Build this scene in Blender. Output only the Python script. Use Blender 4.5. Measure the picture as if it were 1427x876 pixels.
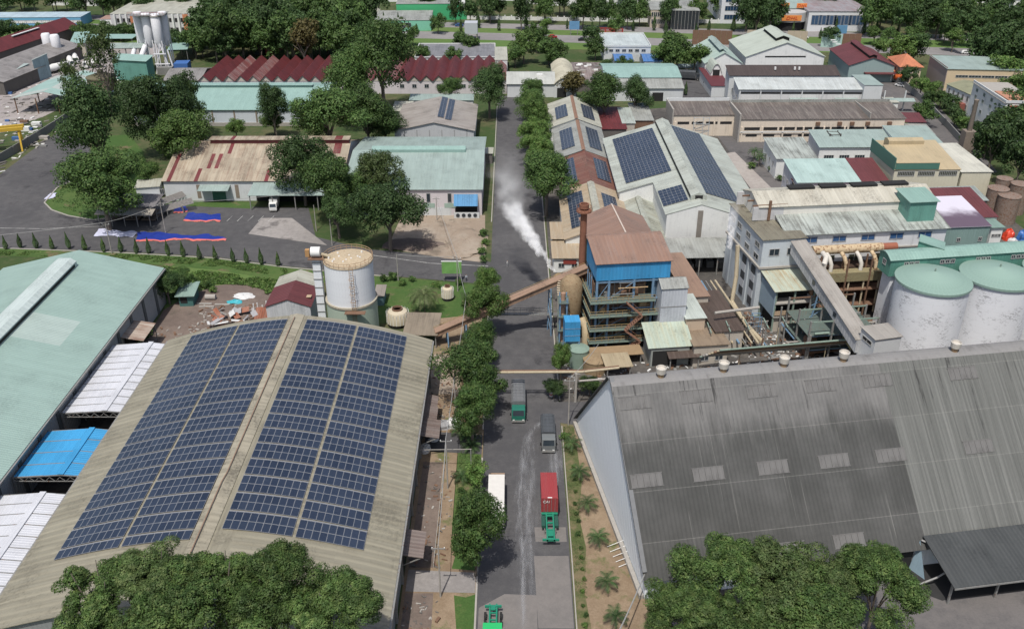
import bpy, math, random
from math import sin, cos, tan, pi, radians, sqrt, atan2, floor
from mathutils import Vector, Matrix, noise as mnoise

for o in list(bpy.data.objects):
    bpy.data.objects.remove(o)
S = bpy.context.scene
COL = S.collection

# ------------------------------------------------------------------ camera, sky, sun, exposure
F_PX, PITCH, CAM_H = 1290.0, radians(28.2), 92.0
cam_data = bpy.data.cameras.new('camera')
cam_data.sensor_fit = 'HORIZONTAL'
cam_data.sensor_width = 36.0
cam_data.lens = 36.0 * F_PX / 1427.0
cam_data.clip_start = 1.0
cam_data.clip_end = 9000.0
cam = bpy.data.objects.new('camera', cam_data)
cam.location = (0, 0, CAM_H)
cam.rotation_euler = (radians(90) - PITCH, 0, 0)
COL.objects.link(cam)
S.camera = cam

SUN_DIR = Vector((-0.11, -0.42, 0.90)).normalized()      # towards the sun: nearly overhead
world = bpy.data.worlds.new('World')
S.world = world
world.use_nodes = True
wn = world.node_tree
for n in list(wn.nodes):
    wn.nodes.remove(n)
w_out = wn.nodes.new('ShaderNodeOutputWorld')
w_bg = wn.nodes.new('ShaderNodeBackground')
w_sky = wn.nodes.new('ShaderNodeTexSky')
w_sky.sky_type = 'NISHITA'
w_sky.sun_disc = False
w_sky.sun_elevation = math.asin(SUN_DIR.z)
w_sky.sun_rotation = atan2(SUN_DIR.x, SUN_DIR.y)
w_sky.air_density = 1.0
w_sky.dust_density = 3.0
w_bg.inputs['Strength'].default_value = 0.105
wn.links.new(w_sky.outputs[0], w_bg.inputs[0])
wn.links.new(w_bg.outputs[0], w_out.inputs[0])

sun_data = bpy.data.lights.new('sun', 'SUN')
sun_data.energy = 3.6
sun_data.angle = radians(0.53)
sun_data.color = (1.0, 0.96, 0.9)
sun = bpy.data.objects.new('sun', sun_data)
sun.rotation_euler = SUN_DIR.to_track_quat('Z', 'Y').to_euler()
sun.location = (0, 0, 300)
COL.objects.link(sun)

S.view_settings.view_transform = 'Standard'
S.view_settings.look = 'None'
S.view_settings.gamma = 1.0
S.view_settings.exposure = 0.12
S.view_settings.use_curve_mapping = False
S.render.engine = 'CYCLES'
S.render.resolution_x = 1024
S.render.resolution_y = 628
S.cycles.max_bounces = 8
S.cycles.diffuse_bounces = 3
S.cycles.glossy_bounces = 2
S.cycles.volume_bounces = 6
S.cycles.transparent_max_bounces = 8

# ------------------------------------------------------------------ pixel -> place
CP, SP = cos(PITCH), sin(PITCH)
def P(px, py, h=0.0):
    """photograph pixel -> the point of that ray at height h above the ground"""
    a = (px - 713.5) / F_PX
    b = -(py - 438.0) / F_PX
    d = Vector((a, CP + b * SP, -SP + b * CP))
    t = (CAM_H - h) / -d.z
    return Vector((d.x * t, d.y * t, h))
def depth_at(p):
    return p.y * CP + (CAM_H - p.z) * SP
def px_m(p):
    """pixels per metre at a place"""
    return F_PX / depth_at(p)
def V(*a):
    return Vector(a)

# ------------------------------------------------------------------ mesh builder
class MB:
    def __init__(self):
        self.v = []; self.f = []
    def add(self, vs, fs):
        b = len(self.v)
        self.v.extend([(p[0], p[1], p[2]) for p in vs])
        self.f.extend([tuple(b + i for i in f) for f in fs])
        return self
    def poly(self, pts):
        return self.add(pts, [tuple(range(len(pts)))])
    def box(self, x0, y0, z0, x1, y1, z1):
        vs = [(x0,y0,z0),(x1,y0,z0),(x1,y1,z0),(x0,y1,z0),(x0,y0,z1),(x1,y0,z1),(x1,y1,z1),(x0,y1,z1)]
        return self.add(vs, [(0,3,2,1),(4,5,6,7),(0,1,5,4),(1,2,6,5),(2,3,7,6),(3,0,4,7)])
    def beam(self, p, q, w, h=None):
        h = h or w
        p, q = Vector(p), Vector(q)
        d = (q - p)
        if d.length < 1e-6: return self
        d.normalize()
        s = d.cross(Vector((0,0,1)))
        if s.length < 1e-3: s = Vector((1,0,0))
        s.normalize(); u = s.cross(d).normalized()
        s = s * w / 2; u = u * h / 2
        vs = [p-s-u, p+s-u, p+s+u, p-s+u, q-s-u, q+s-u, q+s+u, q-s+u]
        return self.add(vs, [(0,1,2,3),(7,6,5,4),(0,4,5,1),(1,5,6,2),(2,6,7,3),(3,7,4,0)])
    def tube(self, pts, r, n=8, cap=True, rs=None):
        pts = [Vector(p) for p in pts]
        rings = []
        for i, p in enumerate(pts):
            a = pts[max(i-1, 0)]; b = pts[min(i+1, len(pts)-1)]
            d = (b - a).normalized()
            s = d.cross(Vector((0,0,1)))
            if s.length < 1e-3: s = d.cross(Vector((0,1,0)))
            s.normalize(); u = d.cross(s)
            rr = rs[i] if rs else r
            rings.append([p + s*rr*cos(2*pi*k/n) + u*rr*sin(2*pi*k/n) for k in range(n)])
        b = len(self.v)
        for ring in rings: self.v.extend([tuple(q) for q in ring])
        for i in range(len(rings)-1):
            for k in range(n):
                k2 = (k+1) % n
                self.f.append((b+i*n+k, b+i*n+k2, b+(i+1)*n+k2, b+(i+1)*n+k))
        if cap:
            self.f.append(tuple(b+k for k in reversed(range(n))))
            e = b + (len(rings)-1)*n
            self.f.append(tuple(e+k for k in range(n)))
        return self
    def lathe(self, prof, n=32, c=(0,0)):
        """prof: list of (r, z)"""
        b = len(self.v)
        for r, z in prof:
            for k in range(n):
                self.v.append((c[0]+r*cos(2*pi*k/n), c[1]+r*sin(2*pi*k/n), z))
        for i in range(len(prof)-1):
            for k in range(n):
                k2 = (k+1) % n
                self.f.append((b+i*n+k, b+i*n+k2, b+(i+1)*n+k2, b+(i+1)*n+k))
        if prof[0][0] > 1e-4: self.f.append(tuple(b+k for k in reversed(range(n))))
        if prof[-1][0] > 1e-4: self.f.append(tuple(b+(len(prof)-1)*n+k for k in range(n)))
        return self
    def prism(self, poly, z0, z1):
        n = len(poly)
        vs = [(p[0], p[1], z0) for p in poly] + [(p[0], p[1], z1) for p in poly]
        fs = [tuple(reversed(range(n))), tuple(range(n, 2*n))]
        fs += [(i, (i+1) % n, n+(i+1) % n, n+i) for i in range(n)]
        return self.add(vs, fs)
    def slab(self, a, b, c, d, t):
        """four corners counter-clockwise seen from above, thickness t downwards"""
        vs = [Vector(p) for p in (a, b, c, d)]
        n = (vs[1]-vs[0]).cross(vs[3]-vs[0]).normalized()
        lo = [p - n*t for p in vs]
        return self.add(vs + lo, [(0,1,2,3),(7,6,5,4),(0,4,5,1),(1,5,6,2),(2,6,7,3),(3,7,4,0)])
    def mesh(self, name, mat, smooth=False):
        me = bpy.data.meshes.new(name)
        me.from_pydata(self.v, [], self.f)
        uvl = me.uv_layers.new(name='uv')
        uv = []
        co = self.v
        for f in self.f:
            a, b, c = Vector(co[f[0]]), Vector(co[f[1]]), Vector(co[f[2]])
            n = (b-a).cross(c-b)
            if n.length < 1e-9 and len(f) > 3:
                n = (c-b).cross(Vector(co[f[3]])-c)
            if n.length < 1e-9: n = Vector((0,0,1))
            n.normalize()
            if abs(n.z) > 0.995:
                t, s = Vector((1,0,0)), Vector((0,1,0))
            else:
                t = Vector((-n.y, n.x, 0)).normalized(); s = n.cross(t)
            for i in f:
                p = Vector(co[i]); uv.extend((p.dot(t), p.dot(s)))
        uvl.data.foreach_set('uv', uv)
        if mat: me.materials.append(mat)
        if smooth:
            me.polygons.foreach_set('use_smooth', [len(f) <= 4 for f in self.f])
            me.update(); me.set_sharp_from_angle(angle=radians(40))
        me.update()
        return me
    def build(self, name, mat, parent=None, smooth=False):
        o = bpy.data.objects.new(name, self.mesh(name, mat, smooth))
        COL.objects.link(o)
        if parent: o.parent = parent
        return o

def tag(o, label=None, cat=None, group=None, kind=None):
    if label: o['label'] = label
    if cat: o['category'] = cat
    if group: o['group'] = group
    if kind: o['kind'] = kind
    return o
def empty(name, loc=(0,0,0), rz=0.0, label=None, cat=None, group=None):
    o = bpy.data.objects.new(name, None)
    o.location = loc; o.rotation_euler = (0, 0, rz)
    o.empty_display_size = 0.5
    COL.objects.link(o)
    return tag(o, label, cat, group)
def inst(o, parent=None, loc=None, rz=None, sc=None):
    c = o.copy(); COL.objects.link(c)
    if parent is not None: c.parent = parent
    if loc is not None: c.location = loc
    if rz is not None: c.rotation_euler = (0, 0, rz)
    if sc is not None: c.scale = sc
    return c
def obj_from(me, name, parent=None, loc=(0,0,0), rot=(0,0,0), sc=(1,1,1)):
    o = bpy.data.objects.new(name, me); COL.objects.link(o)
    if parent: o.parent = parent
    o.location = loc; o.rotation_euler = rot; o.scale = sc
    return o
def kids(o):
    return [c for c in COL.objects if c.parent == o]
def copy_tree(o, parent=None, loc=None, rz=None, label=None, sc=None):
    c = inst(o, None, loc, rz, sc)
    c.parent = parent
    if label: c['label'] = label
    for ch in o.children: copy_tree(ch, c)
    return c

# ------------------------------------------------------------------ materials
class NT:
    def __init__(self, name):
        self.m = bpy.data.materials.new(name); self.m.use_nodes = True
        self.t = self.m.node_tree
        for n in list(self.t.nodes): self.t.nodes.remove(n)
        self.out = self.n('ShaderNodeOutputMaterial')
        self.b = self.n('ShaderNodeBsdfPrincipled')
        self.t.links.new(self.b.outputs[0], self.out.inputs[0])
    def n(self, t, **k):
        n = self.t.nodes.new(t)
        for a, v in k.items(): setattr(n, a, v)
        return n
    def l(self, a, b): self.t.links.new(a, b)
    def put(self, sock, v):
        if hasattr(v, 'is_output') or isinstance(v, bpy.types.NodeSocket): self.l(v, sock)
        elif isinstance(v, (tuple, list)) and len(v) == 3 and sock.type == 'RGBA': sock.default_value = (*v, 1)
        else: sock.default_value = v
    def math(self, op, a, b=None, c=None, clamp=False):
        n = self.n('ShaderNodeMath', operation=op, use_clamp=clamp)
        self.put(n.inputs[0], a)
        if b is not None: self.put(n.inputs[1], b)
        if c is not None: self.put(n.inputs[2], c)
        return n.outputs[0]
    def mix(self, f, a, b, mode='MIX'):
        n = self.n('ShaderNodeMix', data_type='RGBA', blend_type=mode)
        self.put(n.inputs[0], f); self.put(n.inputs[6], a); self.put(n.inputs[7], b)
        return n.outputs[2]
    def ramp(self, f, lo, hi, a=0.0, b=1.0):
        n = self.n('ShaderNodeMapRange', interpolation_type='SMOOTHSTEP')
        self.put(n.inputs[0], f); n.inputs[1].default_value = lo; n.inputs[2].default_value = hi
        n.inputs[3].default_value = a; n.inputs[4].default_value = b
        return n.outputs[0]
    def noise(self, vec, scale, detail=3.0, rough=0.6):
        n = self.n('ShaderNodeTexNoise')
        if vec is not None: self.l(vec, n.inputs['Vector'])
        n.inputs['Scale'].default_value = scale; n.inputs['Detail'].default_value = detail
        n.inputs['Roughness'].default_value = rough
        return n.outputs['Fac']
    def uv(self):
        if not hasattr(self, '_uv'):
            n = self.n('ShaderNodeUVMap'); n.uv_map = 'uv'
            s = self.n('ShaderNodeSeparateXYZ'); self.l(n.outputs[0], s.inputs[0])
            self._uv = (n.outputs[0], s.outputs[0], s.outputs[1])
        return self._uv
    def pos(self):
        if not hasattr(self, '_p'):
            self._p = self.n('ShaderNodeNewGeometry').outputs['Position']
        return self._p
    def objc(self):
        if not hasattr(self, '_o'):
            self._o = self.n('ShaderNodeTexCoord').outputs['Object']
        return self._o
    def rnd(self):
        return self.n('ShaderNodeObjectInfo').outputs['Random']
    def comb(self, x, y, z=0.0):
        n = self.n('ShaderNodeCombineXYZ')
        self.put(n.inputs[0], x); self.put(n.inputs[1], y); self.put(n.inputs[2], z)
        return n.outputs[0]
    def white(self, vec):
        n = self.n('ShaderNodeTexWhiteNoise', noise_dimensions='3D'); self.l(vec, n.inputs[0])
        return n.outputs[0]
    def scale(self, col, f):
        n = self.n('ShaderNodeVectorMath', operation='SCALE')
        self.put(n.inputs[0], col); self.put(n.inputs[3], f)
        return n.outputs[0]
    def bump(self, h, dist=0.05, strength=0.5):
        n = self.n('ShaderNodeBump'); n.inputs['Strength'].default_value = strength
        n.inputs['Distance'].default_value = dist; self.l(h, n.inputs['Height'])
        self.l(n.outputs[0], self.b.inputs['Normal'])
    def done(self, col, rough=0.7, metal=0.0, spec=0.4):
        self.put(self.b.inputs['Base Color'], col)
        self.put(self.b.inputs['Roughness'], rough)
        self.b.inputs['Metallic'].default_value = metal
        self.b.inputs['Specular IOR Level'].default_value = spec
        return self.m

def srgb(r, g, b, k=1.0):
    f = lambda c: (c/12.92 if c <= 0.04045 else ((c+0.055)/1.055)**2.4)
    return tuple(min(0.85, f(c/255.0)*k) for c in (r, g, b))

_M = {}
def metal(name, c1, c2=None, streak=0.5, patch=None, rib=0.9, sheet=0.10, rust=0.0, rough=0.55, dirt=0.25, ribs=0.5):
    """profiled sheet: ribs run up the slope, streaks and sheets follow them"""
    if name in _M: return _M[name]
    t = NT(name); uvv, u, v = t.uv()
    c2 = c2 or tuple(x*0.55 for x in c1)
    streak = min(1.0, streak*1.25); dirt = min(0.8, dirt*1.6); sheet *= 1.4
    ph = t.math('MULTIPLY', u, 2*pi/rib)
    wave = t.math('SINE', ph)
    wv = t.math('POWER', t.math('ABSOLUTE', wave), 4.0)
    su = t.math('FLOOR', t.math('DIVIDE', u, 1.05)); sv = t.math('FLOOR', t.math('DIVIDE', v, 6.0))
    sid = t.white(t.comb(su, sv, 3.0))
    st = t.noise(t.comb(t.math('MULTIPLY', u, 1.6), t.math('MULTIPLY', v, 0.09)), 1.0, 4.0, 0.65)
    bl = t.noise(uvv, 0.16, 4.0, 0.6)
    fn = t.noise(uvv, 2.5, 3.0, 0.7)
    f = t.ramp(t.math('ADD', t.math('MULTIPLY', st, 0.65), t.math('MULTIPLY', bl, 0.35)), 0.42, 0.66, 0.0, streak)
    col = t.mix(f, c1, c2)
    if patch:
        pc, prob, cu, cv = patch
        pid = t.white(t.comb(t.math('FLOOR', t.math('DIVIDE', u, cu)), t.math('FLOOR', t.math('DIVIDE', v, cv)), 9.0))
        col = t.mix(t.math('LESS_THAN', pid, prob), col, pc)
    if rust > 0:
        r = t.ramp(t.math('ADD', t.math('MULTIPLY', st, 0.5), t.math('MULTIPLY', t.noise(uvv, 0.35, 5.0, 0.7), 0.5)), 0.60-0.2*rust, 0.72-0.1*rust, 0.0, min(1.0, 0.4+rust))
        col = t.mix(r, col, (0.13, 0.055, 0.03))
    col = t.mix(t.ramp(t.math('MULTIPLY', bl, fn), 0.24, 0.4, 0.0, dirt), col, tuple(x*0.35 for x in c1))
    k = t.math('ADD', t.math('MULTIPLY_ADD', sid, sheet, 1.0-sheet*0.5), t.math('MULTIPLY', wv, -0.10*ribs))
    col = t.scale(col, t.math('MULTIPLY', k, t.math('MULTIPLY_ADD', fn, 0.16, 0.92)))
    t.bump(t.math('MULTIPLY', wave, 1.0), 0.04, ribs)
    _M[name] = t.done(col, rough, 0.0, 0.35)
    return _M[name]

def wall(name, c1, stain=0.35, c2=None, rough=0.85, rib=0.0, drip=0.5):
    """painted masonry or sheet with rain streaks running down from the top and dirt"""
    if name in _M: return _M[name]
    t = NT(name); uvv, u, v = t.uv()
    c2 = c2 or tuple(x*0.35 for x in c1)
    st = t.noise(t.comb(t.math('MULTIPLY', u, 1.3), t.math('MULTIPLY', v, 0.12)), 1.0, 5.0, 0.7)
    bl = t.noise(uvv, 0.3, 5.0, 0.65)
    fn = t.noise(uvv, 3.0, 3.0, 0.7)
    f = t.ramp(t.math('ADD', t.math('MULTIPLY', st, drip), t.math('MULTIPLY', bl, 1.0-drip)), 0.48, 0.72, 0.0, stain)
    col = t.mix(f, c1, c2)
    col = t.scale(col, t.math('MULTIPLY_ADD', fn, 0.2, 0.9))
    if rib > 0:
        w = t.math('SINE', t.math('MULTIPLY', u, 2*pi/rib))
        t.bump(w, 0.03, 0.5)
    else:
        t.bump(fn, 0.02, 0.25)
    _M[name] = t.done(col, rough, 0.0, 0.25)
    return _M[name]

def plain(name, c, rough=0.6, var=0.15, metalv=0.0, spec=0.4, rust=0.0, scale=1.5):
    if name in _M: return _M[name]
    t = NT(name); o = t.objc()
    a = t.noise(o, scale, 4.0, 0.65)
    col = t.scale(c, t.math('MULTIPLY_ADD', a, 2*var, 1.0-var))
    if rust > 0:
        r = t.ramp(t.noise(o, scale*1.7, 5.0, 0.75), 0.62-0.25*rust, 0.72-0.15*rust)
        col = t.mix(r, col, (0.16, 0.065, 0.03))
    _M[name] = t.done(col, rough, metalv, spec)
    return _M[name]

def ground(name, c1, c2, s1=0.05, s2=0.6, lo=0.4, hi=0.62, c3=None, s3=0.25, rough=0.95, fine=0.3, bumpd=0.05):
    if name in _M: return _M[name]
    t = NT(name); p = t.pos()
    a = t.noise(p, s1, 5.0, 0.65); b = t.noise(p, s2, 4.0, 0.7); f = t.noise(p, 4.0, 3.0, 0.7)
    col = t.mix(t.ramp(t.math('ADD', t.math('MULTIPLY', a, 0.6), t.math('MULTIPLY', b, 0.4)), lo, hi), c1, c2)
    if c3:
        col = t.mix(t.ramp(t.noise(p, s3, 5.0, 0.7), 0.55, 0.68), col, c3)
    col = t.scale(col, t.math('MULTIPLY_ADD', f, 2*fine, 1.0-fine))
    t.bump(f, bumpd, 0.5)
    _M[name] = t.done(col, rough, 0.0, 0.2)
    return _M[name]

GLASS = plain('dark_glass', (0.03, 0.04, 0.05), 0.12, 0.3, 0.0, 0.6)
DARK = plain('dark_interior', (0.02, 0.02, 0.02), 0.9, 0.3)
STEEL = plain('grey_steel', (0.22, 0.22, 0.21), 0.5, 0.25, 0.0, 0.4, 0.25)
RUSTST = plain('rusty_steel', (0.17, 0.10, 0.065), 0.8, 0.4)
WHITEP = plain('white_paint', (0.68, 0.68, 0.66), 0.55, 0.08)
CONC = plain('concrete', (0.33, 0.31, 0.28), 0.9, 0.25)
FRAME = plain('window_frame_white', (0.36, 0.36, 0.35), 0.6, 0.1)
GSTEEL = plain('green_steel', (0.21, 0.28, 0.235), 0.6, 0.25, 0, 0.4, 0.2)
BSTEEL = plain('blue_steel', (0.15, 0.25, 0.36), 0.6, 0.25, 0, 0.4, 0.15)
BEIGEP = plain('beige_pipe', (0.42, 0.36, 0.25), 0.6, 0.2, 0, 0.4, 0.2)
TYRE = plain('tyre_rubber', (0.02, 0.02, 0.02), 0.9, 0.3)

# ------------------------------------------------------------------ buildings
def frame(nl, nr, h, far=None, depth=None, ang=None, width=None):
    """nl, nr: photograph pixels of the near edge at height h; far: (px, py, height) of a point on the far edge"""
    A = P(nl[0], nl[1], h); B = P(nr[0], nr[1], h)
    a = atan2(B.y-A.y, B.x-A.x) if ang is None else radians(ang)
    u = Vector((cos(a), sin(a), 0)); v = Vector((-sin(a), cos(a), 0))
    W = (B-A).dot(u) if width is None else width
    D = depth if far is None else (P(*far) - A).dot(v)
    return V(A.x, A.y, 0), a, W, D

class Bld:
    def __init__(self, name, label, cat, fr, group=None):
        self.o, self.a, self.W, self.D = fr
        self.r = empty(name, self.o, self.a, label, cat, group)
        self.mwi = self.r
    def loc(self, p):
        d = Vector((p[0]-self.o.x, p[1]-self.o.y)); c, s = cos(self.a), sin(self.a)
        return Vector((d.x*c + d.y*s, -d.x*s + d.y*c, p[2] if len(p) > 2 else 0))
    def lp(self, px, py, h=0.0):
        return self.loc(P(px, py, h))
    def walls(self, prof, mat, axis='x', x0=None, x1=None, base=0.0, name='wall', y0=0.0, parent=None):
        """prof: points (t, z) across the ridge. axis: direction of the ridge. Walls follow the profile at the two ends"""
        m = MB()
        W = self.W if axis == 'x' else self.D
        a0 = 0.0 if x0 is None else x0; a1 = W if x1 is None else x1
        q = (lambda s, t, z: (s, t, z)) if axis == 'x' else (lambda s, t, z: (t, s, z))
        t0, z0 = prof[0]; t1, z1 = prof[-1]
        for s, fl in ((a0, False), (a1, True)):
            pts = [q(s, t0, base)] + [q(s, t, z-0.02) for t, z in prof] + [q(s, t1, base)]
            if fl != (axis == 'y'): pts.reverse()
            m.poly(pts)
        pf = [q(a0, t0, base), q(a1, t0, base), q(a1, t0, z0-0.02), q(a0, t0, z0-0.02)]
        pb = [q(a1, t1, base), q(a0, t1, base), q(a0, t1, z1-0.02), q(a1, t1, z1-0.02)]
        if axis == 'y': pf.reverse(); pb.reverse()
        m.poly(pf); m.poly(pb)
        return m.build(name, mat, parent or self.r)
    def roof(self, prof, mat, axis='x', x0=None, x1=None, o=0.5, oe=0.4, th=0.12, name='roof', parent=None, smooth=False):
        """extruded profile with overhang o past the eaves and oe past the gable ends"""
        m = MB()
        W = self.W if axis == 'x' else self.D
        a0 = (0.0 if x0 is None else x0) - oe; a1 = (W if x1 is None else x1) + oe
        pr = [Vector((t, z)) for t, z in prof]
        if o > 0:
            d = (pr[0]-pr[1]).normalized(); pr[0] = pr[0] + d*o
            d = (pr[-1]-pr[-2]).normalized(); pr[-1] = pr[-1] + d*o
        for i in range(len(pr)-1):
            (t0, z0), (t1, z1) = pr[i], pr[i+1]
            if axis == 'x':
                m.slab((a0,t0,z0+th), (a1,t0,z0+th), (a1,t1,z1+th), (a0,t1,z1+th), th)
            else:
                m.slab((t0,a0,z0+th), (t1,a0,z1+th), (t1,a1,z1+th), (t0,a1,z0+th), th)
        return m.build(name, mat, parent or self.r, smooth)
    def window(self, face, s, z, w, h, mat=None, fm=None, mull=1, name='window'):
        """face: 'f' near wall, 'l' left wall, 'r' right wall, 'b' far wall; s along the face"""
        m = MB(); p = MB(); t = 0.12; d = 0.10
        m.box(-w/2, -d, -h/2, w/2, 0.02, -h/2+t); m.box(-w/2, -d, h/2-t, w/2, 0.02, h/2)
        m.box(-w/2, -d, -h/2+t, -w/2+t, 0.02, h/2-t); m.box(w/2-t, -d, -h/2+t, w/2, 0.02, h/2-t)
        for k in range(1, mull+1):
            x = -w/2 + w*k/(mull+1); m.box(x-0.05, -d+0.02, -h/2+t, x+0.05, 0.02, h/2-t)
        p.box(-w/2+t, -0.04, -h/2+t, w/2-t, 0.015, h/2-t)
        key = ('win', round(w,2), round(h,2), mull, (mat or GLASS).name, (fm or FRAME).name)
        if key not in _M:
            _M[key] = (m.mesh('window', fm or FRAME), p.mesh('pane', mat or GLASS))
        loc, rz = {'f': ((s,0,z),0), 'l': ((0,s,z),-pi/2), 'r': ((self.W,s,z),pi/2), 'b': ((s,self.D,z),pi)}[face]
        wo = obj_from(_M[key][0], name, self.r, loc, (0,0,rz))
        obj_from(_M[key][1], 'pane', wo)
        return wo
    def windows(self, face, n, s0, s1, z, w, h, **k):
        for i in range(n):
            s = s0 + (s1-s0)*(i/(n-1) if n > 1 else 0.5)
            self.window(face, s, z, w, h, **k)
    def box(self, name, mat, x0, y0, z0, x1, y1, z1, parent=None):
        return MB().box(x0,y0,z0,x1,y1,z1).build(name, mat, parent or self.r)

def gab(D, eh, rh, off=None):
    return [(0, eh), (D/2 if off is None else off, rh), (D, eh)]
def arc(D, eh, rh, n=10):
    return [(D*i/n, eh + (rh-eh)*(1-(2*i/n-1)**2)) for i in range(n+1)]
def sheetpoly(name, pts, z, mat, kind='structure', parent=None, label=None):
    m = MB(); m.poly([(p.x, p.y, z) for p in pts])
    o = m.build(name, mat, parent)
    if kind and not parent: o['kind'] = kind
    return o
def pp(*pts):
    return [P(*p) for p in pts]
def ccw(pts):
    a = sum(pts[i].x*pts[(i+1) % len(pts)].y - pts[(i+1) % len(pts)].x*pts[i].y for i in range(len(pts)))
    return pts if a > 0 else pts[::-1]
# ------------------------------------------------------------------ the setting: ground, roads, yards
G_GRASS = ground('rough_grass', (0.045, 0.075, 0.025), (0.105, 0.10, 0.052), 0.03, 0.4, 0.42, 0.62, fine=0.45)
G_LAWN = ground('lawn_grass', (0.05, 0.10, 0.026), (0.085, 0.125, 0.038), 0.06, 0.8, 0.4, 0.65, c3=(0.15, 0.12, 0.07), s3=0.16, fine=0.45)
G_MEADOW = ground('meadow_grass', (0.085, 0.15, 0.04), (0.11, 0.16, 0.05), 0.02, 0.3, fine=0.25)
G_ASPH = ground('asphalt', (0.072, 0.071, 0.074), (0.108, 0.105, 0.106), 0.045, 0.5, 0.38, 0.66, c3=(0.05, 0.049, 0.052), s3=0.09, fine=0.16, bumpd=0.01)
G_ASPH2 = ground('worn_asphalt', (0.105, 0.10, 0.10), (0.145, 0.135, 0.13), 0.05, 0.7, c3=(0.075, 0.072, 0.072), s3=0.12, fine=0.2, bumpd=0.01)
G_CONC = ground('yard_concrete', (0.22, 0.205, 0.195), (0.30, 0.28, 0.265), 0.06, 0.8, c3=(0.14, 0.13, 0.125), s3=0.12, fine=0.18, bumpd=0.01)
G_DIRT = ground('bare_earth', (0.20, 0.145, 0.095), (0.27, 0.205, 0.14), 0.08, 0.7, c3=(0.12, 0.13, 0.055), s3=0.2, fine=0.3)
G_SAND = ground('sandy_earth', (0.27, 0.215, 0.165), (0.33, 0.28, 0.225), 0.08, 0.6, c3=(0.17, 0.14, 0.11), s3=0.12, fine=0.25)
G_BROWN = ground('brown_yard_earth', (0.135, 0.105, 0.09), (0.19, 0.15, 0.125), 0.09, 0.8, c3=(0.10, 0.085, 0.07), s3=0.2, fine=0.25)
G_DUST = ground('dusty_yard', (0.26, 0.235, 0.225), (0.34, 0.31, 0.30), 0.04, 0.4, c3=(0.16, 0.15, 0.145), s3=0.08, fine=0.25)
G_PLANT = ground('dark_plant_floor', (0.07, 0.066, 0.062), (0.125, 0.113, 0.10), 0.08, 0.8, c3=(0.045, 0.042, 0.04), s3=0.2, fine=0.25)
G_HWY = ground('highway_surface', (0.20, 0.19, 0.19), (0.25, 0.24, 0.235), 0.02, 0.3, fine=0.12, bumpd=0.01)
G_ROADC = ground('road_concrete', (0.155,0.145,0.138), (0.19,0.175,0.165), 0.07, 0.8, c3=(0.12,0.112,0.108), s3=0.1, fine=0.15, bumpd=0.01)
G_PLANTW = ground('paved_path', (0.30, 0.27, 0.25), (0.37, 0.34, 0.31), 0.1, 0.9, fine=0.15)

m = MB(); m.poly([(-2600,-400,0),(2600,-400,0),(2600,4200,0),(-2600,4200,0)])
gr = m.build('ground', G_GRASS); tag(gr, kind='structure')

def zone(name, mat, z, *px):
    return sheetpoly(name, ccw(pp(*px)), z, mat)
def zone_w(name, mat, z, *xy):
    return sheetpoly(name, ccw([V(x, y, 0) for x, y in xy]), z, mat)

zone('asphalt_yard', G_ASPH, 0.03, (-140,356),(-140,310),(0,243),(40,213),(78,186),(100,176),(112,180),(128,212),(118,245),(62,283),(85,299),(130,307),
     (200,300),(225,283),(300,287),(430,290),(440,330),(510,347),(600,355),(655,363),(700,366),(700,398),(540,384),(400,371),(300,358),(160,350),(0,345))
zone_w('road', G_ASPH, 0.045, (-4.6,55),(8.0,55),(8.4,150),(8.0,345),(-5.2,345),(-4.9,180))
zone('concrete_apron', G_CONC, 0.06, (346,326),(365,304),(407,304),(456,342),(400,334))
zone('lawn', G_LAWN, 0.05, (62,283),(72,293),(95,301),(130,307),(178,301),(205,292),(215,268),(200,212),(180,188),(128,190),(128,212),(112,245),(80,262))
zone('lawn', G_LAWN, 0.05, (228,286),(226,279),(350,282),(352,291))
zone('grass_strip', G_LAWN, 0.04, (-140,347),(0,346),(160,352),(300,360),(400,373),(545,386),(700,400),(700,412),(545,400),(400,392),(300,376),(160,364),(0,356),(-140,356))
zone('meadow', G_MEADOW, 0.02, (228,370),(300,372),(400,388),(380,400),(300,398),(270,420),(232,440),(222,400))
zone('garden_lawn', G_LAWN, 0.03, (520,400),(640,404),(650,440),(520,452))
zone('earth_yard', G_BROWN, 0.035, (205,470),(228,432),(262,412),(300,398),(350,392),(385,410),(380,470),(250,490),(140,500))
zone('sandy_ground', G_SAND, 0.055, (560,350),(588,338),(596,318),(600,300),(676,300),(676,366),(620,360))
zone('sandy_ground', G_SAND, 0.03, (560,300),(600,296),(600,330),(540,345))
zone_w('earth_verge', G_DIRT, 0.02, (-14.6,60),(-4.6,60),(-5.0,178),(-15.5,178))
zone_w('grass_patch', G_LAWN, 0.04, (-7.6,60),(-4.9,60),(-4.9,92),(-6.2,91.4),(-7.8,91.8),(-7.2,86))
zone_w('grass_patch', G_LAWN, 0.04, (-8.4,96.8),(-5.0,96.4),(-5.0,103.4),(-8.9,102.6),(-8.0,99.5))
zone_w('grass_patch', G_LAWN, 0.04, (-8.8,104),(-5.0,103),(-5.0,128),(-9.0,127))
zone_w('grass_patch', G_LAWN, 0.04, (-9.0,139),(-5.2,140),(-5.3,166),(-9.0,164))
zone_w('gravel_bed', G_BROWN, 0.03, (-14.4,86),(-10.4,86),(-10.6,92.2),(-14.4,92.2))
zone_w('gravel_bed', G_BROWN, 0.03, (-14.4,97),(-10.9,97),(-11.2,121),(-14.4,121))
zone_w('concrete_apron', G_CONC, 0.05, (-14.4,92.5),(-5.0,92.2),(-5.0,96),(-14.4,96.6))
zone_w('concrete_apron', G_ASPH, 0.05, (-14.6,124),(-5.0,123),(-5.0,128.5),(-14.6,129.5))
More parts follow.
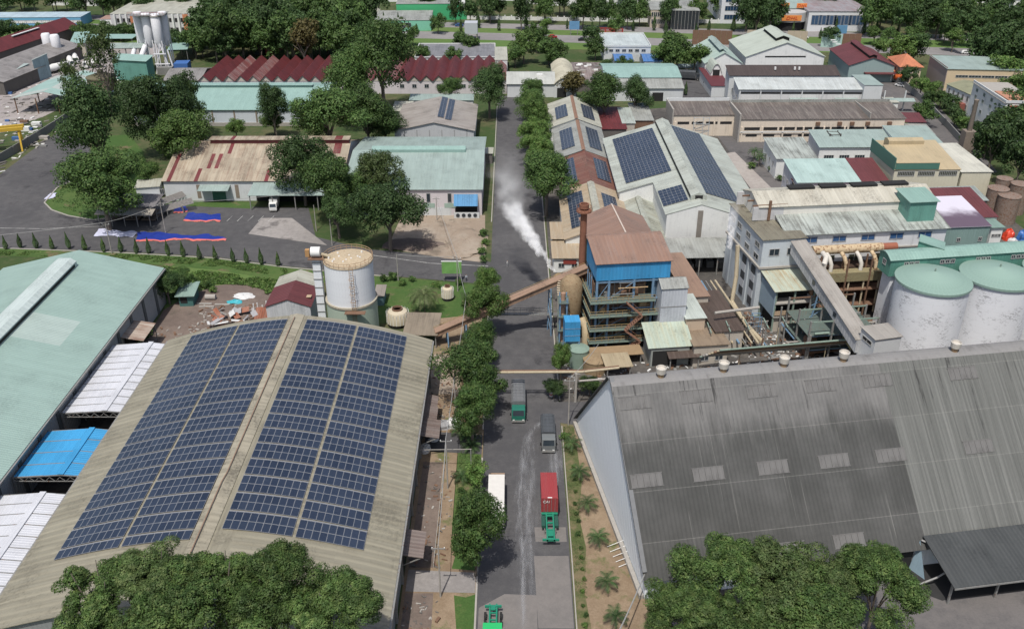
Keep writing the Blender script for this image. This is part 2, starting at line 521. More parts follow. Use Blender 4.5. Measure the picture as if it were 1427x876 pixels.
zone_w('concrete_apron', G_SAND, 0.05, (-15.2,141),(-9.5,141),(-9.8,155),(-15.2,155))
zone_w('concrete_patch', G_ROADC, 0.056, (3.4,86),(8.0,86),(8.0,99.3),(3.1,99.3))
zone_w('concrete_patch', G_ROADC, 0.060, (-4.4,60),(3.3,60),(3.3,91.8),(-1.0,92.0),(-4.4,89.5))
zone_w('concrete_patch', G_ROADC, 0.058, (3.4,102.2),(7.9,102.2),(7.9,105.3),(3.3,105.3))
zone_w('earth_verge', G_DIRT, 0.02, (8.2,55),(24,55),(17.9,91),(14.0,116),(11.4,131),(8.5,133))
zone_w('grass_patch', ground('thin_verge_grass', (0.075,0.095,0.035), (0.17,0.135,0.08), 0.12, 0.7, 0.42, 0.6, fine=0.4), 0.03, (8.3,60),(9.6,60),(10.4,84),(9.8,92),(10.6,101),(10.0,108),(11.0,116),(10.6,131),(8.6,132))
zone_w('plant_yard', G_PLANT, 0.02, (8.6,133),(11,133),(60,138),(130,150),(130,330),(60,330),(20,320),(9.0,250))
zone_w('side_lane', G_ASPH, 0.04, (8.3,132),(12.0,131),(30,132),(30,139),(12,138.5),(8.3,138.5))
zone_w('factory_yard', G_ASPH2, 0.03, (22,50),(120,50),(150,120),(60,112),(40,105),(18,88))
zone('dusty_yard', G_DUST, 0.03, (-160,235),(0,182),(60,163),(95,146),(195,93),(214,80),(235,62),(110,58),(-160,110))
zone('parking', G_ASPH, 0.03, (938,100),(1010,90),(1240,95),(1268,120),(1270,150),(930,150))
zone('lane', G_ASPH2, 0.035, (1205,98),(1245,96),(1300,140),(1360,205),(1390,240),(1330,250),(1280,190))
zone('courtyard', G_ASPH2, 0.04, (1000,190),(1090,190),(1100,260),(1060,270))
zone('paved_path', G_PLANTW, 0.05, (1010,214),(1024,212),(1075,262),(1080,285),(1055,275))
zone('highway', G_HWY, 0.03, (-500,19),(700,46.5),(2000,89),(2000,100),(700,56.5),(-500,28))
zone('highway', G_HWY, 0.03, (-500,8.5),(700,33),(2000,66),(2000,75),(700,40),(-500,14))
zone('meadow', G_MEADOW, 0.02, (-500,14),(700,40),(2000,75),(2000,120),(1300,75),(700,68),(-100,56),(-500,50))

# kerbs
def kerb(name, pts, w=0.25, h=0.13, mat=CONC):
    m = MB()
    for a, b in zip(pts[:-1], pts[1:]):
        m.beam((a[0], a[1], h/2+0.02), (b[0], b[1], h/2+0.02), w, h)
    return tag(m.build(name, mat), kind='structure')
kerb('kerb', [(8.15,60),(8.45,100),(8.55,131)], 0.16, 0.1)
kerb('kerb', [(8.55,139),(8.4,180),(8.1,340)])
kerb('kerb', [(-4.75,60),(-4.85,122)])
kerb('kerb', [(-4.95,130),(-5.05,176)])
kerb('kerb', [(-5.3,222),(-5.4,340)])
kerb('kerb', [(p.x, p.y) for p in pp((118,245),(80,262),(62,283),(72,293),(95,301),(130,307),(178,301))], 0.35, 0.2)
kerb('kerb', [(p.x, p.y) for p in pp((-140,347),(0,346),(160,352),(300,360),(400,373),(545,386))], 0.3, 0.15)
# worn paint marks on the yard
PAINT = ground('worn_road_paint', (0.45, 0.45, 0.43), (0.22, 0.22, 0.22), 0.3, 1.5, 0.45, 0.6, fine=0.2, bumpd=0.002)
def mark(name, a, b, w, z=0.064, px=True):
    A, B = (P(*a), P(*b)) if px else (V(*a, 0), V(*b, 0))
    d = (B-A).normalized(); s = V(-d.y, d.x, 0)*w/2
    m = MB(); m.poly([(A-s).to_tuple()[:2]+(z,), (B-s).to_tuple()[:2]+(z,), (B+s).to_tuple()[:2]+(z,), (A+s).to_tuple()[:2]+(z,)])
    return tag(m.build(name, PAINT), kind='structure')
for x in range(5):
    mark('parking_line', (316+x*14.5, 308.5), (324+x*14.5, 301), 0.14)
mark('lane_line', (0,318), (60,319), 0.2); mark('lane_line', (60,319), (150,315), 0.2)
mark('lane_line', (520,356), (600,367), 0.2); mark('lane_line', (600,367), (680,371), 0.2)
# spilled white powder track on the road: thickest along its middle
t = NT('spilled_white_powder'); p = t.pos()
at = t.n('ShaderNodeAttribute'); at.attribute_name = 'fade'
sp_ = t.n('ShaderNodeSeparateXYZ'); t.l(p, sp_.inputs[0])
a = t.noise(t.comb(t.math('MULTIPLY', sp_.outputs[0], 1.6), t.math('MULTIPLY', sp_.outputs[1], 0.16)), 1.0, 6.0, 0.75)
alpha = t.math('MULTIPLY', t.ramp(a, 0.36, 0.75, 0.0, 0.6), at.outputs['Fac'])
t.l(alpha, t.b.inputs['Alpha'])
POWDER = t.done((0.45, 0.46, 0.48), 0.9)
def trail(pts, w, z=0.052):
    m = MB(); fade = []
    n = len(pts)
    cols = (-1.0, -0.35, 0.0, 0.35, 1.0); fs = (0.0, 0.55, 1.0, 0.55, 0.0)
    for i, (x, y) in enumerate(pts):
        ww = w * (0.7 + 0.4*abs(sin(i*1.7))); e = min(1.0, i/1.5, (n-1-i)/1.5)
        for c, f in zip(cols, fs): m.v.append((x+c*ww, y, z)); fade.append(f*e)
    for i in range(n-1):
        for k in range(4): m.f.append((i*5+k, i*5+k+1, (i+1)*5+k+1, (i+1)*5+k))
    o = m.build('powder_trail', POWDER)
    ca = o.data.attributes.new('fade', 'FLOAT', 'POINT'); ca.data.foreach_set('value', fade)
    return tag(o, kind='structure')
trail([(1.5,84),(1.5,88),(1.4,93),(1.5,100),(1.1,106),(1.0,112),(1.6,118),(2.2,124),(2.8,128),(4.2,131),(6.4,133.5),(7.6,134.5)], 0.9, 0.066)
trail([(3.4,104),(4.6,109),(5.6,113),(6.6,117),(7.2,121),(7.0,126),(7.4,130)], 1.6, 0.050)
trail([(2.6,86),(2.6,95),(2.4,105),(2.6,115),(3.2,122),(3.6,128)], 1.2, 0.054)
# ------------------------------------------------------------------ A: long shed with a curved roof and four solar arrays
SHED_ROOF = metal('beige_sheet_roof', (0.27, 0.25, 0.19), (0.19, 0.17, 0.125), 0.5, rib=1.25, sheet=0.10, dirt=0.3, ribs=0.8)
SHED_WALL = wall('grey_sheet_wall', (0.24, 0.25, 0.25), 0.5, rib=0.6)
fr = (V(-62.3, 78, 0), 0.0, 47.2, 68.5)
A = Bld('storage_shed', 'long storage shed with beige curved sheet roof carrying four solar arrays', 'shed', fr)
EH, RH = 8.0, 12.9
def prof_z(t):                       # t from the left eave
    q = abs(t - A.W/2) / (A.W/2)
    return EH + (RH-EH) * (1 - q**1.6)
N = 24
prof = [(A.W*i/N, prof_z(A.W*i/N)) for i in range(N+1)]
A.walls([(t, z-0.15) for t, z in prof], SHED_WALL, 'y')
rf = MB()
for i in range(N):                   # sheets run across, ribs along the slope
    t0, z0 = prof[i]; t1, z1 = prof[i+1]
    if i == 0: t0 -= 0.6; z0 -= 0.25
    if i == N-1: t1 += 0.6; z1 -= 0.25
    rf.slab((t0,-0.4,z0+0.1),(t1,-0.4,z1+0.1),(t1,A.D+0.5,z1+0.1),(t0,A.D+0.5,z0+0.1),0.1)
rf.build('roof', SHED_ROOF, A.r)
m = MB(); c = A.W/2
m.slab((c-1.3,-0.4,RH+0.16),(c,-0.4,RH+0.42),(c,A.D+0.6,RH+0.42),(c-1.3,A.D+0.6,RH+0.16),0.1)
m.slab((c,-0.4,RH+0.42),(c+1.3,-0.4,RH+0.16),(c+1.3,A.D+0.6,RH+0.16),(c,A.D+0.6,RH+0.42),0.1)
rc = m.build('ridge_cap', metal('beige_ridge_sheet', (0.33,0.30,0.23), None, 0.6, rib=2.0, dirt=0.5), A.r)
m = MB(); m.tube([(c-0.3,2,RH+0.62),(c-0.3,21,RH+0.62),(c-0.1,23,RH+0.62),(c-0.1,A.D-1,RH+0.62)], 0.09, 6)
m.build('cable_conduit', plain('conduit_rust', (0.25,0.17,0.12), 0.7, 0.3), A.r)
m = MB(); m.box(A.W+0.55,-0.4,EH-0.55,A.W+0.85,A.D+0.4,EH-0.25); m.build('gutter', STEEL, A.r)
m = MB(); m.box(-0.85,-0.4,EH-0.55,-0.55,A.D+0.4,EH-0.25); m.build('gutter', STEEL, A.r)
for k in range(10):                  # wall columns
    y = 2 + k*7
    MB().box(A.W+0.02, y-0.2, 0, A.W+0.35, y+0.2, EH-0.6).build('column', STEEL, A.r)
for y, w, d, z in ((16.0,5.2,3.2,4.6),(43.5,5.0,3.4,4.4),(48.8,4.2,2.6,4.0),(53.2,3.4,2.4,3.8)):
    can = MB(); can.slab((A.W,y,z+0.6),(A.W+d,y,z),(A.W+d,y+w,z),(A.W,y+w,z+0.6),0.12)
    co = can.build('door_canopy', metal('brown_canopy_sheet', (0.20,0.165,0.15), (0.13,0.09,0.075), 0.6, rib=0.7), A.r)
    MB().box(A.W+0.03,y+0.6,0,A.W+0.1,y+w-0.6,z-0.3).build('doorway', DARK, A.r)
    mm = MB()
    for yy in (y+0.15, y+w-0.15): mm.beam((A.W+0.05,yy,z-1.6),(A.W+d-0.2,yy,z-0.1),0.12)
    mm.build('bracket', STEEL, co)

# solar panels: one mesh shared by all
CELL = NT('solar_cells'); uvv, u, v = CELL.uv()
du = CELL.math('ABSOLUTE', CELL.math('SUBTRACT', CELL.math('FRACT', CELL.math('DIVIDE', u, 0.158)), 0.5))
dv = CELL.math('ABSOLUTE', CELL.math('SUBTRACT', CELL.math('FRACT', CELL.math('DIVIDE', v, 0.158)), 0.5))
g = CELL.math('GREATER_THAN', CELL.math('MAXIMUM', du, dv), 0.47)
rn = CELL.rnd()
base = CELL.mix(rn, (0.015, 0.023, 0.043), (0.026, 0.037, 0.062))
base = CELL.mix(CELL.ramp(CELL.noise(CELL.pos(), 0.07, 3.0), 0.4, 0.7, 0.0, 0.5), base, (0.035, 0.048, 0.08))
SOLAR = CELL.done(CELL.mix(CELL.math('MULTIPLY', g, 0.25), base, (0.12, 0.13, 0.16)), 0.28, 0.0, 0.5)
ALU = plain('aluminium_frame', (0.25, 0.26, 0.28), 0.45, 0.1, 0.0, 0.5)
def panel_meshes(w, l):
    a = MB(); t = 0.03
    a.box(-w/2,-l/2,0,w/2,-l/2+t,0.05); a.box(-w/2,l/2-t,0,w/2,l/2,0.05)
    a.box(-w/2,-l/2+t,0,-w/2+t,l/2-t,0.05); a.box(w/2-t,-l/2+t,0,w/2,l/2-t,0.05)
    b = MB(); b.box(-w/2+t,-l/2+t,0.005,w/2-t,l/2-t,0.04)
    me = a.mesh('solar_panel', ALU); me.materials.append(SOLAR)
    full = MB(); full.add(a.v, a.f); nf = len(a.f); full.add(b.v, b.f)
    me = full.mesh('solar_panel', ALU); me.materials.append(SOLAR)
    for i, pl in enumerate(me.polygons):
        if i >= nf: pl.material_index = 1
    return me
PANEL = panel_meshes(0.955, 1.62)

def arc_t(t0, dist, sign):
    """walk dist along the roof curve from t0"""
    n = 40; t = t0; step = dist/n
    for _ in range(n):
        s = (prof_z(t+0.01) - prof_z(t-0.01)) / 0.02
        t += sign*step/sqrt(1+s*s)
    return t
def solar_array(side, start, ncol, rows, y_far, label):
    root = empty('solar_array', (A.o.x + A.W/2 + side*(start+4.3), A.o.y+y_far-27, 11), 0, label, 'solar panels', 'solar arrays on the curved roof')
    rail = MB()
    for cidx in range(ncol):
        ta = arc_t(A.W/2 + side*0.001, start + (cidx+0.5)*0.975, side)
        s = (prof_z(ta+0.01) - prof_z(ta-0.01)) / 0.02
        ang = math.atan(s)
        z = prof_z(ta) + 0.24
        for r in range(rows):
            y = y_far - (r//2)*3.7 - (r % 2)*1.66 - 0.83
            o = bpy.data.objects.new('panel', PANEL); COL.objects.link(o)
            o.parent = root
            wx, wy, wz = A.o.x + ta, A.o.y + y, z
            o.location = (wx-root.location.x, wy-root.location.y, wz-root.location.z)
            o.rotation_euler = (0, -ang, 0)
    for r in range((rows+1)//2):
        y = y_far - r*3.7 + 0.16; rail = MB()
        for k in range(9):
            ta = arc_t(A.W/2 + side*0.001, start + k*0.975, side); tb = arc_t(A.W/2 + side*0.001, start + (k+1)*0.975, side)
            rail.beam((A.o.x+ta-root.location.x, A.o.y+y-root.location.y, prof_z(ta)+0.2-11), (A.o.x+tb-root.location.x, A.o.y+y-root.location.y, prof_z(tb)+0.2-11), 0.12, 0.08)
        rail.build('mounting_rail', ALU, root)
    return root
solar_array(1, 2.1, 9, 30, A.D-1.2, 'blue solar array beside the ridge on the slope towards the road')
solar_array(1, 11.3, 9, 30, A.D-1.2, 'blue solar array low on the slope towards the road')
solar_array(-1, 1.4, 9, 31, A.D-1.2, 'blue solar array beside the ridge on the slope towards the canopies')
solar_array(-1, 10.6, 9, 31, A.D-1.2, 'blue solar array low on the slope above the white canopies')

# ------------------------------------------------------------------ B: warehouse with the pale green roof
PALEG = metal('pale_green_roof', (0.27, 0.375, 0.335), (0.25, 0.345, 0.31), 0.6, rib=0.5, sheet=0.05, dirt=0.15, ribs=0.4, patch=((0.35,0.43,0.395),0.06,9.0,12.0))
B = Bld('warehouse', 'large warehouse with pale green gabled roof and long white ridge vent', 'warehouse', (V(-107.2, 70, 0), 0.0, 32.8, 107))
pr = gab(B.W, 8.0, 12.0)
B.walls(pr, wall('warehouse_grey_wall', (0.34,0.35,0.35), 0.35, rib=0.5), 'y')
B.roof(pr, PALEG, 'y', o=0.7, oe=0.6)
m = MB(); cx = B.W/2
vp = [(cx-2.2,11.5),(cx-2.2,12.6),(cx-1.2,13.3),(cx+1.2,13.3),(cx+2.2,12.6),(cx+2.2,11.5)]
m2 = MB(); m2.v = [(x,0,z) for x,z in vp]+[(x,101,z) for x,z in vp]; n=len(vp)
m2.f = [tuple(range(n)), tuple(reversed(range(n,2*n)))] + [(i,n+i,n+(i+1)%n,(i+1)%n) for i in range(n)]
rv = m2.build('ridge_vent', metal('vent_white_sheet', (0.48,0.55,0.53), (0.4,0.47,0.45), 0.4, rib=1.2, sheet=0.06), B.r)
for sx in (-1,1):
    MB().box(cx+sx*2.22-0.03,1,11.75,cx+sx*2.22+0.03,100,12.35).build('louvre', DARK, rv)
m = MB(); m.tube([(cx-3,52,11.2),(cx-3,52,15.5)],0.05,5); m.tube([(cx-3.5,52,14.8),(cx-2.5,52,14.8)],0.04,5); m.build('lightning_rod', STEEL, B.r)
for k in range(16):
    y = 3+k*6.6
    MB().box(B.W+0.02,y-0.5,0.0,B.W+0.16,y+0.5,7.7).build('wall_panel', plain('dark_wall_panel',(0.10,0.11,0.11),0.8,0.2), B.r)
MB().box(B.W+0.72,-0.5,7.55,B.W+1.0,B.D+0.5,7.85).build('gutter', STEEL, B.r)
can = MB(); can.slab((B.W,83,5.0),(B.W+4.2,83,4.3),(B.W+4.2,90,4.3),(B.W,90,5.0),0.12)
co = can.build('door_canopy', metal('rusty_canopy_sheet', (0.42,0.36,0.30), (0.22,0.10,0.06), 0.8, rib=0.7, rust=0.4), B.r)
m = MB(); [m.beam((B.W+4,y,0),(B.W+4,y,4.3),0.15) for y in (83.3,89.7)]; m.build('canopy_post', STEEL, co)
MB().box(B.W+0.17,84,0,B.W+0.22,89,4).build('doorway', DARK, B.r)
# silver duct beside the warehouse
o = P(196,462); m = MB(); m.tube([(0,0,2.6),(2.2,0,2.6),(5.2,-0.6,1.2),(6.0,-0.8,0.5)],0.55,14)
d = empty('duct_unit', (-73.6,150.5,0), 0, 'silver duct on a low frame beside the pale green warehouse', 'duct')
m.build('duct', plain('silver_sheet',(0.55,0.56,0.57),0.35,0.15,0.3), d, True)
m = MB()
for x in (0.6,3.0,5.2):
    for y in (-0.9,0.5): m.beam((x,y,0),(x,y,1.5),0.1)
for y in (-0.9,0.5): m.beam((0.5,y,1.4),(5.3,y,1.4),0.1)
m.build('support_frame', STEEL, d)
m = MB(); m.poly([(0,0,0),(5,0,0),(5,12,0),(0,12,0)])

# ------------------------------------------------------------------ canopies between the warehouse and the shed
TRANSW = metal('white_canopy_sheet', (0.56,0.57,0.60), (0.44,0.45,0.48), 0.4, rib=0.45, sheet=0.06, dirt=0.15)
BLUEC = metal('blue_canopy_sheet', (0.05,0.29,0.55), (0.04,0.22,0.43), 0.4, rib=0.45, sheet=0.12, dirt=0.1)
def canopy(y0, y1, mat, nrow, label, ridge_off=7.2):
    x0, x1, h = -73.9, -63.1, 6.0
    r = empty('yard_canopy', (x0,y0,0), 0, label, 'canopy', 'canopies between the warehouse and the solar shed')
    L = y1-y0; W = x1-x0; step = L/nrow
    for i in range(nrow):
        a, b = i*step+0.1, (i+1)*step-0.1
        for s0, s1, za, zb in ((0,ridge_off-0.35,h,h+0.55),(ridge_off+0.35,W,h+0.55,h+0.15)):
            MB().slab((s0,a,za+random.uniform(0,.03)),(s1,a,zb),(s1,b,zb),(s0,b,za),0.06).build('roof_panel', mat, r)
    MB().slab((ridge_off-0.45,0,h+0.72),(ridge_off+0.45,0,h+0.72),(ridge_off+0.45,L,h+0.72),(ridge_off-0.45,L,h+0.72),0.1).build('ridge_strip', mat, r)
    for i in range(nrow+1):
        m = MB(); y = min(max(i*step,0.1),L-0.1)
        m.beam((0,y,h-0.05),(ridge_off,y,h+0.45),0.14,0.2); m.beam((ridge_off,y,h+0.45),(W,y,h+0.1),0.14,0.2)
        m.beam((0,y,h-0.7),(W,y,h-0.7),0.1)
        for k in range(7):
            xa = W*k/7; m.beam((xa,y,h-0.7),(xa+W/14,y,h+0.05),0.06); m.beam((xa+W/14,y,h+0.05),(xa+W/7,y,h-0.7),0.06)
        m.build('truss', STEEL, r)
        if i % 3 == 0:
            for x in (0.1, W-0.1): MB().box(x-0.1,y-0.1,0,x+0.1,y+0.1,h-0.1).build('post', STEEL, r)
    return r
canopy(126, 148.5, TRANSW, 10, 'white translucent-sheet canopy beyond the blue one, next to the earth yard')
canopy(109.3, 121.2, BLUEC, 4, 'bright blue sheet canopy between two white canopies')
canopy(78, 105.3, TRANSW, 12, 'white sheet canopy on the near side of the blue canopy', 6.5)
zone_w('canopy_floor', G_PLANT, 0.03, (-74.4,70),(-62.3,70),(-62.3,150),(-74.4,150))

# ------------------------------------------------------------------ D: A-frame raw-sugar store with the big grey roof
t = NT('weathered_grey_roof'); uvv, u, v = t.uv()
st = t.noise(t.comb(t.math('MULTIPLY', u, 0.9), t.math('MULTIPLY', v, 0.05)), 1.0, 6.0, 0.75)
st2 = t.noise(t.comb(t.math('MULTIPLY', u, 2.6), t.math('MULTIPLY', v, 0.035)), 1.0, 4.0, 0.7)
bl = t.noise(uvv, 0.12, 5.0, 0.65); fn = t.noise(uvv, 2.0, 4.0, 0.7)
# dirty panels low on the slope, cleaner band under the ridge, a renewed bay to the right
band = t.ramp(t.math('ADD', v, t.math('MULTIPLY', t.math('SUBTRACT', st, 0.5), 14.0)), 18.5, 23.5)
dirty = t.mix(t.ramp(bl, 0.35, 0.7), (0.064,0.065,0.062), (0.09,0.09,0.087))
clean = t.mix(t.ramp(bl, 0.35, 0.65), (0.122,0.121,0.118), (0.165,0.162,0.157))
col = t.mix(band, dirty, clean)
newb = t.mix(t.ramp(st2, 0.4, 0.62), (0.112,0.115,0.108), (0.15,0.153,0.144))
col = t.mix(t.math('GREATER_THAN', u, 39.6), col, newb)
pale = t.ramp(st2, 0.62, 0.70, 0.0, 0.6)
col = t.mix(pale, col, (0.20,0.198,0.185))
rows = t.math('GREATER_THAN', t.math('ABSOLUTE', t.math('SUBTRACT', t.math('FRACT', t.math('DIVIDE', v, 6.8)), 0.5)), 0.494)
col = t.mix(t.math('MULTIPLY', rows, 0.4), col, (0.26,0.255,0.24))
black = t.math('MULTIPLY', t.ramp(st, 0.57, 0.66, 0.0, 0.8), t.ramp(v, 12.0, 20.0))
col = t.mix(black, col, (0.03,0.03,0.03))
w = t.math('SINE', t.math('MULTIPLY', u, 2*pi/0.6))
sid = t.white(t.comb(t.math('FLOOR', t.math('DIVIDE', u, 3.05)), t.math('FLOOR', t.math('DIVIDE', v, 6.8)), 1.0))
col = t.scale(col, t.math('MULTIPLY', t.math('MULTIPLY_ADD', fn, 0.24, 0.88), t.math('MULTIPLY_ADD', sid, 0.14, 0.93)))
t.bump(w, 0.05, 0.6)
ARoof = t.done(col, 0.85, 0.0, 0.2)
DA = radians(9.1)
Dn = P(897.5, 834)
D = Bld('sugar_store', 'tall A-frame store with huge weathered grey roof and pale blue gable wall', 'warehouse', (V(Dn.x, Dn.y, 0), DA, 110, 41))
NW, RZ = 4.6, 22.0
ridge_t = 20.6
# profile across: near eave, ridge, far eave
prD = [(0, NW), (ridge_t-1.6, RZ-0.7), (ridge_t, RZ), (ridge_t+1.6, RZ-0.7), (D.D, 1.2)]
GABLE = wall('pale_blue_gable', (0.76,0.80,0.83), 0.2, (0.58,0.61,0.64), rib=0.8)
D.walls(prD, GABLE, 'x')
# the near slope in two bays, the second starts where the awning begins
m = MB()
def slope(m, x0, x1, t0, z0, t1, z1, th=0.14):
    m.slab((x0,t0,z0+th),(x1,t0,z1*0+z0+th),(x1,t1,z1+th),(x0,t1,z1+th),th)
sl = (RZ-0.7-NW)/(ridge_t-1.6)
slope(m, -0.5, 40, -1.0, NW-1.0*sl, ridge_t-1.5, RZ-0.7+0.1*sl)
slope(m, 40, 110, -1.0, NW-1.0*sl, ridge_t-1.5, RZ-0.7+0.1*sl)
rfD = m.build('roof', ARoof, D.r)
m = MB(); slope(m, -0.5, 110, ridge_t+1.5, RZ-0.7, D.D+0.6, 0.8); m.build('roof', ARoof, D.r)
m = MB(); rr = []
for k in range(9):
    a = pi*(k/8); rr.append((ridge_t - 2.0*cos(a), RZ-1.35 + 1.0*sin(a)))
for (a0,b0),(a1,b1) in zip(rr[:-1],rr[1:]): m.slab((-0.6,a0,b0+0.14),(110,a0,b0+0.14),(110,a1,b1+0.14),(-0.6,a1,b1+0.14),0.1)
m.build('ridge_cap', wall('ridge_cap_sheet',(0.22,0.215,0.21),0.6,(0.09,0.085,0.08),rib=1.2), D.r)
MB().slab((-0.6,-0.2,NW+0.4),(0.0,-0.2,NW+0.4),(0.0,ridge_t,RZ+0.2),(-0.6,ridge_t,RZ+0.2),0.3).build('verge_trim', plain('verge_grey',(0.16,0.165,0.17),0.8,0.2), D.r)
# translucent sheets: small frames of five sheets each
SKY = wall('old_skylight_sheet', (0.145,0.142,0.138), 0.9, (0.068,0.066,0.064), rib=0.45)
sm = MB()
for k in range(5):
    sm.box(-2.2+k*0.89,-0.85,0,-2.2+k*0.89+0.84,0.85,0.07)
sm.box(-2.3,0.85,0,2.3,0.95,0.12); sm.box(-2.3,-0.95,0,2.3,-0.85,0.08)
skm = sm.mesh('skylight', SKY)
ang = math.atan(sl)
def on_slope(px, py):
    """photograph pixel -> local x and t on the near slope"""
    lo, hi = -1.0, ridge_t
    for _ in range(40):
        mid = (lo+hi)/2; z = NW + sl*mid
        q = D.lp(px, py, z)
        if q.y > mid: lo = mid
        else: hi = mid
    return q.x, mid
for px, py in ((885,562),(970,553),(1061,546),(1143,538),(1222,531),(1341,521),(901,670),(987,661),(1077,652),(1162,643),(1241,635),(1363,623),(1100,766),(1183,754)):
    x, tt = on_slope(px, py)
    obj_from(skm, 'skylight', D.r, (x, tt, NW+sl*tt+0.16), (ang,0,0))
# roof ventilators on the ridge
VENT = plain('vent_white', (0.50,0.47,0.42), 0.6, 0.2, 0, 0.4, 0.12)
for px in (920,1007,1091,1174,1329):
    q = D.lp(px, 500, RZ-0.3)
    for _ in range(3):
        py = 500; q = None
        # find the ridge point in this pixel column
        lo, hi = 0.0, 110.0
        for _ in range(40):
            mid = (lo+hi)/2
            wp = D.o + V(cos(DA)*mid - sin(DA)*ridge_t, sin(DA)*mid + cos(DA)*ridge_t, RZ)
            xx = 713.5 + F_PX*wp.x/depth_at(wp)
            if xx < px: lo = mid
            else: hi = mid
        x = mid
    vt = MB().lathe([(0.42,RZ-0.6),(0.5,RZ+0.1),(0.36,RZ+0.4)],14,(x,ridge_t-0.3)).build('ventilator', plain('vent_rust',(0.36,0.25,0.15),0.8,0.35,0,0.3,0.4), D.r)
    MB().lathe([(0.7,RZ+0.4),(0.78,RZ+1.25),(0.66,RZ+1.35),(0.6,RZ+1.0),(0.0,RZ+0.9)],16,(x,ridge_t-0.3)).build('ventilator_hood', VENT, vt)
# base kerb of the gable wall
MB().box(-0.7,0,0,-0.1,D.D,0.7).build('plinth', CONC, D.r)
# low door bay under the eave at the corner
MB().box(0.3,-0.12,0,4.6,-0.02,NW-1.0).build('wall_panel', wall('pale_bay_wall',(0.5,0.54,0.57),0.3), D.r)
MB().box(4.9,-0.16,0,5.8,-0.02,NW-1.0).build('door', plain('green_grey_door',(0.14,0.24,0.23),0.7,0.2), D.r)
# awning at the loading opening: dark sheet roof on posts
xa, ta = on_slope(1285, 752); 
AW = Bld('loading_awning', 'flat dark sheet awning over the loading bay of the sugar store', 'awning', (D.o + V(cos(DA)*xa + sin(DA)*7.5, sin(DA)*xa - cos(DA)*7.5, 0), DA, 28, 7.8))
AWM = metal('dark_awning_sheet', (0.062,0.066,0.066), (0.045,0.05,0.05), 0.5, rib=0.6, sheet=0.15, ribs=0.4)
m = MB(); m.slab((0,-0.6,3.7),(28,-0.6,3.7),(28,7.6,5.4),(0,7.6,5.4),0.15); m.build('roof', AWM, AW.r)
MB().box(-0.02,-0.75,3.45,28.05,-0.66,3.7).build('edge_trim', STEEL, AW.r)
for k in range(5):
    MB().box(0.3+k*6.8,0.2,0,0.55+k*6.8,0.45,3.7).build('post', STEEL, AW.r)
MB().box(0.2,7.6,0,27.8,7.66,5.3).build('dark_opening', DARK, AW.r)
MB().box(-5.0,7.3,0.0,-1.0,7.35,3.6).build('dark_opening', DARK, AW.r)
m = MB(); m.add([(-1.2,7.2,0),(-0.2,4.8,0),(0.6,7.2,0),(-0.5,7.3,5.0)],[(0,1,3),(1,2,3),(0,3,2),(0,2,1)]); m.build('brace', wall('brace_blue',(0.26,0.36,0.42),0.3), AW.r)

zone_w('loading_floor_shade', plain('painted_awning_shade',(0.03,0.03,0.03),0.9,0.3), 0.05, *[((D.o + V(cos(DA)*(xa+a) + sin(DA)*b, sin(DA)*(xa+a) - cos(DA)*b, 0)).x, (D.o + V(cos(DA)*(xa+a) + sin(DA)*b, sin(DA)*(xa+a) - cos(DA)*b, 0)).y) for a, b in ((-6,0),(30,0),(30,6.6),(0,6.6),(-6,1.2))])  # near-black ground sheet: shade under the awning put into the colour
# ------------------------------------------------------------------ solar arrays on other roofs
PANEL_B = panel_meshes(0.97, 1.62)
def solar_plane(root_name, label, p0, eu, ev, ncol, nrow, lift=0.2, pitch_u=1.0, pitch_v=1.68, every=0, gap=0.0, group='solar arrays on the middle halls'):
    """p0: world corner on the roof plane, eu/ev: unit vectors in the plane (across, along)"""
    n = eu.cross(ev).normalized()
    if n.z < 0: n = -n
    root = empty(root_name, p0 + n*lift, 0, label, 'solar panels', group)
    M = Matrix((eu, ev, n)).transposed()
    if M.determinant() < 0: M = Matrix((eu, -ev, n)).transposed()
    eul = M.to_euler()
    for j in range(nrow):
        for i in range(ncol):
            q = eu*((i+0.5)*pitch_u) + ev*((j+0.5)*pitch_v + (gap*(j//every) if every else 0))
            obj_from(PANEL_B, 'panel', root, q, eul)
    return root

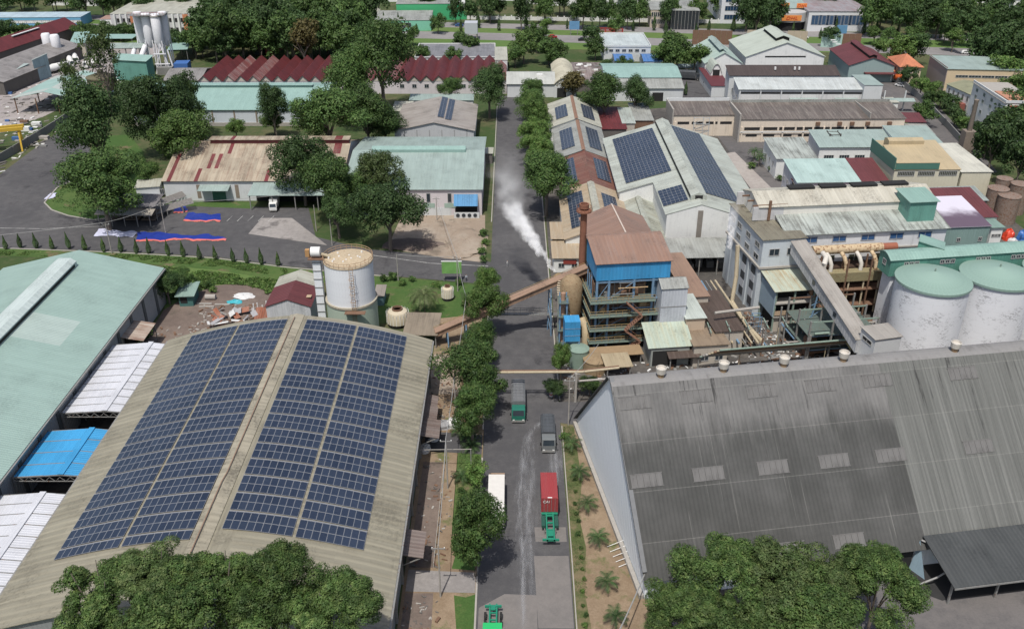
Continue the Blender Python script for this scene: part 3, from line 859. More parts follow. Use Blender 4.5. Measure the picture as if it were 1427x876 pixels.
# ------------------------------------------------------------------ chain of gabled halls beside the road
CREAMR = metal('cream_roof', (0.40,0.40,0.34), (0.30,0.28,0.22), 0.5, rib=0.8, dirt=0.3)
GREYR = metal('grey_sheet_roof', (0.30,0.31,0.29), (0.20,0.20,0.18), 0.6, rib=0.8, dirt=0.4)
RUSTR = metal('rusty_red_roof', (0.16,0.065,0.048), (0.25,0.17,0.13), 0.6, rib=0.8, dirt=0.4, rust=0.4)
TANR = metal('tan_roof', (0.36,0.28,0.19), (0.42,0.38,0.30), 0.5, rib=0.8, dirt=0.25)
WHW = wall('white_hall_wall', (0.70,0.71,0.69), 0.4)
CRW = wall('cream_hall_wall', (0.52,0.48,0.40), 0.45)
def hall(name, label, x0, x1, y0, y1, eh, rh, rm, wm, ridge_mat=None, vent=None, cat='hall', o=0.5):
    b = Bld(name, label, cat, (V(x0,y0,0), 0.0, x1-x0, y1-y0))
    pr = gab(b.W, eh, rh)
    b.walls(pr, wm, 'y'); b.roof(pr, rm, 'y', o=o, oe=0.35)
    c = b.W/2
    m = MB(); s = (rh-eh)/c
    m.slab((c-0.55,-0.4,rh+0.2-0.55*s),(c,-0.4,rh+0.24),(c,b.D+0.4,rh+0.24),(c-0.55,b.D+0.4,rh+0.2-0.55*s),0.06)
    m.slab((c,-0.4,rh+0.24),(c+0.55,-0.4,rh+0.2-0.55*s),(c+0.55,b.D+0.4,rh+0.2-0.55*s),(c,b.D+0.4,rh+0.24),0.06)
    m.build('ridge_cap', ridge_mat or rm, b.r)
    if vent:
        v0, v1, vw, vh = vent
        m = MB(); pts = [(c-vw,rh-0.6),(c-vw,rh+vh*0.6),(c,rh+vh),(c+vw,rh+vh*0.6),(c+vw,rh-0.6)]
        k = len(pts); m.v = [(x,v0,z) for x,z in pts]+[(x,v1,z) for x,z in pts]
        m.f = [tuple(range(k)), tuple(reversed(range(k,2*k)))]+[(i,k+i,k+(i+1)%k,(i+1)%k) for i in range(k)]
        m.build('ridge_vent', ridge_mat or rm, b.r)
    return b
BROWNCAP = plain('brown_cap', (0.22,0.13,0.09), 0.8, 0.25)
s1 = hall('gabled_hall', 'pale gabled hall with brown ridge next to round green trees', 12.5, 28.0, 285.5, 312, 6.0, 8.8, CREAMR, WHW, BROWNCAP)
s2 = hall('gabled_hall', 'weathered grey gabled hall between the pale hall and the rust-red one', 13.2, 27.8, 256, 285, 5.6, 8.3, GREYR, WHW, BROWNCAP)
s3 = hall('gabled_hall', 'rust-red gabled hall with solar strips in the chain of halls', 13.4, 28.0, 229.5, 255.6, 5.3, 8.0, RUSTR, CRW, None, None)
s4 = hall('gabled_hall', 'tan and cream gabled hall with ridge vent behind the chimney', 12.6, 28.2, 199, 229, 5.3, 8.2, TANR, WHW, CREAMR, (0.5,29,0.9,0.9))
def slope_frame(b, side, eh, rh, dist, y):
    """point on a hall's slope: dist from the ridge down the slope"""
    c = b.W/2; L = sqrt(c*c+(rh-eh)**2); d = V(side*c/L, 0, -(rh-eh)/L)
    return b.o + V(c, y, rh+0.12) + d*dist, d
for b, eh, rh, spec in ((s1,6.0,8.8,((-1,2.4,5,4,8),(1,2.6,4,4,9))), (s2,5.6,8.3,((-1,2.2,5,4,11),(1,2.2,4,4,12))),
                        (s3,5.3,8.0,((-1,3.4,3,4,12),(1,2.2,5,4,10))), (s4,5.3,8.2,((-1,2.6,4,4,13),(1,2.4,4,4,12)))):
    for side, dist, y, nc, nr in spec:
        q, d = slope_frame(b, side, eh, rh, dist, y)
        solar_plane('solar_array', 'small blue solar array on the %s slope of the %s' % ('road-side' if side < 0 else 'inner', {id(s1):'pale hall',id(s2):'weathered grey hall',id(s3):'rust-red hall',id(s4):'tan hall'}[id(b)]), q, d, V(0,1,0), nc, nr)
# ------------------------------------------------------------------ big hall with wide solar roof
BIGR = metal('pale_hall_roof', (0.40,0.43,0.385), (0.30,0.30,0.255), 0.5, rib=0.8, dirt=0.3)
T = Bld('solar_hall', 'wide pale hall whose roof carries big blue solar fields and a long ridge monitor', 'hall', (V(27.5,201,0), 0.0, 33.0, 66))
eh, rh = 8.0, 13.0
pr = gab(T.W, eh, rh)
zc = lambda x: eh + (rh-eh)*(1-abs(x-T.W/2)/(T.W/2))
T.walls(pr, WHW, 'y', x0=22)
T.roof(pr, BIGR, 'y', x0=22, o=0.6, oe=0.3)
xl = 8.6
T.walls([(xl,zc(xl)-0.05),(T.W/2,rh-0.05),(T.W-0.02,eh-0.05)], WHW, 'y', x0=0, x1=21.98)
T.roof([(xl,zc(xl)),(T.W/2,rh),(T.W,eh)], BIGR, 'y', x0=0, x1=21.6, o=0.4, oe=0.08)
m = MB(); c = T.W/2
pts = [(c-1.9,rh-0.7),(c-1.9,rh+0.7),(c,rh+1.5),(c+1.9,rh+0.7),(c+1.9,rh-0.7)]; k=5
m.v=[(x,4,z) for x,z in pts]+[(x,65.5,z) for x,z in pts]
m.f=[tuple(range(k)),tuple(reversed(range(k,2*k)))]+[(i,k+i,k+(i+1)%k,(i+1)%k) for i in range(k)]
rv = m.build('ridge_vent', BIGR, T.r)
for sx in (-1,1): MB().box(c+sx*1.93-0.03,5,rh-0.05,c+sx*1.93+0.03,65,rh+0.5).build('louvre', DARK, rv)
MB().box(c-0.9,3.9,rh-0.1,c+0.9,3.97,rh+0.8).build('louvre', DARK, rv)
MB().box(15.8,-0.12,0,17.0,-0.02,11.6).build('wall_panel', plain('brown_grey_panel',(0.22,0.20,0.175),0.8,0.2), T.r)
L = sqrt((T.W/2)**2+(rh-eh)**2); dL = V(-T.W/2/L,0,-(rh-eh)/L); dR = V(T.W/2/L,0,-(rh-eh)/L)
def tp(side, dist, y): return T.o + V(c,y,rh+0.12) + (dL if side<0 else dR)*dist
solar_plane('solar_array', 'large blue solar field on the road-side slope of the wide pale hall', tp(-1,3.2,25.5), dL, V(0,1,0), 12, 22)
solar_plane('solar_array', 'square blue solar array on the projecting front slope of the wide pale hall', tp(-1,1.6+0.8,4.5), dL, V(0,1,0), 6, 6)
solar_plane('solar_array', 'long grey-blue solar field on the inner slope of the wide pale hall', tp(1,2.6,9.0), dR, V(0,1,0), 9, 32, every=4, gap=0.25)
# low monitor hall between the chain and the wide hall
lo = hall('lean_hall', 'low weathered hall with narrow ridge vent squeezed before the wide pale hall', 28.4, 35.8, 200, 222.8, 5.0, 6.6, metal('weathered_pale_roof',(0.36,0.38,0.33),(0.26,0.24,0.18),0.6,rib=0.8,dirt=0.5), WHW, None, (1,22,0.7,0.7))
# loading shed in front of it
b = Bld('loading_shed', 'open loading shed with flat pale roof before the white gable wall', 'shed', (V(34,189.6,0), radians(3), 17, 8.5))
b.roof([(0,4.6),(8.5,5.6)], GREYR, 'x', o=0.2, oe=0.2)
for x in (0.3,4.4,8.5,12.6,16.7): b.box('post', STEEL, x-0.12,0.2,0,x+0.12,0.45,4.5)
b.box('back_wall', DARK, 0,8.3,0,17,8.45,5.4)
random.seed(4)
for k in range(6): b.box('crate', plain('crate_grey',(0.2,0.2,0.19),0.8,0.3), 1+k*2.6,2+random.random()*3,0.03,2.6+k*2.6,6.5,1.2+random.random()*1.4)
# low buildings by the road with beige roofs
b = Bld('gatehouse', 'low roadside building with stepped beige roof and red-marked white wall', 'building', (V(7.9+1.6,192,0), 0.0, 6.6, 17))
b.walls([(0,3.6),(17,4.2)], WHW, 'x'); b.roof([(0,3.7),(8,4.1)], TANR, 'x', o=0.5); b.roof([(8.4,4.7),(17,5.2)], TANR, 'x', o=0.3)
b.windows('f',2,1.8,4.8,1.8,1.4,1.2); b.box('sign_board', plain('red_board',(0.25,0.05,0.04),0.6,0.2), 2.2,-0.2,2.2,5.2,-0.11,3.2)

# ------------------------------------------------------------------ E: boiler house on a steel frame
PA = 7.0
E = Bld('boiler_house', 'boiler house with bright blue cladding above an open steel frame of stairs and platforms', 'boiler house', frame((832,367.7),(936,362.7),18.3,depth=9.5,ang=PA))
BLUEW = metal('blue_cladding', (0.05,0.28,0.54), (0.06,0.24,0.45), 0.5, rib=0.7, sheet=0.12, dirt=0.2)
BROWNR = metal('brown_sheet_roof', (0.25,0.155,0.115), (0.26,0.19,0.16), 0.6, rib=0.8, sheet=0.10, dirt=0.25)
W_, D_ = E.W, E.D
m = MB()
for a in ((0,0,W_,0),(W_,0,W_,D_),(W_,D_,0,D_),(0,D_,0,0)):
    x0,y0,x1,y1 = a; z0t = 18.3 if y0 == 0 else 20.0; z1t = 18.3 if y1 == 0 else 20.0
    m.poly([(x0,y0,14.7),(x1,y1,14.7),(x1,y1,z1t),(x0,y0,z0t)])
E.r_cl = m.build('cladding', BLUEW, E.r)
E.roof([(0,18.3),(9.5*0.92,20.1),(D_,20.0)], BROWNR, 'x', o=0.4, oe=0.3)
levels = (2.0, 4.7, 7.7, 10.7, 14.6)
cols_x = [0.25, W_*0.18, W_*0.52, W_*0.78, W_-0.25]
for x in cols_x:
    for y in (0.25, D_/2, D_-0.25):
        MB().box(x-0.2,y-0.2,0,x+0.2,y+0.2,14.7).build('column', BSTEEL, E.r)
PLAT = plain('platform_grating', (0.10,0.13,0.115), 0.8, 0.3, 0, 0.3, 0.2)
for i, z in enumerate(levels[:-1]):
    E.box('platform', PLAT, -1.1,-1.2,z-0.12,W_-0.2 if i < 3 else W_*0.8,1.5,z)
    E.box('platform', PLAT, -1.1,1.5,z-0.12,1.5,D_,z)
    E.box('edge_beam', GSTEEL, -1.2,-1.3,z-0.3,W_-0.1 if i < 3 else W_*0.8,-1.2,z+0.06)
    E.box('edge_beam', GSTEEL, -1.2,-1.2,z-0.3,-1.1,D_,z+0.06)
    m = MB(); n = 12; x1 = W_-0.2 if i < 3 else W_*0.8
    for k in range(n+1):
        x = -1.15+(x1+1.1)*k/n; m.beam((x,-1.25,z),(x,-1.25,z+1.05),0.05)
    m.beam((-1.15,-1.25,z+1.05),(x1,-1.25,z+1.05),0.06); m.beam((-1.15,-1.25,z+0.55),(x1,-1.25,z+0.55),0.05)
    m.beam((-1.15,-1.25,z+1.05),(-1.15,D_,z+1.05),0.06)
    for k in range(9): y = -1.2+D_*k/8; m.beam((-1.15,y,z),(-1.15,y,z+1.05),0.05)
    m.build('railing', plain('ochre_rail',(0.36,0.25,0.11),0.6,0.2,0,0.4,0.2), E.r)
for z in levels:
    for y in (0.25,D_/2,D_-0.25): E.box('beam', BSTEEL, 0.45,y-0.12,z-0.5,W_-0.45,y+0.12,z-0.2)
for i in range(4):                                   # zigzag stairs
    z0, z1 = ((0,)+levels)[i], levels[i]
    xa, xb = (W_*0.40, W_*0.62) if i % 2 == 0 else (W_*0.62, W_*0.40)
    m = MB()
    for y in (-2.2,-1.45): m.beam((xa,y,z0+0.05),(xb,y,z1),0.08,0.25)
    for k in range(9):
        q = k/9; m.box(xa+(xb-xa)*q-0.13,-2.15,z0+(z1-z0)*q,xa+(xb-xa)*q+0.13,-1.5,z0+(z1-z0)*q+0.05)
    m.beam((xa,-2.2,z0+1.0),(xb,-2.2,z1+1.0),0.05)
    m.build('stair_flight', plain('rust_red_stair',(0.24,0.13,0.09),0.7,0.3), E.r)
BOIL = plain('boiler_brick', (0.30,0.20,0.14), 0.9, 0.4)
E.box('boiler', BOIL, 1.6,2.2,1.0,W_*0.72,D_-1,13.9)
for k in range(5): E.box('boiler_stiffener', RUSTST, 1.5,2.05,3.0+k*2.4,W_*0.73,2.2,3.2+k*2.4)
E.box('dark_screen', plain('dark_green_screen',(0.03,0.05,0.045),0.8,0.3), W_*0.74,2.4,0,W_-0.5,2.5,14.4)
for k, (xx, yy) in enumerate(((0.86,1.2),(0.93,1.0))):
    MB().tube([(W_*xx,yy,0.2),(W_*xx,yy,14.4)],0.22,8).build('riser_pipe', BSTEEL, E.r)
for z in (4.0,6.9,9.8,12.6): E.box('side_panel', RUSTST, -0.05,1.0,z-0.6,0.05,D_-0.6,z+0.9)
random.seed(17)
OCH = plain('ochre_duct', (0.38,0.27,0.15), 0.8, 0.3, 0, 0.3, 0.25)
for i, z in enumerate(levels[:-1]):
    z2 = levels[i+1]
    for k in range(6):
        x = random.uniform(1.0, W_-1.5); y = random.uniform(0.2, 1.9)
        MB().tube([(x,y,z),(x,y,z2-0.4)], random.uniform(0.07,0.2), 7).build('riser_pipe', random.choice([BSTEEL,STEEL,OCH,GSTEEL,RUSTST]), E.r, True)
    for k in range(3):
        zz = random.uniform(z+0.5,z2-0.6); y = random.uniform(-0.6,1.6); x0 = random.uniform(0.3,W_*0.5)
        MB().tube([(x0,y,zz),(x0+random.uniform(2,6),y,zz)], random.uniform(0.07,0.16), 7).build('header_pipe', random.choice([BSTEEL,STEEL,OCH,GSTEEL]), E.r, True)
    for k in range(3):
        x = random.uniform(0.5,W_-3); E.box('equipment_box', random.choice([OCH,STEEL,RUSTST,CONC]), x,random.uniform(0.2,1.0),z+0.01,x+random.uniform(0.7,1.6),1.9,z+random.uniform(0.8,1.7))
    for xa, xb in ((cols_x[0],cols_x[1]),(cols_x[1],cols_x[2])):
        m = MB(); m.beam((xa,0.05,z),(xb,0.05,z2-0.4),0.09); m.build('brace', BSTEEL, E.r)
    for k in range(5):
        y = 1.2+k*1.7; MB().tube([(-0.3,y,z),(-0.3,y,z2-0.4)],0.12,6).build('side_pipe', random.choice([BSTEEL,RUSTST,STEEL]), E.r, True)
# white cladded tower in front of the right end
X = Bld('white_tower', 'white sheet-clad tower with a gabled top beside the blue boiler house', 'tower', (E.o + V(cos(radians(PA))*(W_-2.1), sin(radians(PA))*(W_-2.1), 0) - V(-sin(radians(PA)),cos(radians(PA)),0)*2.6, radians(PA), 5.0, 4.6))
X.walls(gab(4.6,13.6,14.6), metal('white_tower_sheet',(0.50,0.53,0.57),(0.40,0.43,0.47),0.4,rib=0.6,sheet=0.08), 'x')
X.roof(gab(4.6,13.6,14.6), GREYR, 'x', o=0.25, oe=0.2)
X.box('band', STEEL, -0.04,-0.05,9.6,5.04,-0.005,9.75)
# green-roofed annex before it
X2 = Bld('annex', 'annex with sloping pale green roof below the white tower', 'annex', (P(906,484.6,4.2)*1.0 - V(0,0,4.2), radians(PA), 8.0, 5.6))
X2.walls([(0,4.0),(5.6,6.0)], wall('annex_wall',(0.30,0.32,0.30),0.5), 'x', x0=0.3, x1=7.7)
X2.roof([(0,4.2),(5.6,6.3)], metal('annex_roof',(0.36,0.42,0.35),(0.42,0.38,0.24),0.5,rib=0.7,dirt=0.35), 'x', o=0.3)
X2.box('opening', DARK, 0.6,-0.05,0.2,5.4,-0.01,3.4)
# brown-roofed upper hall behind
E2 = Bld('fuel_hall', 'tall hall with brown gabled roof behind the blue boiler house', 'hall', (V(16.0,169.6,0), radians(5), 13.2, 15.0))
pr = gab(13.2,16.4,19.2); E2.walls(pr, wall('dark_olive_sheet',(0.10,0.105,0.075),0.5,rib=0.7), 'y'); E2.roof(pr, BROWNR, 'y', o=0.4)
MB().box(6.45,-0.3,19.38,6.75,15.3,19.46).build('ridge_pipe', plain('pale_conduit',(0.5,0.42,0.36),0.7,0.1), E2.r)
# chimney
c0 = V(14.0,168,0); ch = empty('chimney', c0, 0, 'rust-red steel chimney with collar beside the brown-roofed hall', 'chimney')
CHM = plain('chimney_rust', (0.21,0.095,0.06), 0.8, 0.3, 0, 0.3)
MB().lathe([(1.15,0),(1.0,8),(0.7,12),(0.64,25.2)],20).build('stack', CHM, ch, True)
MB().lathe([(0.82,24.4),(1.5,24.6),(1.5,24.9),(0.82,25.0)],20).build('collar', CHM, ch)
MB().lathe([(0.8,25.2),(0.95,25.4),(0.95,26.2),(0.7,26.2),(0.7,25.4),(0,25.3)],20).build('crown', CHM, ch)
m = MB()
for k in range(12): a=2*pi*k/12; m.beam((1.45*cos(a),1.45*sin(a),24.9),(1.45*cos(a),1.45*sin(a),25.7),0.05)
m.tube([(1.45*cos(2*pi*k/16),1.45*sin(2*pi*k/16),25.7) for k in range(17)],0.04,5); m.build('railing', CHM, ch)
# brown drum dust collector, cyclones and the blue hopper
cy = empty('cyclone', (11.6,162,0), 0, 'brown dust cyclone with stair and elbow duct beside the boiler frame', 'cyclone')
CYM = plain('cyclone_brown', (0.27,0.20,0.12), 0.8, 0.35, 0, 0.3, 0.3)
MB().lathe([(1.0,3.2),(2.1,6.0),(2.2,12.2),(1.4,13.4),(0.6,13.8)],22).build('body', CYM, cy, True)
m = MB(); m.tube([(1.6,-1,3.8),(2.4,-1.6,4.6),(2.9,-2.6,3.9),(3.0,-3.4,2.2),(3.0,-3.6,0.2)],0.85,14); m.build('elbow_duct', plain('beige_duct',(0.42,0.34,0.22),0.7,0.2,0,0.3,0.1), cy, True)
m = MB()
for a in range(4): q=pi/4+a*pi/2; m.beam((1.9*cos(q),1.9*sin(q),0),(1.9*cos(q),1.9*sin(q),6.5),0.2)
m.build('leg_frame', STEEL, cy)
m = MB()
for k in range(26):
    a = -0.6-k*0.12; z = 3+k*0.36; m.box(2.5*cos(a)-0.3,2.5*sin(a)-0.3,z,2.5*cos(a)+0.3,2.5*sin(a)+0.3,z+0.06)
m.build('spiral_stair', plain('pale_stair',(0.45,0.38,0.28),0.7,0.2), cy)
d2 = empty('drum', (13.0,174.5,0), 0, 'brown horizontal flue drum lying behind the chimney', 'drum')
MB().tube([(-3.4,1.5,6.2),(-0.6,-2.5,6.6)],1.3,18).build('shell', CYM, d2, True)
m=MB(); m.box(-3.4,-0.8,0,-2.4,1.6,5.2); m.box(-1.2,-2.8,0,-0.4,-0.6,5.4); m.build('saddle', CONC, d2)
hb = Bld('blue_hopper', 'small bright blue hopper box on braced steel legs by the road', 'hopper', (V(10.0,152.4,0), radians(4), 2.9, 2.8))
hb.box('hopper_box', BLUEW, 0,0,4.4,2.9,2.8,8.6)
for k in range(2): hb.box('stiffener', BSTEEL, -0.05,-0.06,5.6+k*1.5,2.95,-0.005,5.72+k*1.5)
m=MB(); m.add([(0.1,0.1,4.4),(2.8,0.1,4.4),(2.8,2.7,4.4),(0.1,2.7,4.4),(1.2,1.1,2.6),(1.7,1.1,2.6),(1.7,1.7,2.6),(1.2,1.7,2.6)],[(0,4,5,1),(1,5,6,2),(2,6,7,3),(3,7,4,0),(4,7,6,5)]); m.build('cone', BSTEEL, hb.r)
for x in (0.1,2.8):
    for y in (0.1,2.7): MB().box(x-0.1,y-0.1,0,x+0.1,y+0.1,4.4).build('leg', BSTEEL, hb.r)
m=MB(); m.beam((0.1,0.05,0.3),(2.8,0.05,4.2),0.1); m.beam((2.8,0.05,0.3),(0.1,0.05,4.2),0.1); m.build('brace', BSTEEL, hb.r)
# pipe frames beside it
for (x,y,h,lab) in ((9.2,156.5,11.5,'rusty pipe trestle with platforms beside the blue hopper'),):
    r = empty('pipe_trestle', (x,y,0), 0, lab, 'trestle')
    for dx in (0,1.3):
        for dy in (0,2.6): MB().box(dx-0.12,dy-0.12,0,dx+0.12,dy+0.12,h).build('column', BSTEEL, r)
    for k in range(4): MB().box(-0.4,-0.4,1.5+k*3,1.7,3.0,1.62+k*3).build('platform', PLAT, r)
    MB().tube([(0.6,1.2,0),(0.6,1.2,h+0.6)],0.42,12).build('riser_duct', plain('peach_duct',(0.36,0.22,0.15),0.8,0.3), r, True)

# inclined bagasse conveyor over the road
def conveyor(name, label, a, b, w, h, side, top, trestles=(), rail=True, cat='conveyor'):
    a, b = Vector(a), Vector(b)
    d = b-a; hd = V(d.x,d.y,0); Ln = hd.length; ang = atan2(d.y,d.x)
    r = empty(name, (a.x,a.y,0), ang, label, cat)
    z0, z1 = a.z, b.z
    def sec(lo, hi, ww, nm, mat):
        m = MB(); vs = []
        for x, z in ((0,z0),(Ln,z1)): vs += [(x,-ww/2,z+lo),(x,ww/2,z+lo),(x,ww/2,z+hi),(x,-ww/2,z+hi)]
        m.add(vs, [(0,1,2,3),(7,6,5,4),(0,4,5,1),(1,5,6,2),(2,6,7,3),(3,7,4,0)])
        return m.build(nm, mat, r)
    sec(0, h, w, 'gallery', side); sec(h+0.004, h+0.16, w+0.5, 'roof', top)
    if rail:
        m = MB(); n = max(4,int(Ln/2))
        for k in range(n+1):
            x = Ln*k/n; z = z0+(z1-z0)*k/n; m.beam((x,w/2+0.7,z+0.1),(x,w/2+0.7,z+1.2),0.06)
        m.beam((0,w/2+0.7,z0+1.2),(Ln,w/2+0.7,z1+1.2),0.06); m.build('railing', plain('ochre_rail',(0.36,0.25,0.11)), r)
        m = MB(); m.slab((0,w/2,z0+0.1),(Ln,w/2,z1+0.1),(Ln,w/2+0.8,z1+0.1),(0,w/2+0.8,z0+0.1),0.1); m.build('walkway', RUSTST, r)
    for f in trestles:
        x = Ln*f; z = z0+(z1-z0)*f; m = MB()
        for s in (-1,1): m.beam((x,s*w*0.9,0),(x,s*w*0.45,z),0.22)
        k = 0
        while 1+k*2.6 < z-0.5:
            m.beam((x,-w*0.8,0.8+k*2.6),(x,w*0.8,min(z-0.3,0.8+(k+1)*2.6)),0.1); k += 1
        m.build('trestle', BSTEEL, r)
    return r
BRNC = metal('brown_conveyor_sheet', (0.30,0.20,0.14), (0.20,0.13,0.09), 0.6, rib=1.0, dirt=0.4)
conveyor('inclined_conveyor', 'brown inclined conveyor rising across the road to the boiler house', P(606,468,2.2), P(817,378,13.0), 1.5, 1.1, BRNC, BRNC, (0.08,0.2,0.76,0.9))
# crossing pipe bridge
pb = empty('pipe_bridge', (0,0,0), 0, 'pair of long pipes crossing the road on posts beside the sugar store', 'pipe bridge')
y0 = P(740,519.5,6.0).y
m = MB(); m.tube([(-8,y0,6.1),(12.2,y0+0.2,6.1),(19,y0+1.6,6.1)],0.22,8); m.build('pipe', BEIGEP, pb, True)
m = MB(); m.tube([(-8,y0+0.7,6.0),(12.2,y0+0.9,6.0),(19,y0+2.3,6.0)],0.16,8); m.build('pipe', RUSTST, pb, True)
m = MB(); m.tube([(11.6,y0-2.0,5.6),(19,y0-1.0,5.6),(24,y0+0.4,5.6)],0.2,8); m.build('pipe', CONC, pb, True)
for x in (-8,11.3): MB().box(x-0.2,y0-0.3,0,x+0.2,y0+1.0,6.0).build('post', CONC, pb)
# service bridge with railing near the boiler (dark)
sb = empty('service_bridge', (0,0,0), 0, 'low railed service bridge across the road below the inclined conveyor', 'footbridge')
yb = P(745,437,4.0).y
MB().box(-6,yb-0.4,3.8,9.4,yb+0.4,4.0).build('deck', STEEL, sb)
for s in (-0.4,0.4):
    m = MB()
    for k in range(13): m.beam((-6+15.4*k/12,yb+s,4.0),(-6+15.4*k/12,yb+s,5.1),0.06)
    m.beam((-6,yb+s,5.1),(9.4,yb+s,5.1),0.07); m.beam((-6,yb+s,4.55),(9.4,yb+s,4.55),0.05); m.build('railing', STEEL, sb)
for x in (-5.9,9.3): MB().box(x-0.15,yb-0.3,0,x+0.15,yb+0.3,3.8).build('post', STEEL, sb)
# ------------------------------------------------------------------ yard between the boiler and the sugar store
BEIGE = metal('beige_flat_roof', (0.36,0.30,0.20), (0.26,0.20,0.13), 0.6, rib=0.9, dirt=0.4)
def shed(name, label, nl, nr, h, depth, hb, rm, wm, ang=PA, cat='shed', open_front=False, o=0.3):
    b = Bld(name, label, cat, frame(nl,nr,h,depth=depth,ang=ang))
    if open_front:
        for x in (0.15,b.W-0.15):
            for y in (0.15,depth-0.15): b.box('post', STEEL, x-0.1,y-0.1,0,x+0.1,y+0.1,min(h,hb)-0.05)
    else: b.walls([(0,h-0.02),(depth,hb-0.02)], wm, 'x')
    b.roof([(0,h),(depth,hb)], rm, 'x', o=o, oe=o)
    return b
DKW = wall('dark_concrete_wall', (0.13,0.12,0.11), 0.5)
OLDW = wall('old_cream_wall', (0.45,0.41,0.35), 0.6)
OLDR = metal('dark_brown_roof', (0.075,0.055,0.045), (0.12,0.09,0.075), 0.6, rib=0.9, dirt=0.4)
shed('pump_shed', 'small shed with flat beige roof below the boiler frame', (846,512), (879,508), 3.2, 4.2, 3.4, BEIGE, DKW, open_front=True)
b = shed('work_platform', 'long brown raised platform in front of the boiler frame', (806,498), (893,489), 2.2, 3.0, 2.2, plain('brown_deck',(0.27,0.19,0.11),0.9,0.3), DKW, open_front=True)
shed('brown_canopy', 'dark brown low canopy between the annex and the ridge ventilators', (934,499), (974,494), 2.6, 3.4, 3.6, OLDR, DKW, open_front=True)
b = shed('turbine_house', 'square house with stained brown flat roof and pale wall beside the annex', (968,482), (1012,474), 4.6, 6.0, 4.7, metal('stained_brown_slab',(0.24,0.185,0.13),(0.15,0.11,0.08),0.6,rib=3.0,dirt=0.5,ribs=0.1), OLDW)
b.window('f', 2.2, 1.8, 1.6, 1.2); b.window('f', 5.0, 1.8, 1.6, 1.2)
b = shed('turbine_hall', 'long low hall with dark brown weathered roof behind the turbine house', (998,462), (1034,456), 5.2, 16.0, 5.6, OLDR, OLDW)
b = shed('pipe_shed', 'long narrow shed with rust-brown roof between boiler house and loading shed', (958,414), (986,410), 7.0, 20.0, 7.4, metal('rust_brown_roof',(0.27,0.18,0.13),(0.2,0.13,0.1),0.5,rib=0.9), OLDW)
b = shed('vent_box', 'cream ventilation box on a pale pitched roof by the turbine hall', (957,444), (982,441), 7.4, 9.0, 7.8, metal('pale_vent_roof',(0.44,0.48,0.44),None,0.4,rib=0.8), wall('peach_box_wall',(0.5,0.40,0.30),0.3))
def drum_tank(name, label, c, r, h, mat, roofm=None, n=24, roof_h=0.4, cat='tank', z0=0.0):
    o = empty(name, (c[0],c[1],0), 0, label, cat)
    MB().lathe([(r,z0),(r,z0+h)],n).build('shell', mat, o, True)
    MB().lathe([(r+0.08,z0+h-0.05),(r+0.08,z0+h+0.1),(0.01,z0+h+roof_h)],n).build('roof', roofm or mat, o)
    return o
q = P(829,516); drum_tank('round_tank', 'low round brown tank near the foot of the boiler frame', (q.x,q.y), 2.3, 2.6, CYM)
q = P(806,508); drum_tank('green_tank', 'grey-green upright tank behind a roadside tree', (q.x,q.y), 1.9, 3.6, plain('grey_green_tank',(0.2,0.27,0.22),0.6,0.2))
# pipe rack behind the sugar store's ridge
pr_ = empty('pipe_rack', (0,0,0), 0, 'pipe rack with many parallel pipes behind the ridge of the sugar store', 'pipe rack')
random.seed(7)
for k in range(8):
    a = P(975+k*4, 497-k*1.3, 3.0+0.35*k); b_ = a + V(34,5.4,0); 
    MB().tube([a,b_],0.14+0.05*(k%3),7).build('pipe', random.choice([BEIGEP,STEEL,GSTEEL,CONC,RUSTST]), pr_, True)
for k in range(6):
    a = P(1012+k*9,478,2.5+0.3*k); b_ = V(a.x-2.5-0.2*k,a.y+25,a.z+1)
    MB().tube([a,b_],0.12+0.05*(k%3),7).build('pipe', random.choice([BEIGEP,STEEL,GSTEEL,CONC,BSTEEL]), pr_, True)
for k in range(7):
    a = P(985+k*26,494-k*2.2,0); 
    MB().box(a.x-0.12,a.y-0.12,0,a.x+0.12,a.y+0.12,6.2).build('post', STEEL, pr_)
    MB().box(a.x-0.1,a.y-1.6,5.6,a.x+0.1,a.y+2.6,5.8).build('cross_beam', GSTEEL, pr_)
random.seed(23)
pc = empty('pipe_maze', (0,0,0), 0, 'maze of steel pipes, valves and small frames between the turbine hall and the sloping gallery', 'pipework')
for k in range(46):
    a = P(random.uniform(1012,1190), random.uniform(440,492), random.uniform(0.6,4.5)); L_ = random.uniform(3,9)
    ax = random.choice([V(0.99,0.15,0),V(-0.15,0.99,0),V(0,0,1)]); 
    if ax.z: a.z = 0.1; L_ = random.uniform(2,6)
    MB().tube([a,a+ax*L_], random.uniform(0.06,0.22), 7).build('pipe', random.choice([BEIGEP,STEEL,RUSTST,GSTEEL,CONC,BSTEEL,plain('pale_green_pipe',(0.3,0.42,0.36),0.6,0.15)]), pc, True)
for k in range(12):
    a = P(random.uniform(1015,1185), random.uniform(450,490), 0); s_ = random.uniform(0.4,0.9); h_ = random.uniform(0.8,2.6)
    MB().lathe([(s_,0.05),(s_,h_),(s_*0.5,h_+s_*0.4),(0.05,h_+s_*0.5)],12,(a.x,a.y)).build('vessel', random.choice([WHITEP,STEEL,CONC,RUSTST]), pc, True)
for k in range(10):
    a = P(random.uniform(1012,1185), random.uniform(445,488), 0); m = MB()
    for dx in (0,1.6):
        for dy in (0,1.6): m.beam((a.x+dx,a.y+dy,0),(a.x+dx,a.y+dy,4.2),0.12)
    for z in (2.0,4.1): m.beam((a.x,a.y,z),(a.x+1.6,a.y,z),0.12); m.beam((a.x,a.y+1.6,z),(a.x+1.6,a.y+1.6,z),0.12); m.beam((a.x,a.y,z),(a.x,a.y+1.6,z),0.12)
    m.build('pipe_frame', random.choice([STEEL,GSTEEL,BSTEEL,RUSTST]), pc)
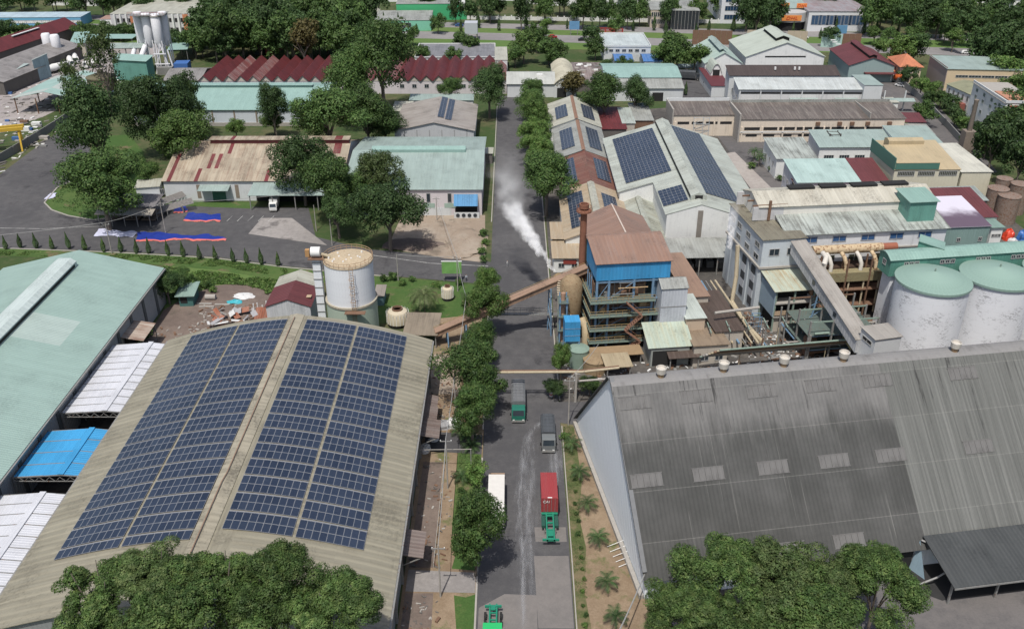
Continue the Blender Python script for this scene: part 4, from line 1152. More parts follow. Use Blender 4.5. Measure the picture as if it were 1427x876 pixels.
pl = empty('pipe_loop', (0,0,0), 0, 'thick beige steam pipe running along the grey process building', 'pipe')
a1=P(1026,385,9); a2=P(1020,420,4.0); a3=P(1040,452,3.2); a4=P(1062,476,3.0)
MB().tube([P(1028,342,15.5),a1,a2,a3,a4],0.45,10).build('pipe', BEIGEP, pl, True)
MB().tube([P(996,436,7.4),P(1058,428,7.4)],0.3,8).build('pipe', CONC, pl, True)
for a in (a3,a4): MB().box(a.x-0.15,a.y-0.15,0,a.x+0.15,a.y+0.15,a.z).build('post', STEEL, pl)
# ------------------------------------------------------------------ F: process building
FA = 8.4
GREYW = wall('grey_blue_concrete', (0.50,0.545,0.57), 0.5, rib=0)
F = Bld('process_building', 'tall grey-blue process building with dark window strips facing the halls', 'factory', (V(50.6,171,0), radians(FA), 9.0, 19.0))
F.walls([(0,17.2),(19,17.2)], GREYW, 'x'); F.roof([(0,17.2),(19,17.6)], metal('olive_old_roof',(0.20,0.185,0.14),(0.13,0.11,0.085),0.6,rib=0.9,dirt=0.5), 'x', o=0.3, oe=0.3)
F.box('ledge', CONC, -0.45,-0.4,10.9,9.2,-0.02,11.3); F.box('ledge', CONC, -0.45,-0.02,10.9,-0.02,19,11.3)
for y in (2.6,7.6,12.6,16.6):
    for z in (12.6,15.2): F.window('l', y, z, 2.4, 1.3)
for y in (3.0,8.0):
    for k, z in enumerate((2.2,4.0,5.8,7.6,9.4)):
        MB().box(-0.12,y-1.0,z-0.85,-0.01,y+1.0,z+0.85).build('wall_panel', plain('panel_white',(0.52,0.54,0.56),0.7,0.15) if k % 2 else plain('panel_dark',(0.06,0.065,0.07),0.6,0.2), F.r)
for y in (0.4,5.5,10.6,15.7): F.box('pilaster', GREYW, -0.3,y-0.35,0,-0.02,y+0.35,10.9)
F.windows('f',2,2.6,6.4,14.4,2.2,1.6); F.windows('f',2,2.6,6.4,8.6,1.6,1.6)
# rooftop tank frame
[F.box('roof_wall', wall('roof_wall_white',(0.5,0.5,0.5),0.5), 1.0,y,17.7,8.6,y+0.3,20.6) for y in (9.0,18.2)]
F.box('rusty_column', RUSTST, 4.2,8.6,17.7,4.7,9.0,22.0)
for k in range(3): F.box('roof_beam', RUSTST, 1,9.4+3*k,20.6,8.6,9.7+3*k,20.9)
# front annex with pale roof and open decks
F2 = Bld('evaporator_annex', 'annex with stained pale roof and open dark decks before the process building', 'annex', (F.o + V(cos(radians(FA))*0.6+sin(radians(FA))*7.6, sin(radians(FA))*0.6-cos(radians(FA))*7.6, 0), radians(FA), 8.6, 7.4))
F2.roof([(0,9.4),(7.4,10.4)], metal('stained_pale_roof',(0.40,0.44,0.36),(0.34,0.22,0.10),0.6,rib=0.9,rust=0.2), 'x', o=0.3)
F2.walls([(0,9.2),(7.4,10.2)], wall('annex_blue_wall',(0.28,0.36,0.42),0.4), 'y', x0=0.0, x1=0.2) if False else F2.box('side_wall', wall('annex_blue_wall',(0.28,0.36,0.42),0.4), 0,0.2,3.6,0.2,7.3,9.3)
for x in (0.3,4.2,8.3):
    for y in (0.3,7.0): F2.box('column', GSTEEL, x-0.15,y-0.15,0,x+0.15,y+0.15,9.3)
for z in (3.4,6.4): F2.box('deck', CONC, 0.2,0,z,8.6,7.3,z+0.25)
F2.box('deck_panel', plain('peach_panel',(0.42,0.32,0.22),0.8,0.25,0,0.3,0.2), 0.3,-0.06,4.0,8.4,-0.01,5.0)
F2.box('base_wall', OLDW, 0.3,0.5,0,8.4,0.7,3.2)
F2.box('dark_core', DARK, 1,2.5,0.1,8,7,9.0)
m=MB(); m.tube([(8.9,-0.5,10.5),(8.9,-0.5,15.2),(9.6,0.5,16.0),(9.8,2.5,16.0)],0.5,12); m.build('white_pipe', plain('offwhite_pipe',(0.55,0.52,0.46),0.6,0.12), F2.r, True)
# F3 long hall
F3 = Bld('refinery_hall', 'long refinery hall with stepped grey roof, white clerestory and blue windows', 'factory', frame((1098,327),(1321,317),17.0,depth=17.0,ang=6.6))
OGR = metal('grey_streaked_roof', (0.36,0.39,0.36), (0.13,0.13,0.115), 0.85, rib=0.8, sheet=0.14, dirt=0.4)
F3W = wall('refinery_white_wall',(0.66,0.67,0.68),0.5)
F3.walls([(0,17.0),(6.6,18.6)], F3W, 'x'); F3.roof([(0,17.0),(6.6,18.6)], OGR, 'x', o=0.6, oe=0.5)
F3.walls([(6.62,20.6),(11.5,22.2),(17,20.6)], wall('clerestory_white',(0.68,0.66,0.60),0.4), 'x', x0=-4)
F3.roof([(6.62,20.6),(11.5,22.2),(17,20.6)], metal('cream_old_roof',(0.46,0.44,0.37),(0.34,0.31,0.25),0.5,rib=0.9,dirt=0.5), 'x', x0=-4, o=0.4, oe=0.3)
for k in range(4):
    F3.box('roof_vent_slot', DARK, 4+k*7.0,11.2,22.35,9.6+k*7.0,13.2,22.75)
BLW = plain('blue_window_film',(0.04,0.10,0.22),0.2,0.3)
for k in range(5): F3.window('f', 5.0+k*6.2, 15.6, 3.0, 1.4, mat=BLW)
for k in range(6): F3.window('f', 4.0+k*5.6, 11.0, 2.6, 2.0, mat=plain('olive_glass',(0.05,0.055,0.04),0.3,0.3))
F3.box('floor_band', CONC, 0,-0.3,13.0,F3.W,-0.02,13.3)
# penthouse
TEALW = metal('teal_sheet', (0.13,0.30,0.25), (0.11,0.25,0.21), 0.5, rib=0.6, sheet=0.1)
TEALR = metal('teal_roof', (0.23,0.355,0.31), (0.19,0.30,0.26), 0.5, rib=0.7, sheet=0.06, dirt=0.15)
ph = Bld('penthouse', 'small teal sheet penthouse on the roof of the refinery hall', 'penthouse', (F3.o + V(cos(radians(6.6))*26.6 - sin(radians(6.6))*2.2, sin(radians(6.6))*26.6 + cos(radians(6.6))*2.2, 0), radians(6.6), 5.8, 6.0))
ph.walls([(0,22.0),(6,22.6)], TEALW, 'x', base=17.4); ph.roof([(0,22.0),(6,22.6)], TEALR, 'x', o=0.4, oe=0.4)
# duct main with four elbows on the front
dm = empty('duct_main', F3.o, radians(6.6), 'rust-stained cream duct main with four elbows along the refinery wall', 'duct')
RPIPE = plain('rust_cream_pipe', (0.50,0.39,0.25), 0.8, 0.25, 0, 0.3, 0.55, 0.9)
MB().tube([(4.6,-2.4,14.3),(19.5,-2.4,14.3)],0.95,18).build('main_duct', RPIPE, dm, True)
MB().tube([(19.5,-2.4,14.3),(22.6,-2.4,14.3)],0.85,18).build('main_duct', plain('rust_red_duct',(0.28,0.10,0.06),0.85,0.3), dm, True)
for k in range(4):
    x = 7.4+k*3.2
    MB().tube([(x,-3.0,13.9),(x+0.3,-4.2,13.2),(x+0.6,-4.8,12.0),(x+0.6,-4.9,10.6)],0.42,10).build('elbow', RPIPE if k % 2 else plain('offwhite_pipe',(0.55,0.52,0.46)), dm, True)
    MB().tube([(x+0.6,-5.0,9.0),(x+1.4,-5.6,9.0),(x+1.4,-5.8,1.2)],0.2,8).build('down_pipe', BEIGEP, dm, True)
MB().box(7.0,-6.0,8.6,19.0,-4.0,10.6).build('collector_box', plain('olive_box',(0.24,0.21,0.12),0.8,0.3,0,0.3,0.3), dm)
MB().box(6.0,-6.2,6.6,21.0,-3.6,6.8).build('deck', RUSTST, dm)
MB().box(6.0,-6.2,3.0,21.0,-3.6,3.2).build('deck', RUSTST, dm)
for x in (6.2,11,16,20.8):
    for y in (-6.0,-3.8): MB().box(x-0.14,y-0.14,0,x+0.14,y+0.14,13.6).build('column', RUSTST, dm)
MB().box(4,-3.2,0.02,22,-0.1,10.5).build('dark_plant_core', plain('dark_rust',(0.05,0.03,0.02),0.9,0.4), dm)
# white gallery down to the transfer house
PALEC = metal('pale_gallery_side', (0.46,0.47,0.48), (0.36,0.36,0.36), 0.4, rib=0.9, sheet=0.08)
GREYC = metal('gallery_roof', (0.32,0.30,0.27), (0.24,0.215,0.19), 0.6, rib=1.1, sheet=0.1)
ga, gb = P(1110,352,14.2), V(63.6,145.2,6.4)
gcv = conveyor('sugar_gallery', 'pale enclosed conveyor gallery sloping from the refinery to a transfer house', ga, gb, 2.9, 2.6, PALEC, GREYC, (0.45,), rail=False, cat='conveyor')
Lg = (V(gb.x,gb.y,0)-V(ga.x,ga.y,0)).length
for f in (0.38,0.7):
    x = Lg*f; z = ga.z+(gb.z-ga.z)*f+1.3
    MB().box(x-0.5,-1.53,z-0.45,x+0.5,-1.46,z+0.45).build('window', GLASS, gcv)
th = Bld('transfer_house', 'white transfer house at the foot of the enclosed gallery', 'building', (V(63.9,141.2,0), radians(14), 5.2, 4.4))
th.walls([(0,11.2),(4.4,11.4)], wall('transfer_white',(0.55,0.56,0.56),0.25), 'x'); th.roof([(0,11.2),(4.4,11.4)], GREYC, 'x', o=0.2, oe=0.2)
th.window('l', 2.2, 9.9, 2.8, 0.9, mat=DARK)
# dark process steelwork under the gallery
random.seed(11)
ps = empty('evaporator_plant', (56,152,0), radians(8), 'dense dark steel frame of tanks and decks below the sloping gallery', 'steel frame')
for x in (0,4.5,9,13.5):
    for y in (0,5,10): MB().box(x-0.15,y-0.15,0,x+0.15,y+0.15,9).build('column', STEEL, ps)
for z in (3,6,9):
    MB().box(-0.2,-0.2,z-0.1,13.7,10.2,z).build('deck', PLAT, ps) if z < 9 else None
    for y in (0,5,10): MB().box(0,y-0.1,z-0.35,13.5,y+0.1,z-0.12).build('beam', random.choice([GSTEEL,BSTEEL,RUSTST]), ps)
for k in range(14):
    a = V(random.uniform(0,13),random.uniform(-0.5,9),random.uniform(1,9)); ax = random.choice([V(1,0,0),V(0,1,0),V(0,0,-1)])
    L_ = random.uniform(2,6)
    if ax.z: L_ = min(L_, a.z)
    MB().tube([a,a+ax*L_],random.uniform(0.1,0.25),7).build('pipe', random.choice([BEIGEP,STEEL,RUSTST,GSTEEL,CONC]), ps, True)
for k in range(4):
    x, y = 2+3.2*k, 3+2*(k % 2); MB().lathe([(1.2,0.1),(1.3,3.6),(0.8,4.3),(0.2,4.5)],16,(x,y)).build('vessel', random.choice([CONC,STEEL,RUSTST]), ps, True)
MB().slab((7,-3.2,4.2),(12.5,-3.2,4.2),(12.5,0.4,5.0),(7,0.4,5.0),0.1).build('lean_roof', metal('yellow_green_roof',(0.34,0.34,0.16),(0.3,0.16,0.07),0.6,rib=0.8,rust=0.3), ps)
for x in (7.2,12.3): MB().box(x-0.1,-3.1,0,x+0.1,-2.9,4.2).build('column', STEEL, ps)
# low vessel standing at the gallery's foot
drum_tank('white_vessel', 'white conical vessel below the sloping gallery', (61.2,144.6), 2.6, 4.2, WHITEP, WHITEP, roof_h=1.0)
# ------------------------------------------------------------------ H: white silos with green roofs and the gallery over them
t = NT('flaking_white_silo'); uvv,u,v = t.uv(); ob = t.objc()
bl = t.noise(ob, 0.22, 6.0, 0.75); mp_ = t.n('ShaderNodeVectorMath', operation='MULTIPLY'); t.l(ob, mp_.inputs[0]); mp_.inputs[1].default_value = (1,1,2.8); fl = t.noise(mp_.outputs[0], 1.5, 6.0, 0.8)
f = t.math('MULTIPLY', t.ramp(bl, 0.47, 0.60), t.ramp(fl, 0.50, 0.57, 0.0, 0.7))
gsep = t.n('ShaderNodeSeparateXYZ'); t.l(ob, gsep.inputs[0])
ringl = t.math('GREATER_THAN', t.math('ABSOLUTE', t.math('SUBTRACT', t.math('FRACT', t.math('DIVIDE', gsep.outputs[2], 1.25)), 0.5)), 0.475)
col = t.mix(f, (0.72,0.735,0.76), (0.16,0.16,0.165)); col = t.mix(t.math('MULTIPLY', ringl, 0.10), col, (0.3,0.31,0.33))
SILO = t.done(t.scale(col, t.math('MULTIPLY_ADD', fl, 0.15, 0.93)), 0.75)
SGR = metal('silo_green_roof', (0.24,0.345,0.295), (0.20,0.30,0.255), 0.4, rib=2.0, sheet=0.05, dirt=0.12, ribs=0.15)
c1 = P(1301,388,15.0)
SA = radians(8.6); su, sv_ = V(cos(SA),sin(SA),0), V(-sin(SA),cos(SA),0)
silo0 = empty('sugar_silo', (c1.x,c1.y,0), 0, 'white flaking sugar silo with green conical roof, nearest the transfer house', 'silo', 'white silos behind the sugar store')
MB().lathe([(6.65,0),(6.65,14.7)],56).build('shell', SILO, silo0, True)
MB().lathe([(6.95,14.5),(6.95,14.95),(0.3,16.5),(0.01,16.55)],48).build('roof', SGR, silo0)
MB().lathe([(0.15,16.4),(0.15,17.1),(0.0,17.2)],8).build('roof_cap', GSTEEL, silo0)
lab2 = ('white flaking sugar silo with green conical roof, second from the transfer house', 'white flaking sugar silo with green conical roof beyond the second one',
        'white sugar silo half hidden behind the green gallery, near the duct main', 'white sugar silo wholly behind the green gallery')
for k, (a, b_) in enumerate(((13.4,0),(26.8,0))):
    q = V(c1.x,c1.y,0) + su*a + sv_*b_
    copy_tree(silo0, None, q, 0.7*k+0.4, lab2[k])
gl = Bld('silo_gallery', 'long green gallery with rounded roof running over the silos', 'gallery', (V(c1.x,c1.y,0) - su*5.2 + sv_*6.6, SA, 44, 4.4))
prg = [(0,16.2)]+[(4.4*k/6, 16.2+0.8*sin(pi*k/6)) for k in range(1,6)]+[(4.4,16.2)]
gl.walls(prg, metal('gallery_green_sheet',(0.10,0.26,0.205),(0.085,0.21,0.17),0.4,rib=0.7,sheet=0.06), 'x', base=12.6); gl.roof(prg, TEALR, 'x', o=0.35, oe=0.3)
for k in range(5):
    x = 4.4+k*7.6
    for dx in (-1.1,0,1.1): gl.window('f', x+dx, 15.1, 0.95, 0.9, mull=1)
gl.window('l',2.2,14.9,1.2,1.2)
for x in (1.0,13,26,40): gl.box('column', SILO, x,0.6,0,x+2.2,3.8,12.6)
g2 = conveyor('link_gallery', 'inclined green gallery linking the refinery hall to the silo gallery', P(1278,347,15.5), V(c1.x,c1.y,0)+su*7.5+sv_*9.4+V(0,0,14.6), 3.4, 2.4, metal('gallery_green_sheet',(0.1,0.26,0.205)), TEALR, (0.5,), rail=False, cat='gallery')
# purple and white roofed workshop, maroon hall behind
pw = Bld('workshop', 'teal sheet workshop whose pitched roof fades from white to purple', 'workshop', frame((1312,317),(1381,315),12.5,depth=13.5,ang=5.0))
t = NT('white_to_purple_roof'); uvv,u,v = t.uv()
nn = t.noise(uvv, 0.35, 4.0)
f = t.ramp(t.math('ADD', v, t.math('MULTIPLY', nn, 6.0)), 8.5, 13.0)
PURP = t.done(t.mix(f, (0.12,0.085,0.115), (0.58,0.55,0.62)), 0.5)
pw.walls([(0,12.5),(13.5,14.2)], metal('grey_teal_sheet',(0.22,0.32,0.30),(0.18,0.26,0.24),0.4,rib=0.6,sheet=0.06), 'x'); pw.roof([(0,12.5),(13.5,14.2)], PURP, 'x', o=0.3, oe=0.2)
pw.window('f',4.6,9.4,0.9,1.0); pw.window('f',9.6,9.4,0.9,1.0)
mh = Bld('maroon_hall', 'hall with maroon roof and white verge behind the purple-roofed workshop', 'hall', frame((1318,304),(1391,303),9.0,depth=14,ang=4.0))
MAR = metal('maroon_roof', (0.13,0.04,0.042), (0.10,0.035,0.036), 0.5, rib=0.8, sheet=0.1, dirt=0.15)
mh.walls([(0,9.0),(14,11.0)], WHW, 'x'); mh.roof([(0,9.0),(14,11.0)], MAR, 'x', o=0.3, oe=0.3)
b = Bld('white_office', 'small white building with two rows of dark windows right of the purple workshop', 'building', frame((1383,317),(1398,316),8.4,depth=8,ang=4))
b.walls([(0,8.4),(8,8.6)], WHW, 'x'); b.roof([(0,8.4),(8,8.6)], metal('grey_green_roof',(0.2,0.29,0.25),None,0.4), 'x', o=0.4, oe=0.3)
for z in (6.4,3.8): b.windows('f',3,0.7,b.W-0.7,z,0.9,0.8)
for k,(px,py,h,r_) in enumerate(((1382,300,7.5,2.6),(1398,308,7.0,2.7),(1412,296,8,2.4),(1390,288,8,2.0))):
    q = P(px,py); drum_tank('rusty_tank', ['rust-streaked tank nearest the maroon hall','rust-streaked tank with broad top beside the red machine','rust-streaked tank at the end of the tank row','slim rust-streaked tank behind the others'][k], (q.x,q.y), r_, h, plain('rust_streak_tank',(0.22,0.17,0.14),0.8,0.35,0,0.3,0.5), None, 20, 0.3)
# ------------------------------------------------------------------ other buildings of the estate
LGR = metal('light_green_roof', (0.285,0.355,0.33), (0.23,0.28,0.255), 0.5, rib=0.8, sheet=0.07, dirt=0.2)
MINT = metal('mint_roof', (0.25,0.375,0.34), (0.22,0.33,0.295), 0.4, rib=0.8, sheet=0.05, dirt=0.1)
PATCHR = metal('rust_patched_roof', (0.36,0.31,0.235), (0.23,0.16,0.115), 0.7, patch=((0.15,0.035,0.038),0.10,1.05,7.0), rib=1.05, sheet=0.22, dirt=0.4)
REDR = metal('dark_red_roof', (0.125,0.028,0.03), (0.09,0.026,0.026), 0.5, rib=0.8, sheet=0.15, dirt=0.2)
WSH = wall('white_shed_wall', (0.56,0.58,0.58), 0.35, rib=0)
PWH = wall('pinkish_white_wall', (0.58,0.54,0.55), 0.3)
MAROON = plain('maroon_strip', (0.14,0.04,0.042), 0.7, 0.2)
def gx(name, label, nl, nr, eh, ridge, rh, rm, wm, ang=None, cat='shed', mono=False, o=0.5, depth=None):
    """gabled building, ridge parallel to the near eave. ridge: pixel on the ridge"""
    b = Bld(name, label, cat, frame(nl, nr, eh, far=(ridge[0],ridge[1],rh), ang=ang))
    hd = b.D
    b.D = hd*2 if not mono else hd
    if depth: b.D = depth; hd = depth/2
    pr = gab(b.D, eh, rh, hd) if not mono else [(0,eh),(b.D,rh)]
    b.pr = pr
    b.walls(pr, wm, 'x'); b.roof(pr, rm, 'x', o=o, oe=0.4)
    return b
def gy(name, label, nl, nr, eh, rh, far, rm, wm, ang=None, cat='shed', o=0.5):
    b = Bld(name, label, cat, frame(nl, nr, eh, far=(far[0],far[1],eh), ang=ang))
    b.pr = gab(b.W, eh, rh); b.walls(b.pr, wm, 'y'); b.roof(b.pr, rm, 'y', o=o, oe=0.4)
    return b
def flat(name, label, nl, nr, h, far, rm, wm, ang=None, cat='building', par=0.0, depth=None):
    b = Bld(name, label, cat, frame(nl, nr, h, far=far, depth=depth, ang=ang))
    b.walls([(0,h),(b.D,h)], wm, 'x')
    b.roof([(0,h),(b.D,h+0.05)], rm, 'x', o=0.15, oe=0.15)
    if par:
        m = MB()
        for (x0,y0,x1,y1) in ((-0.1,-0.1,b.W+0.1,0.15),(-0.1,b.D-0.15,b.W+0.1,b.D+0.1),(-0.1,0.15,0.15,b.D-0.15),(b.W-0.15,0.15,b.W+0.1,b.D-0.15)): m.box(x0,y0,h+0.18,x1,y1,h+par)
        m.build('parapet', wm, b.r)
    return b
# --- rust-patched shed and its awning
L = gx('patched_shed', 'white shed with rust-streaked beige roof, maroon ridge vent and small green door', (227,251.7), (475,253), 5.8, (300,197), 11.0, PATCHR, WSH, ang=0.3)
m = MB(); m.box(9,L.D/2-1.4,10.9,L.W,L.D/2+1.4,11.9); vv = m.build('ridge_vent', MAROON, L.r)
MB().slab((8.6,L.D/2-1.8,12.0),(L.W+.2,L.D/2-1.8,12.0),(L.W+.2,L.D/2+1.8,12.0),(8.6,L.D/2+1.8,12.0),0.1).build('vent_roof', PATCHR, vv)
L.box('door', plain('green_door',(0.05,0.14,0.10),0.7,0.2), 12.8,-0.1,0,16.4,-0.02,3.6)
m = MB(); m.slab((9.8,-3.2,4.0),(18.0,-3.2,4.0),(18.0,-0.02,4.6),(9.8,-0.02,4.6),0.1); m.build('door_canopy', LGR, L.r)
for x in (9.2,19.6): L.box('wall_panel', plain('brown_wall_strip',(0.22,0.18,0.14),0.8,0.2), x-0.5,-0.06,0.8,x+0.5,-0.01,4.6)
aw = Bld('green_awning', 'pale green awning on posts along the rust-patched shed', 'awning', (L.o + V(24.5,-7.2,0), L.a, 24.5, 7.0))
aw.roof([(0,4.2),(7.0,5.2)], LGR, 'x', o=0.1, oe=0.1)
for x in (0.3,6.2,12.2,18.2,24.2): aw.box('post', STEEL, x-0.12,0.2,0,x+0.12,0.44,4.1)
aw.box('back_wall', DARK, 0.2,6.86,0.1,24.3,6.95,4.6)
b = shed('guard_hut', 'little white hut with a pale roof before the rust-patched shed', (189,262), (222,258), 3.2, 5.5, 3.4, CREAMR, WSH, ang=12, cat='hut'); b.window('f',6.6,1.6,1.2,1.6)
# --- green shed by the road
Mh = gx('green_shed', 'shed with pale green roof and long ridge vent, pinkish wall beside the road', (478,263.7), (671,264), 7.3, (600,209.5), 10.5, LGR, PWH, ang=0.2)
y = Mh.D/2
m = MB(); pts = [(y-1.6,10.2),(y-1.6,11.2),(y,11.8),(y+1.6,11.2),(y+1.6,10.2)]; k = 5
m.v = [(5,a,z) for a,z in pts]+[(31,a,z) for a,z in pts]; m.f=[tuple(reversed(range(k))),tuple(range(k,2*k))]+[(i,(i+1)%k,k+(i+1)%k,k+i) for i in range(k)]
m.build('ridge_vent', MINT, Mh.r)
Mh.box('white_base', WSH, 0,-0.08,0,Mh.W-8,-0.01,2.2)
for x in (22.0,27.5):
    Mh.window('f', x, 4.9, 1.1, 2.6, mull=0); Mh.box('sill_panel', plain('sage_panel',(0.3,0.4,0.34),0.8,0.15), x-1.4,-0.12,2.2,x+1.6,-0.01,3.4)
m = MB(); m.slab((Mh.W-7.2,-2.6,3.6),(Mh.W-1.0,-2.6,3.6),(Mh.W-1.0,-0.02,5.9),(Mh.W-7.2,-0.02,5.9),0.1); m.build('blue_canopy', metal('blue_canopy_old',(0.06,0.22,0.42),None,0.4,rib=0.6), Mh.r)
Mh.box('doorway', DARK, Mh.W-7.0,-0.1,0,Mh.W-1.2,-0.02,3.6)
Mh.box('fan_panel', WSH, Mh.W-7.2,-2.0,0,Mh.W-0.6,-1.85,1.6)
for k in range(4): MB().lathe([(0.5,0.0),(0.5,0.1),(0.3,0.12)],14).build('fan', GLASS, Mh.r); 
for k, f in enumerate([o for o in Mh.r.children if o.name.startswith('fan') and not o.name.startswith('fan_panel')]):
    f.location = (Mh.W-6.2+k*1.5,-2.02,0.85); f.rotation_euler = (pi/2,0,0)
b = shed('roadside_kiosk', 'small white-roofed kiosk at the road end of the green shed', (676,214), (686,214), 3.2, 5, 3.3, CREAMR, DKW, ang=0, cat='kiosk')
# --- grey gable shed with solar strips
Nn = gy('grey_gable_shed', 'grey gabled shed with weathered roof and two narrow solar strips', (549.6,182), (660,182), 6.0, 8.6, (571.7,146), metal('brown_grey_roof',(0.31,0.285,0.26),(0.22,0.19,0.165),0.6,rib=0.8,sheet=0.1,dirt=0.3), wall('light_grey_sheet',(0.46,0.47,0.48),0.3,rib=0.7), ang=0)
for k in range(6): Nn.box('wall_strip', plain('strip_grey',(0.25,0.25,0.25),0.8,0.1), 3+k*3.9,-0.08,0,3.2+k*3.9,-0.01,6.2)
Nn.box('doorway', DARK, 1.0,-0.12,0,6,-0.02,3.2)
c_ = Nn.W/2; Ls = sqrt(c_*c_+2.6*2.6); dd = V(c_/Ls,0,-2.6/Ls)
solar_plane('solar_array', 'narrow solar strip next to the ridge of the grey gabled shed', Nn.o+V(c_,6,8.72)+dd*0.7, dd, V(0,1,0), 2, 14)
solar_plane('solar_array', 'narrow solar strip lower down the roof of the grey gabled shed', Nn.o+V(c_,5,8.72)+dd*3.2, dd, V(0,1,0), 2, 14)
b = shed('lean_shed', 'low pale-roofed lean-to among trees beside the grey gabled shed', (547,155), (572,153), 4, 10, 4.5, CREAMR, WSH, ang=0)
b = shed('side_roof', 'long pale green low roof behind the grey gabled shed', (571,140), (659,140), 4.5, 6, 5, LGR, WSH, ang=0)
# --- long green shed
O = gx('long_green_shed', 'long white shed with mint green roof and ridge vent behind the dark trees', (185,153), (447,154.5), 5.6, (300,120), 9.0, MINT, wall('blueish_white_wall',(0.52,0.56,0.60),0.25), ang=0.2)
y = O.D/2; m = MB(); m.box(2,y-1.5,8.8,O.W-6,y+1.5,9.6); vv = m.build('ridge_vent', MINT, O.r)
MB().slab((1.6,y-1.9,9.75),(O.W-5.6,y-1.9,9.75),(O.W-5.6,y+1.9,9.75),(1.6,y+1.9,9.75),0.1).build('vent_roof', MINT, vv)
for k in range(9): O.box('pilaster', plain('brown_wall_strip',(0.22,0.18,0.14)), 4+k*7.4,-0.15,0,4.5+k*7.4,-0.01,5.4)
O.box('plinth', CONC, 0,-0.3,0,O.W,-0.02,1.2)
# --- red saw roofs in a long row
fr_ = frame((276,113),(706,114.5),4.9,depth=33,ang=0.2)
SR = Bld('red_ridge_shed', 'long white shed with a row of steep dark red ridged roofs', 'shed', fr_)
nb = 25; bw = SR.W/nb
for k in range(nb):
    x0 = k*bw
    if 11.6 < k < 15.4: pass
    m = MB()
    m.slab((x0,-0.5,4.9),(x0+bw/2,-0.5,7.1),(x0+bw/2,33.5,7.1),(x0,33.5,4.9),0.12)
    m.slab((x0+bw/2,-0.5,7.1),(x0+bw,-0.5,4.9),(x0+bw,33.5,4.9),(x0+bw/2,33.5,7.1),0.12)
    rm = REDR if (k*7) % 11 not in (3,6) else metal('faded_red_roof',(0.19,0.06,0.055),(0.36,0.30,0.28),0.6,rib=0.8,sheet=0.2)
    m.build('roof_ridge', rm, SR.r)
    MB().poly([(x0+0.1,-0.1,4.8),(x0+bw-0.1,-0.1,4.8),(x0+bw/2,-0.1,6.85)]).build('gable_infill', wall('gable_cream',(0.50,0.46,0.40),0.5), SR.r)
SR.walls([(0,4.85),(33,4.85)], PWH, 'x')
for k in range(16,25): SR.window('f', k*bw+bw/2, 2.9, 1.7, 1.5)
b = gx('grey_flat_shed', 'low shed with broad grey weathered roof at the end of the red ridged row', (228,112), (277,113), 5, (250,96), 7, metal('old_grey_roof',(0.23,0.22,0.21),(0.15,0.14,0.13),0.6,rib=0.9,dirt=0.4), DKW, ang=0.2)
# --- row behind/right of the red roofs
b = flat('white_office_block', 'long low white office block with grey roof and square windows', (578,81), (690,84), 5.0, (583,62,5.0), metal('office_grey_roof',(0.20,0.20,0.21),None,0.4,rib=1.2), wall('office_white',(0.62,0.62,0.61),0.25), ang=1.0, par=0.5)
b.windows('f',4,b.W-12,b.W-3,2.9,2.0,1.5); b.window('f',b.W-18,2.4,1.6,3.2)
for x in (8,14,20): b.window('f',x,2.9,2.2,1.5)
b = flat('white_gable_house', 'white windowless house next to the long office block', (690,84), (707,84), 7.0, (690,66,7.0), CREAMR, WSH, ang=1.0)
b = gx('pale_roof_shed', 'shed with pale sheet roof and small roof vent beside the last red ridge', (707,117), (773,117), 5.0, (740,101), 7.0, metal('pale_grey_roof',(0.42,0.43,0.40),(0.33,0.33,0.30),0.4,rib=0.8), WSH, ang=0)
b.box('roof_vent', WHITEP, 11,b.D*0.32,6.4,13.2,b.D*0.32+1.6,7.0)
b = Bld('barrel_shed', 'shed with cream barrel roof between the pale shed and the scrap yard', 'shed', frame((772,117.5),(803,117.5),5.0,far=(771,90,5.0),ang=0))
pa = arc(b.W,5.0,7.4,10); b.walls(pa, WSH, 'y'); b.roof(pa, metal('cream_barrel',(0.50,0.47,0.36),(0.40,0.36,0.27),0.4,rib=0.9), 'y', o=0.2)
b.box('doorway', DARK, 1.2,-0.1,0,4.6,-0.02,3.6)
b = gx('scrap_shed', 'dark collapsed-looking shed with rusty frames and clutter on its roof', (803,115), (845,115), 3.6, (820,98), 4.4, metal('scrap_roof',(0.16,0.125,0.115),(0.30,0.26,0.24),0.8,rib=1.6,sheet=0.4,dirt=0.6), DKW, ang=0)
random.seed(3)
for k in range(14):
    x, y = random.uniform(0,b.W-2), random.uniform(0,b.D*0.8); b.box('roof_clutter', random.choice([RUSTST,STEEL,CONC,WHITEP]), x,y,4.3,x+random.uniform(.6,2.4),y+random.uniform(.3,1.6),4.6+random.random()*0.5)
b = gx('mint_roof_shed', 'white shed with bright mint back roof and grey front lean-to', (846,123), (952,122.5), 4.8, (890,110), 6.4, GREYR, WSH, ang=0, mono=True)
b.roof([(b.D,6.9),(b.D+11,8.4),(b.D+22,6.9)], MINT, 'x', o=0.3); b.walls([(b.D,6.85),(b.D+11,8.3),(b.D+22,6.85)], WSH, 'x', y0=b.D)
b.box('door', DARK, b.W*0.6,-0.1,0,b.W*0.6+4,-0.02,3.2)
b = flat('container_office', 'two-storey white office block with blue roofed boxes in front', (842,66), (907,66), 6.0, (845,48,6.0), metal('pale_office_roof',(0.45,0.5,0.5),None,0.3), WSH, ang=0, par=0.8)
b.windows('f',6,3,b.W-3,4.6,1.8,1.2)
